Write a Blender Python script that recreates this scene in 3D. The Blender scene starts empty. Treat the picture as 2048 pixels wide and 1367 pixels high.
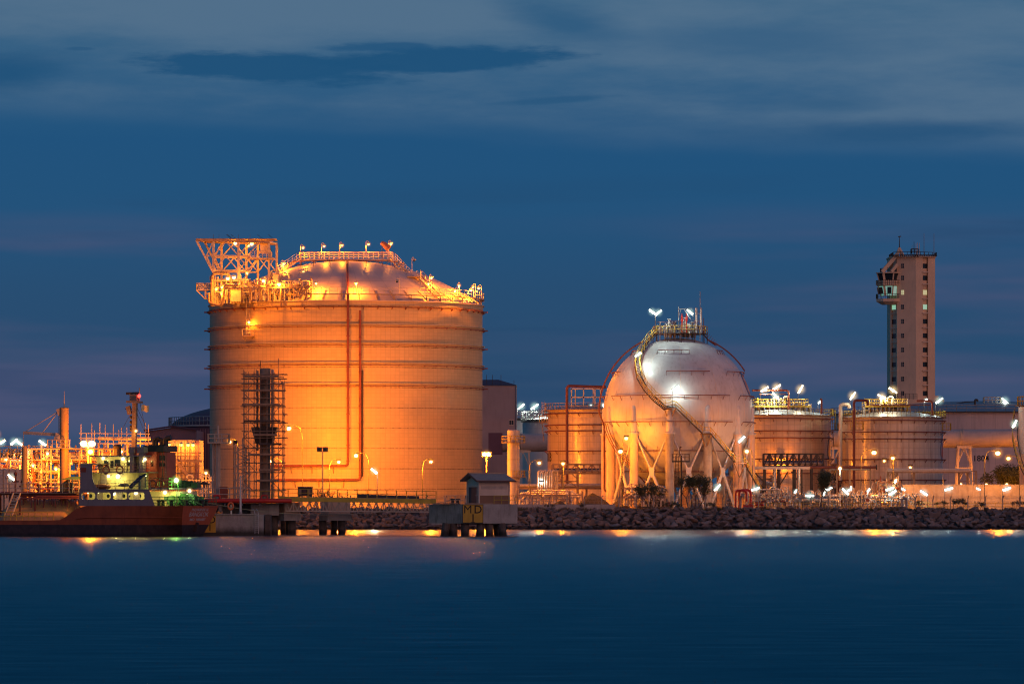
import bpy, bmesh, math, random
from mathutils import Vector, Matrix, Quaternion
R_ = math.radians
sc = bpy.context.scene
COL = sc.collection
rnd = random.Random(7)

# ---------------------------------------------------------------- camera frame helpers
F, CX, HY, CZ = 9080.0, 1024.0, 1003.0, 4.0
GZ = 2.75
def X(px, D): return (px - CX) / F * D
def Z(py, D): return CZ + (HY - py) / F * D
def P(px, py, D): return Vector((X(px, D), D, Z(py, D)))
def lin(c):
    f = lambda v: v / 12.92 if v <= .04045 else ((v + .055) / 1.055) ** 2.4
    return tuple(f(v / 255.0) for v in c) + (1.0,)

# ---------------------------------------------------------------- node helpers
def nd(nt, t, **kw):
    n = nt.nodes.new(t)
    for k, v in kw.items(): setattr(n, k, v)
    return n
def mth(nt, op, a, b=None, c=None, clamp=False):
    n = nt.nodes.new('ShaderNodeMath'); n.operation = op; n.use_clamp = clamp
    for i, v in enumerate((a, b, c)):
        if v is None: continue
        if isinstance(v, (int, float)): n.inputs[i].default_value = v
        else: nt.links.new(v, n.inputs[i])
    return n.outputs[0]
def mixc(nt, f, a, b, mode='MIX'):
    n = nt.nodes.new('ShaderNodeMix'); n.data_type = 'RGBA'; n.blend_type = mode
    if isinstance(f, (int, float)): n.inputs[0].default_value = f
    else: nt.links.new(f, n.inputs[0])
    for i, v in ((6, a), (7, b)):
        if isinstance(v, tuple): n.inputs[i].default_value = v if len(v) == 4 else v + (1,)
        else: nt.links.new(v, n.inputs[i])
    return n.outputs[2]
def noise(nt, vec, scale, detail=4, rough=.55):
    n = nt.nodes.new('ShaderNodeTexNoise'); n.inputs['Scale'].default_value = scale
    n.inputs['Detail'].default_value = detail; n.inputs['Roughness'].default_value = rough
    if vec is not None: nt.links.new(vec, n.inputs['Vector'])
    return n.outputs['Fac']
def mapr(nt, v, a, b, c=0.0, d=1.0, smooth=False):
    n = nt.nodes.new('ShaderNodeMapRange'); n.clamp = True
    if smooth: n.interpolation_type = 'SMOOTHSTEP'
    nt.links.new(v, n.inputs[0])
    for i, x in zip((1, 2, 3, 4), (a, b, c, d)): n.inputs[i].default_value = x
    return n.outputs[0]
def vscale(nt, v, s):
    n = nt.nodes.new('ShaderNodeVectorMath'); n.operation = 'MULTIPLY'
    nt.links.new(v, n.inputs[0]); n.inputs[1].default_value = s
    return n.outputs[0]

MATS = {}
def newmat(name):
    m = bpy.data.materials.new(name); m.use_nodes = True; nt = m.node_tree
    MATS[name] = m
    return m, nt, nt.nodes['Principled BSDF']
def M(name, col, rough=.6, metal=0.0, var=.18, scale=1.2, streak=0.0, streakcol=(.09, .04, .02), bump=0.0, tide=None, fine=0.0):
    m, nt, b = newmat(name)
    geo = nd(nt, 'ShaderNodeNewGeometry').outputs['Position']
    n = noise(nt, geo, scale, 5, .6)
    c1 = tuple(v * (1 - var) for v in col); c2 = tuple(min(1, v * (1 + var)) for v in col)
    c = mixc(nt, mapr(nt, n, .3, .7), c1, c2)
    if fine:
        n3 = noise(nt, geo, 14, 3, .7)
        c = mixc(nt, mapr(nt, n3, .55, .8, 0, fine), c, tuple(v * .45 for v in col))
    if streak:
        n2 = noise(nt, vscale(nt, geo, (1.6, 1.6, .18)), 1.6, 5, .65)
        c = mixc(nt, mapr(nt, n2, .52, .72, 0, streak), c, streakcol)
    if tide is not None:
        z = nd(nt, 'ShaderNodeSeparateXYZ'); nt.links.new(geo, z.inputs[0])
        zz = mth(nt, 'ADD', z.outputs[2], mth(nt, 'MULTIPLY', n, .5))
        c = mixc(nt, mapr(nt, zz, tide[0] + .25, tide[0] + .25 + tide[1], .9, 0), c, (.012, .01, .008))
    nt.links.new(c, b.inputs['Base Color'])
    b.inputs['Roughness'].default_value = rough; b.inputs['Metallic'].default_value = metal
    if bump:
        bn = nd(nt, 'ShaderNodeBump'); bn.inputs['Strength'].default_value = bump; bn.inputs['Distance'].default_value = .15
        nt.links.new(noise(nt, geo, scale * 5, 5, .7), bn.inputs['Height']); nt.links.new(bn.outputs[0], b.inputs['Normal'])
    return m
def EM(name, col, s):
    m, nt, b = newmat(name)
    b.inputs['Base Color'].default_value = (.8, .8, .8, 1)
    b.inputs['Emission Color'].default_value = tuple(col) + (1,)
    b.inputs['Emission Strength'].default_value = s
    m.cycles.emission_sampling = 'NONE'
    return m
def cladding(name, col, nseg, hz, line=.035, seam=.55, pillow=.5, streak=.25, lines=1.0, big=None, rough=.42, coat=.12):
    """sheet-metal cladding on an upright cylinder whose axis is the object's z axis"""
    m, nt, b = newmat(name)
    oc = nd(nt, 'ShaderNodeTexCoord').outputs['Object']
    s = nd(nt, 'ShaderNodeSeparateXYZ'); nt.links.new(oc, s.inputs[0])
    th = mth(nt, 'ARCTAN2', s.outputs[0], s.outputs[1])
    u = mth(nt, 'MULTIPLY', th, nseg / (2 * math.pi)); v = mth(nt, 'DIVIDE', s.outputs[2], hz)
    fu = mth(nt, 'FRACT', u); fv = mth(nt, 'FRACT', v)
    lu = mth(nt, 'MINIMUM', fu, mth(nt, 'SUBTRACT', 1, fu)); lv = mth(nt, 'MINIMUM', fv, mth(nt, 'SUBTRACT', 1, fv))
    ml = mth(nt, 'MINIMUM', lu, lv)
    cell = nd(nt, 'ShaderNodeCombineXYZ'); nt.links.new(mth(nt, 'FLOOR', u), cell.inputs[0]); nt.links.new(mth(nt, 'FLOOR', v), cell.inputs[1])
    wn = nd(nt, 'ShaderNodeTexWhiteNoise'); nt.links.new(cell.outputs[0], wn.inputs['Vector'])
    c = mixc(nt, wn.outputs['Value'], tuple(x * .95 for x in col), tuple(min(1, x * 1.03) for x in col))
    n2 = noise(nt, vscale(nt, oc, (1.2, 1.2, .1)), 1.3, 5, .65)
    c = mixc(nt, mapr(nt, n2, .5, .75, 0, streak), c, (.16, .08, .045))
    c = mixc(nt, mapr(nt, noise(nt, oc, .16, 3), .35, .7, 0, .22), c, tuple(x * .6 for x in col))
    c = mixc(nt, mapr(nt, ml, line * .3, line * 1.6, seam * lines, 0), c, (.10, .05, .03))
    if big:   # heavier horizontal joints every `big` metres, slightly dotted
        fb = mth(nt, 'FRACT', mth(nt, 'DIVIDE', s.outputs[2], big))
        lb = mth(nt, 'MINIMUM', fb, mth(nt, 'SUBTRACT', 1, fb))
        dots = noise(nt, vscale(nt, oc, (1.0, 1.0, .05)), 2.5, 2)
        c = mixc(nt, mth(nt, 'MULTIPLY', mapr(nt, lb, .004, .05 / big * 2.2, .8, 0), mapr(nt, dots, .35, .6, .35, 1)), c, (.07, .025, .015))
    nt.links.new(c, b.inputs['Base Color'])
    b.inputs['Roughness'].default_value = rough; b.inputs['Metallic'].default_value = .15
    b.inputs['Coat Weight'].default_value = coat; b.inputs['Coat Roughness'].default_value = .16
    hgt = mth(nt, 'MULTIPLY', mth(nt, 'SINE', mth(nt, 'MULTIPLY', fu, math.pi)), mth(nt, 'SINE', mth(nt, 'MULTIPLY', fv, math.pi)))
    hgt = mth(nt, 'ADD', hgt, mth(nt, 'MULTIPLY', noise(nt, oc, .5, 3), 1.2))
    bn = nd(nt, 'ShaderNodeBump'); bn.inputs['Strength'].default_value = pillow; bn.inputs['Distance'].default_value = .03
    nt.links.new(hgt, bn.inputs['Height']); nt.links.new(bn.outputs[0], b.inputs['Normal'])
    return m

M('white_paint', (.72, .70, .68), .45, var=.08, scale=.5, streak=.25)
M('sphere_paint', (.66, .63, .62), .38, var=.10, scale=.45, streak=.38, streakcol=(.3, .24, .2))
M('cream_render', (.88, .58, .37), .8, var=.08, scale=.3, streak=.2, streakcol=(.25, .18, .14))
M('pale_render', (.82, .60, .44), .8, var=.06, scale=.3, streak=.15, streakcol=(.3, .22, .2))
M('concrete', (.40, .37, .34), .85, var=.2, scale=.8, streak=.45, streakcol=(.13, .11, .09), bump=.3, fine=.3)
M('concrete_wet', (.40, .37, .34), .8, var=.22, scale=.8, streak=.5, streakcol=(.10, .09, .07), bump=.3, tide=(.35, .7), fine=.4)
M('concrete_dark', (.27, .27, .24), .85, var=.25, scale=.9, streak=.75, streakcol=(.06, .055, .045), bump=.3, fine=.4)  # darker greenish concrete; on the dolphin face it includes painted shade
M('pile', (.12, .09, .075), .75, var=.35, scale=2, streak=.6, streakcol=(.03, .02, .02), bump=.5, tide=(.3, .5))
M('steel_brown', (.36, .24, .16), .6, .2, var=.25, scale=1.5, streak=.3)
M('steel_cream', (.62, .50, .38), .55, .05, var=.15, streak=.3)
M('steel_grey', (.32, .31, .31), .5, .3, var=.2, streak=.25)
M('steel_dark', (.07, .055, .05), .6, .2, var=.3, streak=.2)
M('galvanised', (.52, .50, .48), .42, .45, var=.15)
M('pipe_cream', (.62, .54, .46), .4, .15, var=.12, streak=.25)
M('pipe_red', (.28, .06, .03), .5, 0, var=.2, streak=.2)
M('pipe_oxide', (.20, .055, .04), .6, 0, var=.25, streak=.2)
M('valve_red', (.55, .03, .02), .4, 0, var=.1)
M('yellow_paint', (.62, .42, .05), .5, 0, var=.15, streak=.3)
M('sign_yellow', (.62, .36, .04), .55, 0, var=.1, streak=.3, streakcol=(.3, .13, .02))
M('sign_black', (.015, .012, .01), .6, 0, var=.1)
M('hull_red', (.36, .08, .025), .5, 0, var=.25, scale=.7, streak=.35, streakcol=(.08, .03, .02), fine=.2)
M('transom_red_lit', (.60, .13, .05), .5, 0, var=.1, scale=.9, streak=.2, streakcol=(.15, .05, .03))  # brighter copy of the hull red, light on the transom put into the colour
M('hull_boot', (.055, .03, .03), .6, 0, var=.4, scale=1.4, streak=.5, streakcol=(.12, .07, .06), tide=(-.1, .6))
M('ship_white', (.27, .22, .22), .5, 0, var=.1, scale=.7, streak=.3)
M('ship_cream', (.66, .58, .30), .5, 0, var=.1, scale=.7, streak=.3)
M('ship_tank', (.62, .36, .13), .5, 0, var=.2, scale=.7, streak=.35)
M('funnel_red', (.40, .06, .03), .5, 0, var=.15, streak=.2)
M('black_paint', (.025, .022, .02), .5, 0, var=.3)
M('deck_green', (.05, .14, .06), .6, 0, var=.2)
M('winch_green', (.10, .22, .09), .5, 0, var=.3, scale=3)
M('rope', (.35, .30, .22), .9, 0, var=.2)
M('buoy_orange', (.75, .16, .04), .5, 0, var=.05)
M('boat_orange', (.35, .12, .05), .5, 0, var=.1)
M('flag_cloth', (.75, .62, .35), .8, 0, var=.05)
M('windsock_cloth', (.42, .16, .12), .8, 0, var=.15, scale=3)
M('soil', (.045, .033, .028), .95, 0, var=.3, scale=.8, bump=.6)
M('ground', (.13, .10, .08), .95, 0, var=.3, scale=.15, bump=.4)
M('rock', (.20, .15, .13), .9, 0, var=.38, scale=.9, bump=.7, tide=(.25, .35), fine=.5)
M('rock_light', (.31, .24, .205), .9, 0, var=.3, scale=1.1, bump=.7, tide=(.25, .35), fine=.5)
M('rock_bed', (.09, .07, .06), .95, 0, var=.4, scale=1.2, bump=.8, tide=(.2, .3))
M('leaf', (.075, .085, .03), .7, 0, var=.45, scale=2)
M('grass', (.11, .085, .03), .8, 0, var=.45, scale=.6)
M('bark', (.09, .06, .045), .9, 0, var=.3)
M('barn_wall', (.42, .22, .22), .7, 0, var=.08, scale=.3, streak=.15)
M('shed_wall', (.46, .33, .31), .7, 0, var=.08, scale=.3, streak=.15)
M('barn_dark', (.15, .07, .10), .7, 0, var=.1, scale=.3, streak=.1)
M('barn_roof', (.10, .05, .07), .6, 0, var=.1, scale=.5)
M('duct_paint', (.56, .46, .40), .5, .05, var=.1, scale=.4, streak=.25)
M('blue_dark', (.03, .05, .12), .5, 0, var=.1)
M('glass_dark', (.02, .025, .03), .12, 0, var=.2)
M('hut_white', (.70, .55, .44), .8, 0, var=.08, scale=.6, streak=.2)
M('hut_brown', (.27, .15, .09), .8, 0, var=.1, scale=.6, streak=.2)
M('door_brown', (.10, .05, .05), .6, 0, var=.1)
M('roof_tile', (.42, .28, .19), .38, .1, var=.2, scale=2)
M('logo_blue', (.05, .09, .30), .5, 0, var=.05)
M('logo_red', (.60, .13, .05), .5, 0, var=.05)
M('tyre', (.02, .02, .02), .8, 0, var=.2)
EM('bulb_sodium', (1.0, .60, .16), 2.6)
EM('bulb_sodium_big', (1.0, .74, .30), 3.6)
EM('bulb_white', (.82, 1.0, .92), 1.7)
EM('bulb_warm_tube', (1.0, .88, .60), 1.8)
EM('bulb_ship', (.98, 1.0, .58), 2.6)
EM('bulb_red', (1.0, .03, .02), 4)
EM('window_lit_green', (.35, .8, .55), .55)
EM('window_lit_yellow', (.75, .75, .32), .5)
EM('window_lit_cyan', (.22, .62, .5), .42)
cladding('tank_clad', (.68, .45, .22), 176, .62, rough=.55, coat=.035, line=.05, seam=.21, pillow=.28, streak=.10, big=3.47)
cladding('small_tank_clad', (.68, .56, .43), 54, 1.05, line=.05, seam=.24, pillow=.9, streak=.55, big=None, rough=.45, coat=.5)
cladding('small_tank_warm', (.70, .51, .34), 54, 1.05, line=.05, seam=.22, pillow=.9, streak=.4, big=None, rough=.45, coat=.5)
cladding('plain_tank', (.74, .54, .47), 40, 2.4, line=.015, seam=.22, pillow=.05, streak=.3, rough=.6)
cladding('white_tank', (.68, .68, .64), 30, 2.4, line=.015, seam=.2, pillow=.05, streak=.12, rough=.55)

def dome_mat():
    m, nt, b = newmat('dome_sheet')
    oc = nd(nt, 'ShaderNodeTexCoord').outputs['Object']
    s = nd(nt, 'ShaderNodeSeparateXYZ'); nt.links.new(oc, s.inputs[0])
    th = mth(nt, 'ARCTAN2', s.outputs[0], s.outputs[1])
    fu = mth(nt, 'FRACT', mth(nt, 'MULTIPLY', th, 48 / (2 * math.pi)))
    lu = mth(nt, 'MINIMUM', fu, mth(nt, 'SUBTRACT', 1, fu))
    rr = mth(nt, 'SQRT', mth(nt, 'ADD', mth(nt, 'POWER', s.outputs[0], 2), mth(nt, 'POWER', s.outputs[1], 2)))
    fr = mth(nt, 'FRACT', mth(nt, 'DIVIDE', rr, 6.0)); lr = mth(nt, 'MINIMUM', fr, mth(nt, 'SUBTRACT', 1, fr))
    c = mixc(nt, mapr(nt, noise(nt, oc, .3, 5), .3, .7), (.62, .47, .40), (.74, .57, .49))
    c = mixc(nt, mapr(nt, mth(nt, 'MINIMUM', lu, lr), .004, .02, .35, 0), c, (.2, .15, .14))
    nt.links.new(c, b.inputs['Base Color']); b.inputs['Roughness'].default_value = .45; b.inputs['Metallic'].default_value = .1
dome_mat()

def water_mat():
    m, nt, b = newmat('sea_water')
    geo = nd(nt, 'ShaderNodeNewGeometry').outputs['Position']
    s = nd(nt, 'ShaderNodeSeparateXYZ'); nt.links.new(geo, s.inputs[0])
    n = noise(nt, vscale(nt, geo, (.35, 1.0, 1.0)), .35, 6, .62)
    b.inputs['IOR'].default_value = 1.33
    n0 = noise(nt, vscale(nt, geo, (.30, .75, 1.0)), .8, 6, .72)
    c = mixc(nt, mapr(nt, n0, .35, .68), (.0012, .022, .045), (.003, .052, .095))
    nt.links.new(c, b.inputs['Base Color'])
    # open water shows the faces of its chop, the lee of the berth and the rock bank lies calm
    calm = mapr(nt, s.outputs[1], 470, 610, 0, 1, True)
    nt.links.new(mth(nt, 'MULTIPLY_ADD', calm, .02, .24), b.inputs['Roughness'])
    b.inputs['Specular IOR Level'].default_value = .5
    bn = nd(nt, 'ShaderNodeBump'); bn.inputs['Distance'].default_value = .5; nt.links.new(mth(nt, 'MULTIPLY_ADD', calm, -.11, .16), bn.inputs['Strength'])
    nt.links.new(n, bn.inputs['Height'])
    slope = mapr(nt, s.outputs[1], 90, 330, .20, .095)
    slope = mth(nt, 'MULTIPLY', slope, mth(nt, 'SUBTRACT', 1.0, calm))
    slope = mth(nt, 'MULTIPLY', slope, mapr(nt, n0, .34, .66, .72, 1.28))
    cv = nd(nt, 'ShaderNodeCombineXYZ'); nt.links.new(mth(nt, 'MULTIPLY', slope, -1), cv.inputs[1])
    va = nd(nt, 'ShaderNodeVectorMath', operation='ADD'); nt.links.new(bn.outputs[0], va.inputs[0]); nt.links.new(cv.outputs[0], va.inputs[1])
    vn = nd(nt, 'ShaderNodeVectorMath', operation='NORMALIZE'); nt.links.new(va.outputs[0], vn.inputs[0])
    nt.links.new(vn.outputs[0], b.inputs['Normal'])
water_mat()

# ---------------------------------------------------------------- mesh builder
ORG = {}
def tag(o, label=None, cat=None, group=None, kind=None):
    if label: o['label'] = label
    if cat: o['category'] = cat
    if group: o['group'] = group
    if kind: o['kind'] = kind
    return o
def thing(name, label, cat, loc=(0, 0, 0), group=None, rz=0.0, local=False):
    o = bpy.data.objects.new(name, None); COL.objects.link(o)
    o.location = loc; o.rotation_euler = (0, 0, rz); o.empty_display_size = .5
    ORG[o.name] = Vector((0, 0, 0)) if local else Vector(loc)
    return tag(o, label, cat, group)

class MB:
    def __init__(s): s.v = []; s.f = []
    def add(s, vs, fs):
        n = len(s.v); s.v += [tuple(v) for v in vs]; s.f += [[i + n for i in f] for f in fs]; return s
    def box(s, x0, x1, y0, y1, z0, z1):
        return s.add([(x0, y0, z0), (x1, y0, z0), (x1, y1, z0), (x0, y1, z0), (x0, y0, z1), (x1, y0, z1), (x1, y1, z1), (x0, y1, z1)],
                     [(3, 2, 1, 0), (4, 5, 6, 7), (0, 1, 5, 4), (1, 2, 6, 5), (2, 3, 7, 6), (3, 0, 4, 7)])
    def prism(s, pts, z0, z1):   # footprint extruded upward, pts counter-clockwise seen from above
        n = len(pts)
        return s.add([(x, y, z0) for x, y in pts] + [(x, y, z1) for x, y in pts],
                     [list(range(n))[::-1], list(range(n, 2 * n))] + [(i, (i + 1) % n, (i + 1) % n + n, i + n) for i in range(n)])
    def face(s, pts): return s.add(pts, [list(range(len(pts)))])
    def bar(s, p, q, w, h=None):
        p, q = Vector(p), Vector(q); h = h or w; d = q - p
        if d.length < 1e-6: return s
        d.normalize(); up = Vector((0, 0, 1)) if abs(d.z) < .95 else Vector((0, 1, 0))
        a = d.cross(up).normalized() * w / 2; b = a.cross(d).normalized() * h / 2
        vs = [c + i * a + j * b for c in (p, q) for i, j in ((-1, -1), (1, -1), (1, 1), (-1, 1))]
        return s.add(vs, [(0, 1, 2, 3), (7, 6, 5, 4), (0, 4, 5, 1), (1, 5, 6, 2), (2, 6, 7, 3), (3, 7, 4, 0)])
    def pipe(s, pts, r, n=8, r2=None, closed=False):
        pts = [Vector(p) for p in pts]; k = len(pts)
        if k < 2: return s
        base = len(s.v); prev = None
        for i, p in enumerate(pts):
            if closed: d = pts[(i + 1) % k] - pts[i - 1]
            else: d = pts[min(i + 1, k - 1)] - pts[max(i - 1, 0)]
            d.normalize()
            if prev is None:
                up = Vector((0, 0, 1)) if abs(d.z) < .95 else Vector((0, 1, 0)); a = d.cross(up).normalized()
            else:
                a = (prev - d * prev.dot(d)); a = a.normalized() if a.length > 1e-5 else d.orthogonal().normalized()
            prev = a; b = d.cross(a)
            rr = r if r2 is None else r + (r2 - r) * i / (k - 1)
            for j in range(n):
                t = 2 * math.pi * j / n
                s.v.append(tuple(p + a * math.cos(t) * rr + b * math.sin(t) * rr))
        for i in range(k if closed else k - 1):
            o1, o2 = base + i * n, base + ((i + 1) % k) * n
            for j in range(n): s.f.append([o1 + j, o1 + (j + 1) % n, o2 + (j + 1) % n, o2 + j])
        if not closed:
            s.f.append([base + j for j in range(n)][::-1]); s.f.append([base + (k - 1) * n + j for j in range(n)])
        return s
    def lathe(s, prof, cx, cy, n=32, a0=0., a1=360., cap=False):
        full = abs(a1 - a0) >= 359.9; m = n if full else n + 1; base = len(s.v)
        for r, z in prof:
            for j in range(m):
                t = R_(a0 + (a1 - a0) * j / n); s.v.append((cx + r * math.sin(t), cy - r * math.cos(t), z))
        for i in range(len(prof) - 1):
            for j in range(n):
                j2 = (j + 1) % m
                s.f.append([base + i * m + j, base + i * m + j2, base + (i + 1) * m + j2, base + (i + 1) * m + j])
        if cap and full:
            s.f.append([base + j for j in range(m)][::-1]); s.f.append([base + (len(prof) - 1) * m + j for j in range(m)])
        return s
    def ringpipe(s, cx, cy, z, R, r, n=64, k=6, a0=0., a1=360.):
        full = a1 - a0 >= 359.9; cnt = n if full else n + 1
        pts = [(cx + R * math.sin(R_(a0 + (a1 - a0) * i / n)), cy - R * math.cos(R_(a0 + (a1 - a0) * i / n)), z) for i in range(cnt)]
        return s.pipe(pts, r, k, closed=full)
    def ball(s, c, r, n=10, m=7, sz=1.0):
        prof = [(max(1e-4, r * math.sin(math.pi * i / m)), c[2] - r * sz * math.cos(math.pi * i / m)) for i in range(m + 1)]
        return s.lathe(prof, c[0], c[1], n)
    def build(s, name, mat, parent=None, smooth=True, at=None, angle=35):
        me = bpy.data.meshes.new(name); root = parent
        while root is not None and root.name not in ORG and root.parent is not None: root = root.parent
        org = ORG.get(root.name, Vector((0, 0, 0))) if root is not None else (Vector(at) if at is not None else Vector((0, 0, 0)))
        me.from_pydata([(a - org.x, b - org.y, c - org.z) for a, b, c in s.v], [], s.f); me.update()
        me.materials.append(MATS[mat])
        if smooth and len(me.polygons):
            me.polygons.foreach_set('use_smooth', [True] * len(me.polygons)); me.set_sharp_from_angle(angle=R_(angle))
        o = bpy.data.objects.new(name, me); COL.objects.link(o)
        if parent is not None: o.parent = parent
        else: o.location = org
        return o

def elbow(pts, rad=.5, n=5):
    """round the corners of a polyline"""
    pts = [Vector(p) for p in pts]; out = [pts[0]]
    for i in range(1, len(pts) - 1):
        a, b, c = pts[i - 1], pts[i], pts[i + 1]
        u, v = (a - b), (c - b); r = min(rad, u.length * .45, v.length * .45)
        p, q = b + u.normalized() * r, b + v.normalized() * r
        for k in range(n + 1):
            t = k / n; out.append(p * (1 - t) ** 2 + b * 2 * t * (1 - t) + q * t * t)
    out.append(pts[-1]); return out

def rail(mb, pts, h=1.1, step=1.5, r=.035, mid=2, closed=False):
    """handrail along a polyline: posts, top rail and mid rails"""
    pts = [Vector(p) for p in pts]; loop = pts + [pts[0]] if closed else pts
    for k in range(mid):
        z = Vector((0, 0, h * (k + 1) / mid)); mb.pipe([p + z for p in loop], r, 4)
    for a, b in zip(loop[:-1], loop[1:]):
        n = max(1, round((b - a).length / step))
        for i in range(n + 1): p = a.lerp(b, i / n); mb.pipe([p, p + Vector((0, 0, h))], r, 4)
    return mb
def arc(cx, cy, z, R, a0, a1, n):
    return [(cx + R * math.sin(R_(a0 + (a1 - a0) * i / n)), cy - R * math.cos(R_(a0 + (a1 - a0) * i / n)), z) for i in range(n + 1)]

def stair(parent, a, b, width=.9, mat='steel_cream', rmat=None, side=None, name='stair'):
    """straight flight from a to b with treads, stringers and handrails"""
    a, b = Vector(a), Vector(b); d = b - a; hd = Vector((d.x, d.y, 0)); hd = hd.normalized() if hd.length > 1e-3 else Vector((1, 0, 0))
    sd = Vector((-hd.y, hd.x, 0)) * width / 2
    mb = MB(); mb.bar(a + sd, b + sd, .08, .28); mb.bar(a - sd, b - sd, .08, .28)
    n = max(2, int(abs(d.z) / .24))
    for i in range(n + 1):
        p = a.lerp(b, i / n); mb.bar(p - sd, p + sd, .26, .05)
    st = mb.build(name, mat, parent, False)
    rb = MB()
    for q in (sd, -sd):
        rb.pipe([a + q + Vector((0, 0, 1)), b + q + Vector((0, 0, 1))], .04, 5)
        rb.pipe([a + q + Vector((0, 0, .55)), b + q + Vector((0, 0, .55))], .03, 4)
        k = max(2, int(d.length / 1.3))
        for i in range(k + 1): p = a.lerp(b, i / k) + q; rb.pipe([p, p + Vector((0, 0, 1))], .035, 4)
    rb.build('handrail', rmat or mat, parent if name != 'stair' else st, True)
    return st

def text_mesh(body, size, mat, parent, fn, name='lettering', bold=0.0, align='CENTER'):
    """letters as real geometry; fn maps the flat (x, y) of the text to a point"""
    cu = bpy.data.curves.new(name, 'FONT'); cu.body = body; cu.size = size; cu.align_x = align; cu.align_y = 'CENTER'; cu.offset = bold
    cu.resolution_u = 3
    t = bpy.data.objects.new(name, cu); COL.objects.link(t); bpy.context.view_layer.update()
    me = bpy.data.meshes.new_from_object(t.evaluated_get(bpy.context.evaluated_depsgraph_get()))
    bpy.data.objects.remove(t)
    mb = MB(); mb.add([fn(v.co.x, v.co.y) for v in me.vertices], [list(p.vertices) for p in me.polygons])
    return mb.build(name, mat, parent, False)

# ---------------------------------------------------------------- lamps
def bloom_mat(name, col, k):
    """painted lens bloom around a lamp: an emissive volume thinning out radially"""
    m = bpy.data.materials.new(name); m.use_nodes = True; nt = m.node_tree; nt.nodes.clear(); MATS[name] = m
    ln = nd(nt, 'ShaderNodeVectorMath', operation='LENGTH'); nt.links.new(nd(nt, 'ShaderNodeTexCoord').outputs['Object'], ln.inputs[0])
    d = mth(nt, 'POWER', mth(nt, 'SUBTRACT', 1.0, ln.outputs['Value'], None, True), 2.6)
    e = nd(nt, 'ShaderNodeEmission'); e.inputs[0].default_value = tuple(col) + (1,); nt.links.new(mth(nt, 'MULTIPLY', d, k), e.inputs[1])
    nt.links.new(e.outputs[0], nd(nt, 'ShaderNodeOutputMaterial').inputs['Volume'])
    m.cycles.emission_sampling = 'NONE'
BLOOMS = {}  # glow balls that paint lens bloom around the lamps
def bloom_ball(parent, c, r, kind='orange'):
    """ball of painted bloom, parented to its lamp"""
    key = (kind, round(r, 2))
    if key not in BLOOMS:
        mn = 'painted_bloom_%s_%.2f' % key
        bloom_mat(mn, {'orange': (1.0, .36, .05), 'white': (.62, .9, .74), 'warm': (1.0, .7, .3), 'green': (.55, 1.0, .2)}[kind], (1.5 if kind == 'white' else 2.1) / r)
        me = bpy.data.meshes.new('painted_bloom'); bm = bmesh.new(); bmesh.ops.create_icosphere(bm, subdivisions=2, radius=1.02); bm.to_mesh(me); bm.free(); me.materials.append(MATS[mn]); BLOOMS[key] = me
    o = bpy.data.objects.new('painted_bloom', BLOOMS[key]); COL.objects.link(o); root = parent
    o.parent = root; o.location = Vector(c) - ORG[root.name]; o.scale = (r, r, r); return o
LIGHTS = []
ORANGE, WHITE = (1.0, .262, .009), (.84, 1.0, .90)
def light(parent, loc, watts, col, r=.18, kind='POINT', aim=None, spot=120):
    l = bpy.data.lights.new('lamp_light', kind); l.energy = watts * (.45 if col == ORANGE else .4); l.color = col; l.shadow_soft_size = r
    if kind == 'SPOT': l.spot_size = R_(spot); l.spot_blend = .6
    o = bpy.data.objects.new('lamp_light', l); COL.objects.link(o)
    if parent is not None: o.parent = parent; o.location = Vector(loc) - ORG[parent.name]
    else: o.location = loc
    if aim is not None: o.rotation_euler = (Vector(aim) - Vector(loc)).to_track_quat('-Z', 'Y').to_euler()
    LIGHTS.append(o); return o
def street_lamp(px, py, D, label, dx=3.0, watts=20000, bulb='bulb_sodium_big', r=.30, base=GZ, group='sodium street lamps of the plant', mat='black_paint', col=ORANGE, off=(0, -.7, -.9)):
    h = P(px, py, D); foot = Vector((h.x + dx, D + .2, base))
    t = thing('street_lamp', label, 'street lamp', foot, group)
    top = h.z + .1
    MB().pipe(elbow([foot, (foot.x, foot.y, top - .9), (foot.x - dx * .25, foot.y, top + .25), (h.x, D, top + .35)], 1.2), .055, 8, .035).build('pole', mat, t)
    hd = MB().add([(h.x + a, D + b, top + c) for a, b, c in ((-.45, -.2, .12), (.45, -.2, .2), (.45, .2, .2), (-.45, .2, .12), (-.35, -.14, .38), (.4, -.14, .4), (.4, .14, .4), (-.35, .14, .38))],
                  [(3, 2, 1, 0), (4, 5, 6, 7), (0, 1, 5, 4), (1, 2, 6, 5), (2, 3, 7, 6), (3, 0, 4, 7)]).build('lamp_head', mat, t, False)
    MB().ball((h.x, D, h.z - .02), r, 12, 8, .8).build('bulb', bulb, hd)
    bloom_ball(t, h, r * 3.4)
    if watts: light(t, (h.x + off[0], D + off[1], h.z + off[2]), watts, col)
    return t
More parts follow.
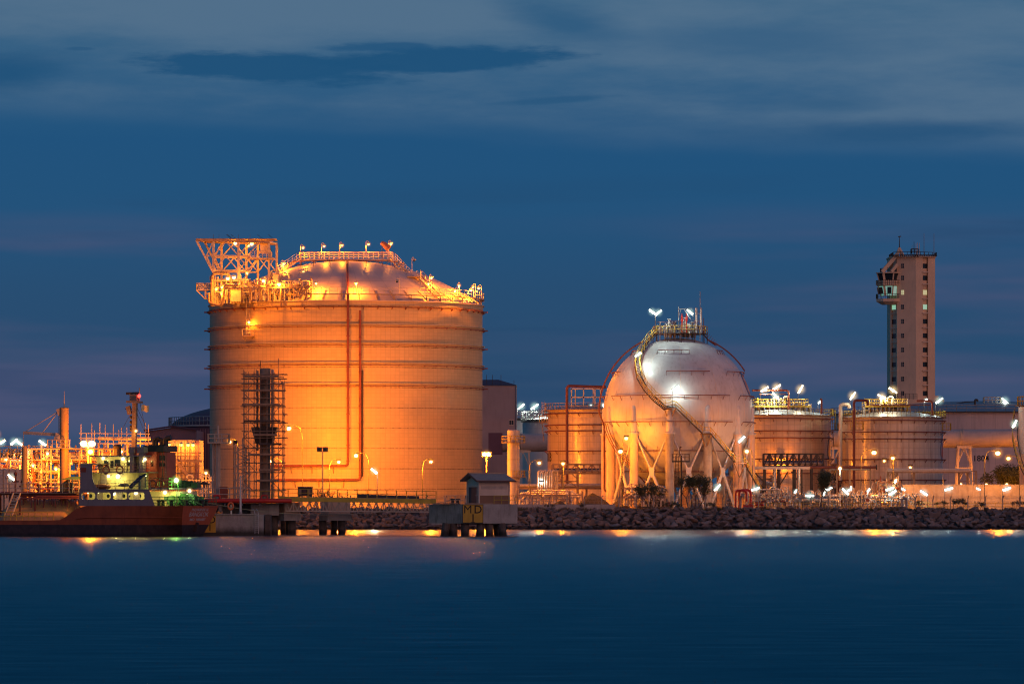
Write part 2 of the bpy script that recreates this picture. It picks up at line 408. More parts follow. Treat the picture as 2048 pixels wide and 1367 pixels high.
def dome_lamp(px, py, D, label, base, dx=-.5, watts=350, group='well glass lamps on the storage tank roof', lit=True, col=ORANGE, yoff=0.0):
    """well-glass lamp on a gooseneck pole"""
    h = P(px, py, D); foot = Vector((h.x + dx, D, base))
    t = thing('gooseneck_lamp', label, 'lamp', foot, group)
    s = 1 if dx < 0 else -1
    pts = [foot, (foot.x, D, h.z + .25)] + [(foot.x + s * abs(dx) / 2 * (1 - math.cos(a)), D, h.z + .25 + .32 * math.sin(a)) for a in (.5, 1.1, 1.6, 2.1, 2.7)] + [(h.x, D, h.z + .3)]
    MB().pipe(pts, .05, 6).build('pole', 'steel_cream', t)
    sh = MB().lathe([(.06, h.z + .38), (.14, h.z + .3), (.34, h.z + .16), (.36, h.z + .1), (.2, h.z + .1)], h.x, D, 12).build('lamp_shade', 'steel_cream', t)
    MB().ball((h.x, D, h.z - .02), .19, 10, 7, .9).build('bulb', 'bulb_sodium' if lit else 'glass_dark', sh)
    if lit: bloom_ball(t, h, .6)
    if lit and watts: light(t, (h.x, D + yoff, h.z - .32), watts, col, .12)
    return t
def tube_lamp(px, py, D, label, ang=35, L=1.7, base=None, watts=600, col=WHITE, bulb='bulb_white', group='fluorescent tube lamps on poles', pole=True, dy=-.25, w=.15, end=-1):
    h = P(px, py, D); u = Vector((math.cos(R_(ang)), 0, math.sin(R_(ang)))) * L / 2
    if base is None: base = GZ
    lowend = h - u if u.z > 0 else h + u
    foot = Vector((lowend.x, D + .25, base)) if pole else Vector((h.x, D + .25, h.z - .3))
    t = thing('tube_lamp', label, 'tube lamp', foot, group)
    if pole: MB().pipe([foot, (foot.x, foot.y, lowend.z - .1), lowend + Vector((0, .16, 0))], .04, 6).build('pole', 'steel_dark', t)
    n = Vector((-u.z, 0, u.x)).normalized()
    if n.z < 0: n = -n
    hs = MB(); hs.bar(h - u * 1.05 + n * .2 + Vector((0, .16, 0)), h + u * 1.05 + n * .2 + Vector((0, .16, 0)), .3, .12); hd = hs.build('housing', 'steel_dark', t, False)
    MB().pipe([h - u * .97, h - u * .9, h + u * .9, h + u * .97], w * 1.15, 10).build('tube', bulb, hd)
    bloom_ball(t, h, L * .8, 'warm' if 'warm' in bulb else 'white')
    if watts: light(t, h + Vector((0, dy, -.28)), watts, col, .2)
    return t
def flood(px, py, D, label, base, n=2, aim=(0, 0, 0), watts=30000, lit=True, r=.42, group='floodlight masts', col=ORANGE, spread=.95):
    h = P(px, py, D); foot = Vector((h.x, D + .3, base)); t = thing('floodlight_mast', label, 'floodlight', foot, group)
    mb = MB(); mb.pipe([foot, (h.x, D + .3, h.z - .3)], .12, 8, .08); mb.bar((h.x - spread * n / 2, D + .3, h.z - .35), (h.x + spread * n / 2, D + .3, h.z - .35), .1); mb.build('pole', 'steel_brown', t)
    for i in range(n):
        x = h.x + (i - (n - 1) / 2) * spread
        b = MB(); b.add([(x + a * sx, D + y, h.z + c * sz) for y, sx, sz in ((-.12, .42, .36), (.22, .25, .2)) for a, c in ((-1, -1), (1, -1), (1, 1), (-1, 1))],
                       [(0, 1, 2, 3), (7, 6, 5, 4), (0, 4, 5, 1), (1, 5, 6, 2), (2, 6, 7, 3), (3, 7, 4, 0)])
        hd = b.build('lamp_head', 'steel_dark', t, False)
        MB().ball((x, D - .2, h.z), r if lit else .2, 12, 8, .9).build('bulb', 'bulb_sodium_big' if lit else 'glass_dark', hd)
    if lit: bloom_ball(t, h, r * (3.2 if n == 2 else 2.8))
    if lit and watts: light(t, (h.x, D - .2 - r - .3, h.z), watts, col, .35)
    return t

# ================================================================ camera, sky, sun
cam = bpy.data.cameras.new('camera'); co = bpy.data.objects.new('camera', cam); COL.objects.link(co)
cam.sensor_width = 36; cam.lens = F / 2048 * 36; cam.shift_x = 0; cam.shift_y = (HY - 683.5) / 2048
cam.clip_start = 1; cam.clip_end = 30000
co.location = (0, 0, CZ); co.rotation_euler = (R_(90), 0, 0); sc.camera = co

SUN_EL, SUN_AZ = 14, 148      # last warm glow from behind and to the side of the camera
w = bpy.data.worlds.new('World'); sc.world = w; w.use_nodes = True
def sky():
    nt = w.node_tree; bg = nt.nodes['Background']
    g = nd(nt, 'ShaderNodeTexCoord').outputs['Generated']
    s = nd(nt, 'ShaderNodeSeparateXYZ'); nt.links.new(g, s.inputs[0])
    U = mth(nt, 'MULTIPLY', mth(nt, 'ARCTAN2', s.outputs[0], s.outputs[1]), 9.08)
    V = mth(nt, 'MULTIPLY', s.outputs[2], 9.08)
    def field(su, sv, scale, det=5, off=0.0, rough=.55):
        c = nd(nt, 'ShaderNodeCombineXYZ'); nt.links.new(mth(nt, 'MULTIPLY', U, su), c.inputs[0]); nt.links.new(mth(nt, 'MULTIPLY', V, sv), c.inputs[1]); c.inputs[2].default_value = off
        return noise(nt, c.outputs[0], scale, det, rough)
    ramp = nd(nt, 'ShaderNodeValToRGB'); nt.links.new(mapr(nt, V, -.2, 1.4), ramp.inputs[0])
    stops = [(-.2, (36, 66, 96)), (0.05, (38, 72, 104)), (.25, (38, 74, 109)), (.42, (33, 76, 114)), (.58, (26, 80, 122)), (.72, (23, 80, 124)), (.85, (36, 88, 128)), (1.0, (42, 92, 128)), (1.4, (26, 66, 100))]
    el = ramp.color_ramp.elements
    while len(el) < len(stops): el.new(.5)
    for e, (v, c) in zip(el, stops): e.position = (v + .2) / 1.6; e.color = lin(c)
    col = ramp.outputs[0]
    # mauve haze bands low down
    band = field(.5, 5.0, 1.1, 4, 3.1)
    lowm = mth(nt, 'MULTIPLY', mapr(nt, V, .02, .2, 0, 1, True), mapr(nt, V, .62, .46, 0, 1, True))
    side = mth(nt, 'ADD', mapr(nt, U, -.25, -.75, 0, 1, True), mapr(nt, U, .05, .6, 0, 1, True))
    col = mixc(nt, mth(nt, 'MULTIPLY', mth(nt, 'MULTIPLY', mapr(nt, band, .42, .66, 0, .8, True), lowm), mth(nt, 'MULTIPLY_ADD', side, .85, .15), None, True), col, lin((80, 84, 118)))
    # dark blue streaks between them
    dk = field(.6, 8.0, 1.3, 5, 9.4)
    col = mixc(nt, mth(nt, 'MULTIPLY', mapr(nt, dk, .52, .7, 0, .45, True), mapr(nt, V, .7, .5, 0, 1, True)), col, lin((26, 66, 104)))
    # pale grey veil over the upper part, its lower edge sinking to the right
    edge = mth(nt, 'ADD', V, mth(nt, 'MULTIPLY', mth(nt, 'SUBTRACT', field(.5, 2.0, 1.2, 5, 1.7), .5), .22))
    edge = mth(nt, 'ADD', edge, mth(nt, 'MULTIPLY', U, .03))
    veil = mapr(nt, edge, .69, .80, 0, 1, True)
    wisp = mapr(nt, field(.7, 3.4, 1.5, 7, 5.2, .6), .30, .62, .12, 1, True)
    col = mixc(nt, mth(nt, 'MULTIPLY', mth(nt, 'MULTIPLY', veil, wisp), .80), col, lin((84, 113, 140)))
    # smooth smears of dark cloud in the veil
    def blob(u, v, ru, rv, amp, tilt=0.0, ns=.9, off=0., hard=(.25, .9), c=(24, 78, 118), sc_=1.0):
        nonlocal col
        du = mth(nt, 'DIVIDE', mth(nt, 'SUBTRACT', U, u), ru)
        dv = mth(nt, 'DIVIDE', mth(nt, 'SUBTRACT', mth(nt, 'SUBTRACT', V, v), mth(nt, 'MULTIPLY', mth(nt, 'SUBTRACT', U, u), tilt)), rv)
        d = mth(nt, 'SQRT', mth(nt, 'ADD', mth(nt, 'MULTIPLY', du, du), mth(nt, 'MULTIPLY', dv, dv)))
        d = mth(nt, 'ADD', d, mth(nt, 'MULTIPLY', mth(nt, 'SUBTRACT', field(2.2 * sc_, 11. * sc_, 2.0, 7, off, .62), .5), ns))
        col = mixc(nt, mapr(nt, d, hard[1], hard[0], 0, amp, True), col, lin(c))
    blob(.10, .955, .17, .05, .75, -.25, 1.0, 2.2, (.1, 1.2), (30, 84, 124))
    blob(.50, .915, .33, .045, .6, .0, 1.0, 4.4, (.1, 1.3), (34, 86, 126))
    blob(.62, .788, .16, .018, .7, .0, 1.0, 6.1, (.1, 1.2), (42, 88, 126))
    blob(.80, .735, .42, .032, .8, .0, 1.1, 7.3, (.1, 1.2), (24, 78, 120))
    blob(-1.02, .845, .16, .05, .85, .1, 1.0, 8.8, (.1, 1.2), (20, 78, 120))
    # the sharp-edged dark bar of cloud
    blob(-.13, .878, .30, .028, .95, .03, 1.35, 11.7, (.6, 1.06), (20, 78, 120), 1.7)
    blob(-.48, .862, .29, .034, .95, -.04, 1.35, 12.9, (.6, 1.06), (20, 78, 120), 1.7)
    blob(-.27, .903, .12, .012, .8, .0, 1.8, 13.4, (.5, 1.1), (24, 80, 122), 1.7)
    blob(.10, .80, .12, .008, .8, .06, 1.6, 15.4, (.4, 1.2), (34, 84, 124), 1.5)
    blob(-.86, .897, .03, .004, .7, .0, 1.2, 16.4, (.4, 1.2), (34, 84, 124))
    high = mapr(nt, V, 1.3, 2.2, 0, 1, True)
    col = mixc(nt, high, col, lin((10, 80, 124)))
    col = mixc(nt, mapr(nt, V, 5.0, 9.0, 0, 1, True), col, lin((16, 46, 84)))
    nish = nd(nt, 'ShaderNodeTexSky'); nish.sky_type = 'NISHITA'; nish.sun_disc = False
    nish.sun_elevation = R_(1.0); nish.sun_rotation = R_(SUN_AZ)
    col = mixc(nt, .004, col, nish.outputs[0], 'ADD')
    nt.links.new(col, bg.inputs[0]); bg.inputs[1].default_value = 1.0
sky()
sl = bpy.data.lights.new('dusk_glow', 'SUN'); sl.energy = .70; sl.angle = R_(62); sl.color = (1, .43, .27)
so = bpy.data.objects.new('dusk_glow', sl); COL.objects.link(so)
az, el_ = R_(SUN_AZ), R_(SUN_EL)
so.rotation_euler = Vector((math.sin(az) * math.cos(el_), math.cos(az) * math.cos(el_), math.sin(el_))).to_track_quat('Z', 'Y').to_euler()

# ================================================================ sea, land, rock bank
tag(MB().add([(-3000, -300, 0), (3000, -300, 0), (3000, 664, 0), (-3000, 664, 0)], [(0, 1, 2, 3)]).build('sea_water', 'sea_water', None, False), 'calm dark blue sea in front of the rock bank', kind='structure')
g = MB(); g.add([(-9000, 673, GZ), (9000, 673, GZ), (9000, 20000, GZ), (-9000, 20000, GZ)], [(0, 1, 2, 3)])
tag(g.build('ground', 'ground', None, False), 'flat bare ground of the plant behind the rock bank', kind='structure')
g = MB(); n = 120; xs = [-600 + 1200 * i / n for i in range(n + 1)]
rows = [(656, -1.6), (661, -.35), (665, .75), (669, 1.9), (672.2, 2.72), (673.4, 2.745)]
vs = []
for y, z in rows:
    for x in xs: vs.append((x, y + rnd.uniform(-.3, .3), z + rnd.uniform(-.15, .1) * (z < 2.7)))
g.add(vs, [(r * (n + 1) + i, r * (n + 1) + i + 1, (r + 1) * (n + 1) + i + 1, (r + 1) * (n + 1) + i) for r in range(len(rows) - 1) for i in range(n)])
tag(g.build('shore_slope', 'rock_bed', None), 'dark earth slope under the armour rocks', kind='structure')

def rock_hull(sd, sx, sy, sz):
    r = random.Random(sd); bm = bmesh.new()
    for _ in range(15):
        v = Vector((r.gauss(0, 1), r.gauss(0, 1), r.gauss(0, 1))).normalized(); k = r.uniform(.82, 1.1)
        m = max(abs(v.x), abs(v.y), abs(v.z)); v = v / m ** .55 * k
        bm.verts.new((v.x * sx / 2, v.y * sy / 2, v.z * sz / 2))
    res = bmesh.ops.convex_hull(bm, input=bm.verts)
    bmesh.ops.delete(bm, geom=[e for e in res['geom_interior'] if isinstance(e, bmesh.types.BMVert)], context='VERTS')
    bmesh.ops.dissolve_limit(bm, angle_limit=R_(14), verts=bm.verts, edges=bm.edges)
    pass
    bm.verts.index_update(); vs = [tuple(v.co) for v in bm.verts]; fs = [[v.index for v in f.verts] for f in bm.faces]; bm.free()
    return vs, fs
hulls = [rock_hull(100 + i, rnd.uniform(.8, 1.7), rnd.uniform(.6, 1.1), rnd.uniform(.45, .95)) for i in range(26)]
def slope_z(y):
    for (a, za), (b, zb) in zip(rows[:-1], rows[1:]):
        if a <= y <= b: return za + (zb - za) * (y - a) / (b - a)
    return 2.7
spots = []
x = X(395, 665)
while x < X(2048, 665) + 6:
    for j in range(13):
        y = 659.8 + 12.6 * (j + rnd.uniform(-.35, .35)) / 12
        y = min(y, 672.6)
        spots.append((x + rnd.uniform(-.5, .5) + (.5 if j % 2 else 0), y, rnd.uniform(.5, 1.2)))
    x += .9
def vis_weight(s):   # big rocks in the upper, unobstructed rows show largest
    px = CX + s[0] / s[1] * F
    return s[2] * (1.0 if px > 1040 else .55 if px > 700 else .3) * (1.15 if 661 < s[1] < 670 else .9)
spots.sort(key=lambda s: -vis_weight(s))
ROT = []
single, rest = spots[:300], spots[300:]
ms = []
for i, (vs, fs) in enumerate(hulls[:14]):
    me = bpy.data.meshes.new('armour_rock'); me.from_pydata(vs, [], fs); me.update(); me.materials.append(MATS['rock' if i % 3 else 'rock_light']); ms.append(me)
for i, (x, y, k) in enumerate(single):
    o = bpy.data.objects.new('armour_rock', ms[i % len(ms)]); COL.objects.link(o)
    o.location = (x, y - .15, slope_z(y) + .22); o.scale = (k * 1.08,) * 3
    o.rotation_euler = (rnd.uniform(-.5, .8), rnd.uniform(-.5, .5), rnd.uniform(-3.1, 3.1))
    tag(o, 'large angular brown armour rock lying in the sloping rock bank at the waterline', 'rock', 'armour rocks of the shore bank')
g = MB()
for x, y, k in rest:
    vs, fs = hulls[rnd.randrange(len(hulls))]
    m = Matrix.Translation((x, y, slope_z(y) + .14)) @ (Matrix.Rotation(rnd.uniform(-3.1, 3.1), 4, 'Z') @ Matrix.Rotation(rnd.uniform(-.5, .8), 4, 'X') @ Matrix.Rotation(rnd.uniform(-.5, .5), 4, 'Y')) @ Matrix.Scale(k, 4)
    g.add([m @ Vector(v) for v in vs], fs)
o = g.build('rock_rubble', 'rock', None, False); tag(o, 'smaller brown rocks filling the sloping shore bank', 'rubble', kind='stuff')
# dry grass along the crest
g = MB()
for i in range(9000):
    x = rnd.uniform(X(990, 672), X(2060, 672)) if i % 5 else rnd.uniform(X(700, 672), X(990, 672)); y = rnd.uniform(671.5, 674.5)
    clump = (math.sin(x * .7) + math.sin(x * .23 + 1) + math.sin(x * 1.9)) / 3
    if clump < rnd.uniform(-.9, .5): continue
    h = rnd.uniform(.12, .42) * (1.3 + .8 * clump); a = rnd.uniform(-.25, .25); wd = rnd.uniform(.02, .05)
    g.add([(x - wd, y, 2.68), (x + wd, y, 2.68), (x + a, y + rnd.uniform(-.1, .1), 2.7 + h)], [(0, 1, 2)])
tag(g.build('grass', 'grass', None, False), 'dry grass growing along the top of the rock bank', 'grass', kind='stuff')

# ================================================================ the big storage tank
TD, TX, TR = 800.0, X(692.5, 800.0), 24.0
def tz(py, D=TD): return Z(py, D)
WT = tz(613)
tank = thing('storage_tank', 'huge domed cylindrical storage tank lit orange, with ring stiffeners around its wall', 'storage tank', (TX, TD, GZ))
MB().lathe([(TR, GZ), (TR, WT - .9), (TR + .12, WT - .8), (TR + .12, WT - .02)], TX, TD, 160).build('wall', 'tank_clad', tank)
APEX = WT + 8.0; RS = (TR ** 2 + 8.0 ** 2) / 16.0
def dome_z(r): return APEX - RS + math.sqrt(max(0, RS * RS - r * r))
prof = [(TR + .35, WT - .05), (TR + .35, WT + .1), (TR, WT + .12)] + [(TR * (1 - i / 16), dome_z(TR * (1 - i / 16))) for i in range(1, 17)]
prof[-1] = (.01, APEX)
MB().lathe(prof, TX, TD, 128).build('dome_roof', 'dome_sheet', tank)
for py in (658, 694, 732.5, 773):
    z = tz(py)
    MB().lathe([(TR, z - .04), (TR + .42, z - .03), (TR + .42, z + .07), (TR, z + .10)], TX, TD, 128).build('stiffening_ring', 'steel_cream', tank)
    pm = MB(); pm.ringpipe(TX, TD, z - .45, TR + .4, .06, 128, 6)
    for k in range(60):
        a = R_(k * 6); c, s = math.sin(a), -math.cos(a)
        pm.bar((TX + c * (TR - .02), TD + s * (TR - .02), z - .5), (TX + c * (TR + .42), TD + s * (TR + .42), z - .45), .06, .14)
    pm.build('sprinkler_pipe', 'pipe_oxide', tank)
for py, r in ((625, .09),):
    pm = MB(); pm.ringpipe(TX, TD, tz(py), TR + .45, r, 128, 6)
    for k in range(60):
        a = R_(k * 6 + 3); c, s = math.sin(a), -math.cos(a)
        pm.bar((TX + c * (TR - .02), TD + s * (TR - .02), tz(py) - .3), (TX + c * (TR + .5), TD + s * (TR + .5), tz(py)), .07, .25)
    pm.build('sprinkler_pipe', 'pipe_oxide', tank)
# end lugs of the rings at the silhouette
for py in (625, 662, 699, 737, 778):
    for s in (-1, 1):
        MB().bar((TX + s * (TR - .1), TD - 1.2, tz(py)), (TX + s * (TR + .95), TD - 1.2, tz(py)), .35, .22).build('pipe_bracket', 'pipe_oxide', tank, False)
# roof-edge walkway on posts
WR = TR - .15; WZ = tz(600)
wk = MB(); wk.lathe([(WR - .2, WZ - .12), (WR + .5, WZ - .12), (WR + .5, WZ + .05), (WR - .2, WZ + .05), (WR - .2, WZ - .12)], TX, TD, 128)
for k in range(48):
    a = R_(k * 7.5); c, s = math.sin(a), -math.cos(a)
    wk.pipe([(TX + c * WR, TD + s * WR, WT), (TX + c * WR, TD + s * WR, WZ)], .07, 5)
    wk.bar((TX + c * WR, TD + s * WR, WT + .35), (TX + c * (WR - 2.6), TD + s * (WR - 2.6), dome_z(WR - 2.6) + .1), .09)
wk.build('roof_walkway', 'steel_brown', tank)
rail(MB(), arc(TX, TD, WZ, WR + .42, -175, 185, 112), 1.15, 3, .03, 2).build('railing', 'steel_cream', tank)
# ring line on posts higher on the dome
pm = MB(); r2 = 10.2; z2 = dome_z(r2) + .95
pm.ringpipe(TX, TD, z2, r2, .08, 72, 6)
for k in range(20):
    a = R_(k * 18 + 4); c, s = math.sin(a), -math.cos(a); pm.pipe([(TX + c * r2, TD + s * r2, dome_z(r2) - .1), (TX + c * r2, TD + s * r2, z2)], .06, 5)
pm.build('roof_pipe', 'pipe_oxide', tank)
# top platform
DZ = tz(519)
pf = MB(); pf.box(TX - 8.2, TX + 8.3, TD - 2.6, TD - .6, DZ - .32, DZ)
for i in range(8):
    xx = TX - 7.8 + i * 2.25; pf.pipe([(xx, TD - 1.6, dome_z(abs(xx - TX)) - .2), (xx, TD - 1.6, DZ - .3)], .09, 6)
for i in range(7):
    xx = TX - 7.8 + i * 2.25; pf.bar((xx, TD - 2.5, DZ - .35), (xx + 1.1, TD - 1.6, DZ - 1.0), .08); pf.bar((xx + 2.25, TD - 2.5, DZ - .35), (xx + 1.1, TD - 1.6, DZ - 1.0), .08)
pf.build('top_platform', 'steel_cream', tank, False)
rail(MB(), [(TX - 8.2, TD - 2.6, DZ), (TX + 8.3, TD - 2.6, DZ), (TX + 8.3, TD - .6, DZ), (TX - 8.2, TD - .6, DZ)], 1.2, .85, .045, 3, True).build('railing', 'steel_cream', tank)
A, B = Vector((TX + 8.2, TD - 2.6, DZ)), Vector((TX + 11.3, TD - 9.5, tz(553, 790)))
stair(tank, A, B, 1.0)
C_ = B + Vector((1.8, -1.6, 0))
pf = MB(); pf.box(B.x - .3, B.x + 2.0, B.y - 2.4, B.y + .3, B.z - .2, B.z)
for dx_, dy_ in ((0, 0), (1.8, 0), (0, -2.1), (1.8, -2.1)): pf.pipe([(B.x + dx_, B.y + dy_, dome_z(math.hypot(B.x + dx_ - TX, B.y + dy_ - TD)) - .2), (B.x + dx_, B.y + dy_, B.z)], .08, 5)
pf.build('landing', 'steel_brown', tank, False)
rail(MB(), [(B.x + 2.0, B.y + .3, B.z), (B.x + 2.0, B.y - 2.4, B.z)], 1.1, .9, .04, 2).build('railing', 'steel_cream', tank)
stair(tank, C_, Vector((TX + 16.4, TD - 16.2, WZ + .1)), 1.0)
A = Vector((TX - 8.2, TD - 2.6, DZ)); B = Vector((TX - 11.2, TD - 6.5, tz(541, 793)))
stair(tank, A, B, 1.0)
# fire water risers running down the wall and along its foot
for px, top, bot, pend, dz_ in ((696, 524, 931, 528, 0), (720.5, 620, 959, 528, .35)):
    xx = X(px, 775.6); yy = TD - math.sqrt(TR ** 2 - (xx - TX) ** 2) - .75
    zt = tz(top, 775)
    pts = []
    if top < 600:
        for k in range(7):
            r = 9 + (TR - 9) * k / 6; pts.append((TX + (xx - TX) * min(1, r / TR), TD - math.sqrt(max(0, r * r - (xx - TX) ** 2)) - (.75 if k == 6 else 0), max(dome_z(r) + .5, WT + .5)))
    else: pts.append((xx, yy, zt))
    pts += [(xx, yy, tz(bot, 775))]
    a0 = math.degrees(math.asin((xx - TX) / (TR + .75))); a1 = math.degrees(math.asin((X(pend, 777) - TX) / (TR + .75)))
    pts += [(TX + (TR + .75) * math.sin(R_(a0 + (a1 - a0) * k / 12)), TD - (TR + .75) * math.cos(R_(a0 + (a1 - a0) * k / 12)), tz(bot, 775)) for k in range(1, 13)]
    pm = MB(); pm.pipe(elbow(pts, .6, 4), .2, 10)
    for k in range(10):
        z = tz(640 + (bot - 650) * k / 9, 775); pm.lathe([(.24, z - .05), (.33, z - .05), (.33, z + .05), (.24, z + .05)], xx, yy, 10)
    pm.build('riser_pipe', 'pipe_red', tank)
    pm = MB()
    for k in range(8):
        z = tz(640 + (bot - 660) * k / 7, 775); pm.bar((xx, yy, z), (xx + .1, yy + .85, z), .14)
    for k in (2, 5, 8, 11):
        a = R_(a0 + (a1 - a0) * k / 12); p = Vector((TX + (TR + .75) * math.sin(a), TD - (TR + .75) * math.cos(a), tz(bot, 775)))
        q = Vector((TX + (TR + .05) * math.sin(a), TD - (TR + .05) * math.cos(a), p.z - 1.3)); pm.bar(p, q, .12); pm.bar((q.x, q.y, p.z), p, .12)
    pm.build('pipe_bracket', 'steel_brown', tank, False)
# dark pipe put in for the shadow beside the second riser
xx = X(724.5, 775.6); MB().pipe([(xx, TD - math.sqrt(TR ** 2 - (xx - TX) ** 2) - .35, tz(740, 775)), (xx, TD - math.sqrt(TR ** 2 - (xx - TX) ** 2) - .35, tz(952, 775))], .16, 8).build('shadow_pipe', 'steel_dark', tank)

# gantry frame of steel on the roof edge
GD = 783.0
gy = GD
gan = thing('steel_gantry', 'open steel truss frame standing on the edge of the storage tank roof', 'gantry', (X(485, gy), gy, WZ))
def gp(px, py, back=0): return Vector((X(px, gy) + back * 1.05, gy + back * 5.5, Z(py, gy)))
def bars(name, segs, w_, mat='steel_cream', parent=gan):
    mb = MB()
    for a, b in segs: mb.bar(a, b, w_)
    return mb.build(name, mat, parent, False)
for bk in (0, 1):
    for px, t in ((427, 481), (477, 482), (500, 483), (538, 485)):
        if px == 500 and bk == 0: continue
        bars('post', [(gp(px, t, bk), gp(px, 612 if px < 480 else 592, bk))], .38)
    bars('beam', [(gp(392.5, 479.5, bk), gp(539.5, 484, bk))], .45, 'steel_brown')
    bars('beam', [(gp(427 if bk == 0 else 410, 511, bk), gp(500, 512, bk))], .26)
    bars('beam', [(gp(427, 540, bk), gp(500, 541, bk))], .26)
    bars('raker', [(gp(393, 481, bk), gp(427, 546, bk))], .34)
    bars('brace', [(gp(413, 511, bk), gp(427, 482, bk)), (gp(427, 541, bk), gp(413, 511, bk)), (gp(427, 541, bk), gp(452, 512, bk)), (gp(452, 512, bk), gp(477, 541, bk)),
                   (gp(427, 511, bk), gp(452, 483, bk)), (gp(452, 483, bk), gp(477, 511, bk)), (gp(413, 511, bk), gp(427, 511, bk))], .2)
    bars('brace', [(gp(477, 511, bk), gp(500, 484, bk)), (gp(477, 541, bk), gp(500, 512, bk)), (gp(500, 541, bk), gp(477, 512, bk))], .2)
    bars('brace', [(gp(500, 541, bk), gp(518, 516, bk)), (gp(518, 516, bk), gp(538, 541, bk)), (gp(500, 506, bk), gp(518, 485, bk))], .2)
for px, py in ((393, 480), (427, 481), (477, 482), (500, 483), (538, 484), (427, 541), (477, 541)): bars('cross_beam', [(gp(px, py, 0), gp(px, py, 1))], .24)
mb = MB(); mb.box(gp(392, 479, 0).x, gp(540, 479, 1).x, gy - .2, gy + 5.7, gp(0, 478.3).z, gp(0, 477).z); mb.build('deck', 'steel_brown', gan, False)
for px in (427, 438, 453, 455, 462, 477, 500, 515, 537):
    bars('lightning_rod', [(gp(px, 479, rnd.choice((0, 1))), gp(px, 469, 0))], .05, 'steel_dark')
mb = MB(); mb.box(gp(497, 516).x, gp(549, 516).x, gy - 1.4, gy + 3, gp(0, 518).z, gp(0, 516).z); mb.build('side_platform', 'steel_cream', gan, False)
rail(MB(), [(gp(502, 516).x, gy - 1.4, gp(0, 516).z), (gp(542, 516).x, gy - 1.4, gp(0, 516).z), (gp(542, 516).x, gy + 3, gp(0, 516).z)], 1.15, .75, .05, 3).build('railing', 'steel_cream', gan)
bars('strut', [(gp(548, 517), gp(539, 532)), (gp(497, 517), gp(506, 532))], .16)
mb = MB(); mb.ball(gp(529, 498, .3), .75, 12, 8, .8); mb.build('winch_drum', 'steel_dark', gan)
mb = MB(); mb.box(gp(520, 0).x, gp(536, 0).x, gy + .6, gy + 2.4, gp(0, 506).z, gp(0, 489).z); mb.build('winch_housing', 'steel_cream', gan, False)
# small side platform overhanging the tank edge
sp = thing('overhanging_platform', 'small railed platform jutting out beyond the edge of the storage tank roof', 'platform', (X(408, gy), gy, Z(580, gy)))
mb = MB(); mb.box(X(393, gy), X(423, gy), gy - 1, gy + 1.6, Z(581, gy), Z(579, gy)); mb.build('deck', 'steel_cream', sp, False)
rail(MB(), [(X(421, gy), gy - 1, Z(579, gy)), (X(393.5, gy), gy - 1, Z(579, gy)), (X(393.5, gy), gy + 1.6, Z(579, gy)), (X(421, gy), gy + 1.6, Z(579, gy))], 1.05, .42, .055, 3).build('railing', 'steel_cream', sp)
for bk in (-.9, 1.5):
    mb = MB(); mb.bar((X(394, gy), gy + bk, Z(581, gy)), (X(409, gy), gy + bk, Z(596, gy)), .16); mb.bar((X(411, gy), gy + bk, Z(580, gy)), (X(411, gy), gy + bk, Z(597, gy)), .14)
    mb.bar((X(408, gy), gy + bk, Z(597, gy)), (X(423, gy), gy + bk, Z(597, gy)), .14); mb.bar((X(411, gy), gy + bk, Z(583, gy)), (X(421, gy), gy + bk, Z(595, gy)), .12); mb.build('bracket', 'steel_cream', sp, False)

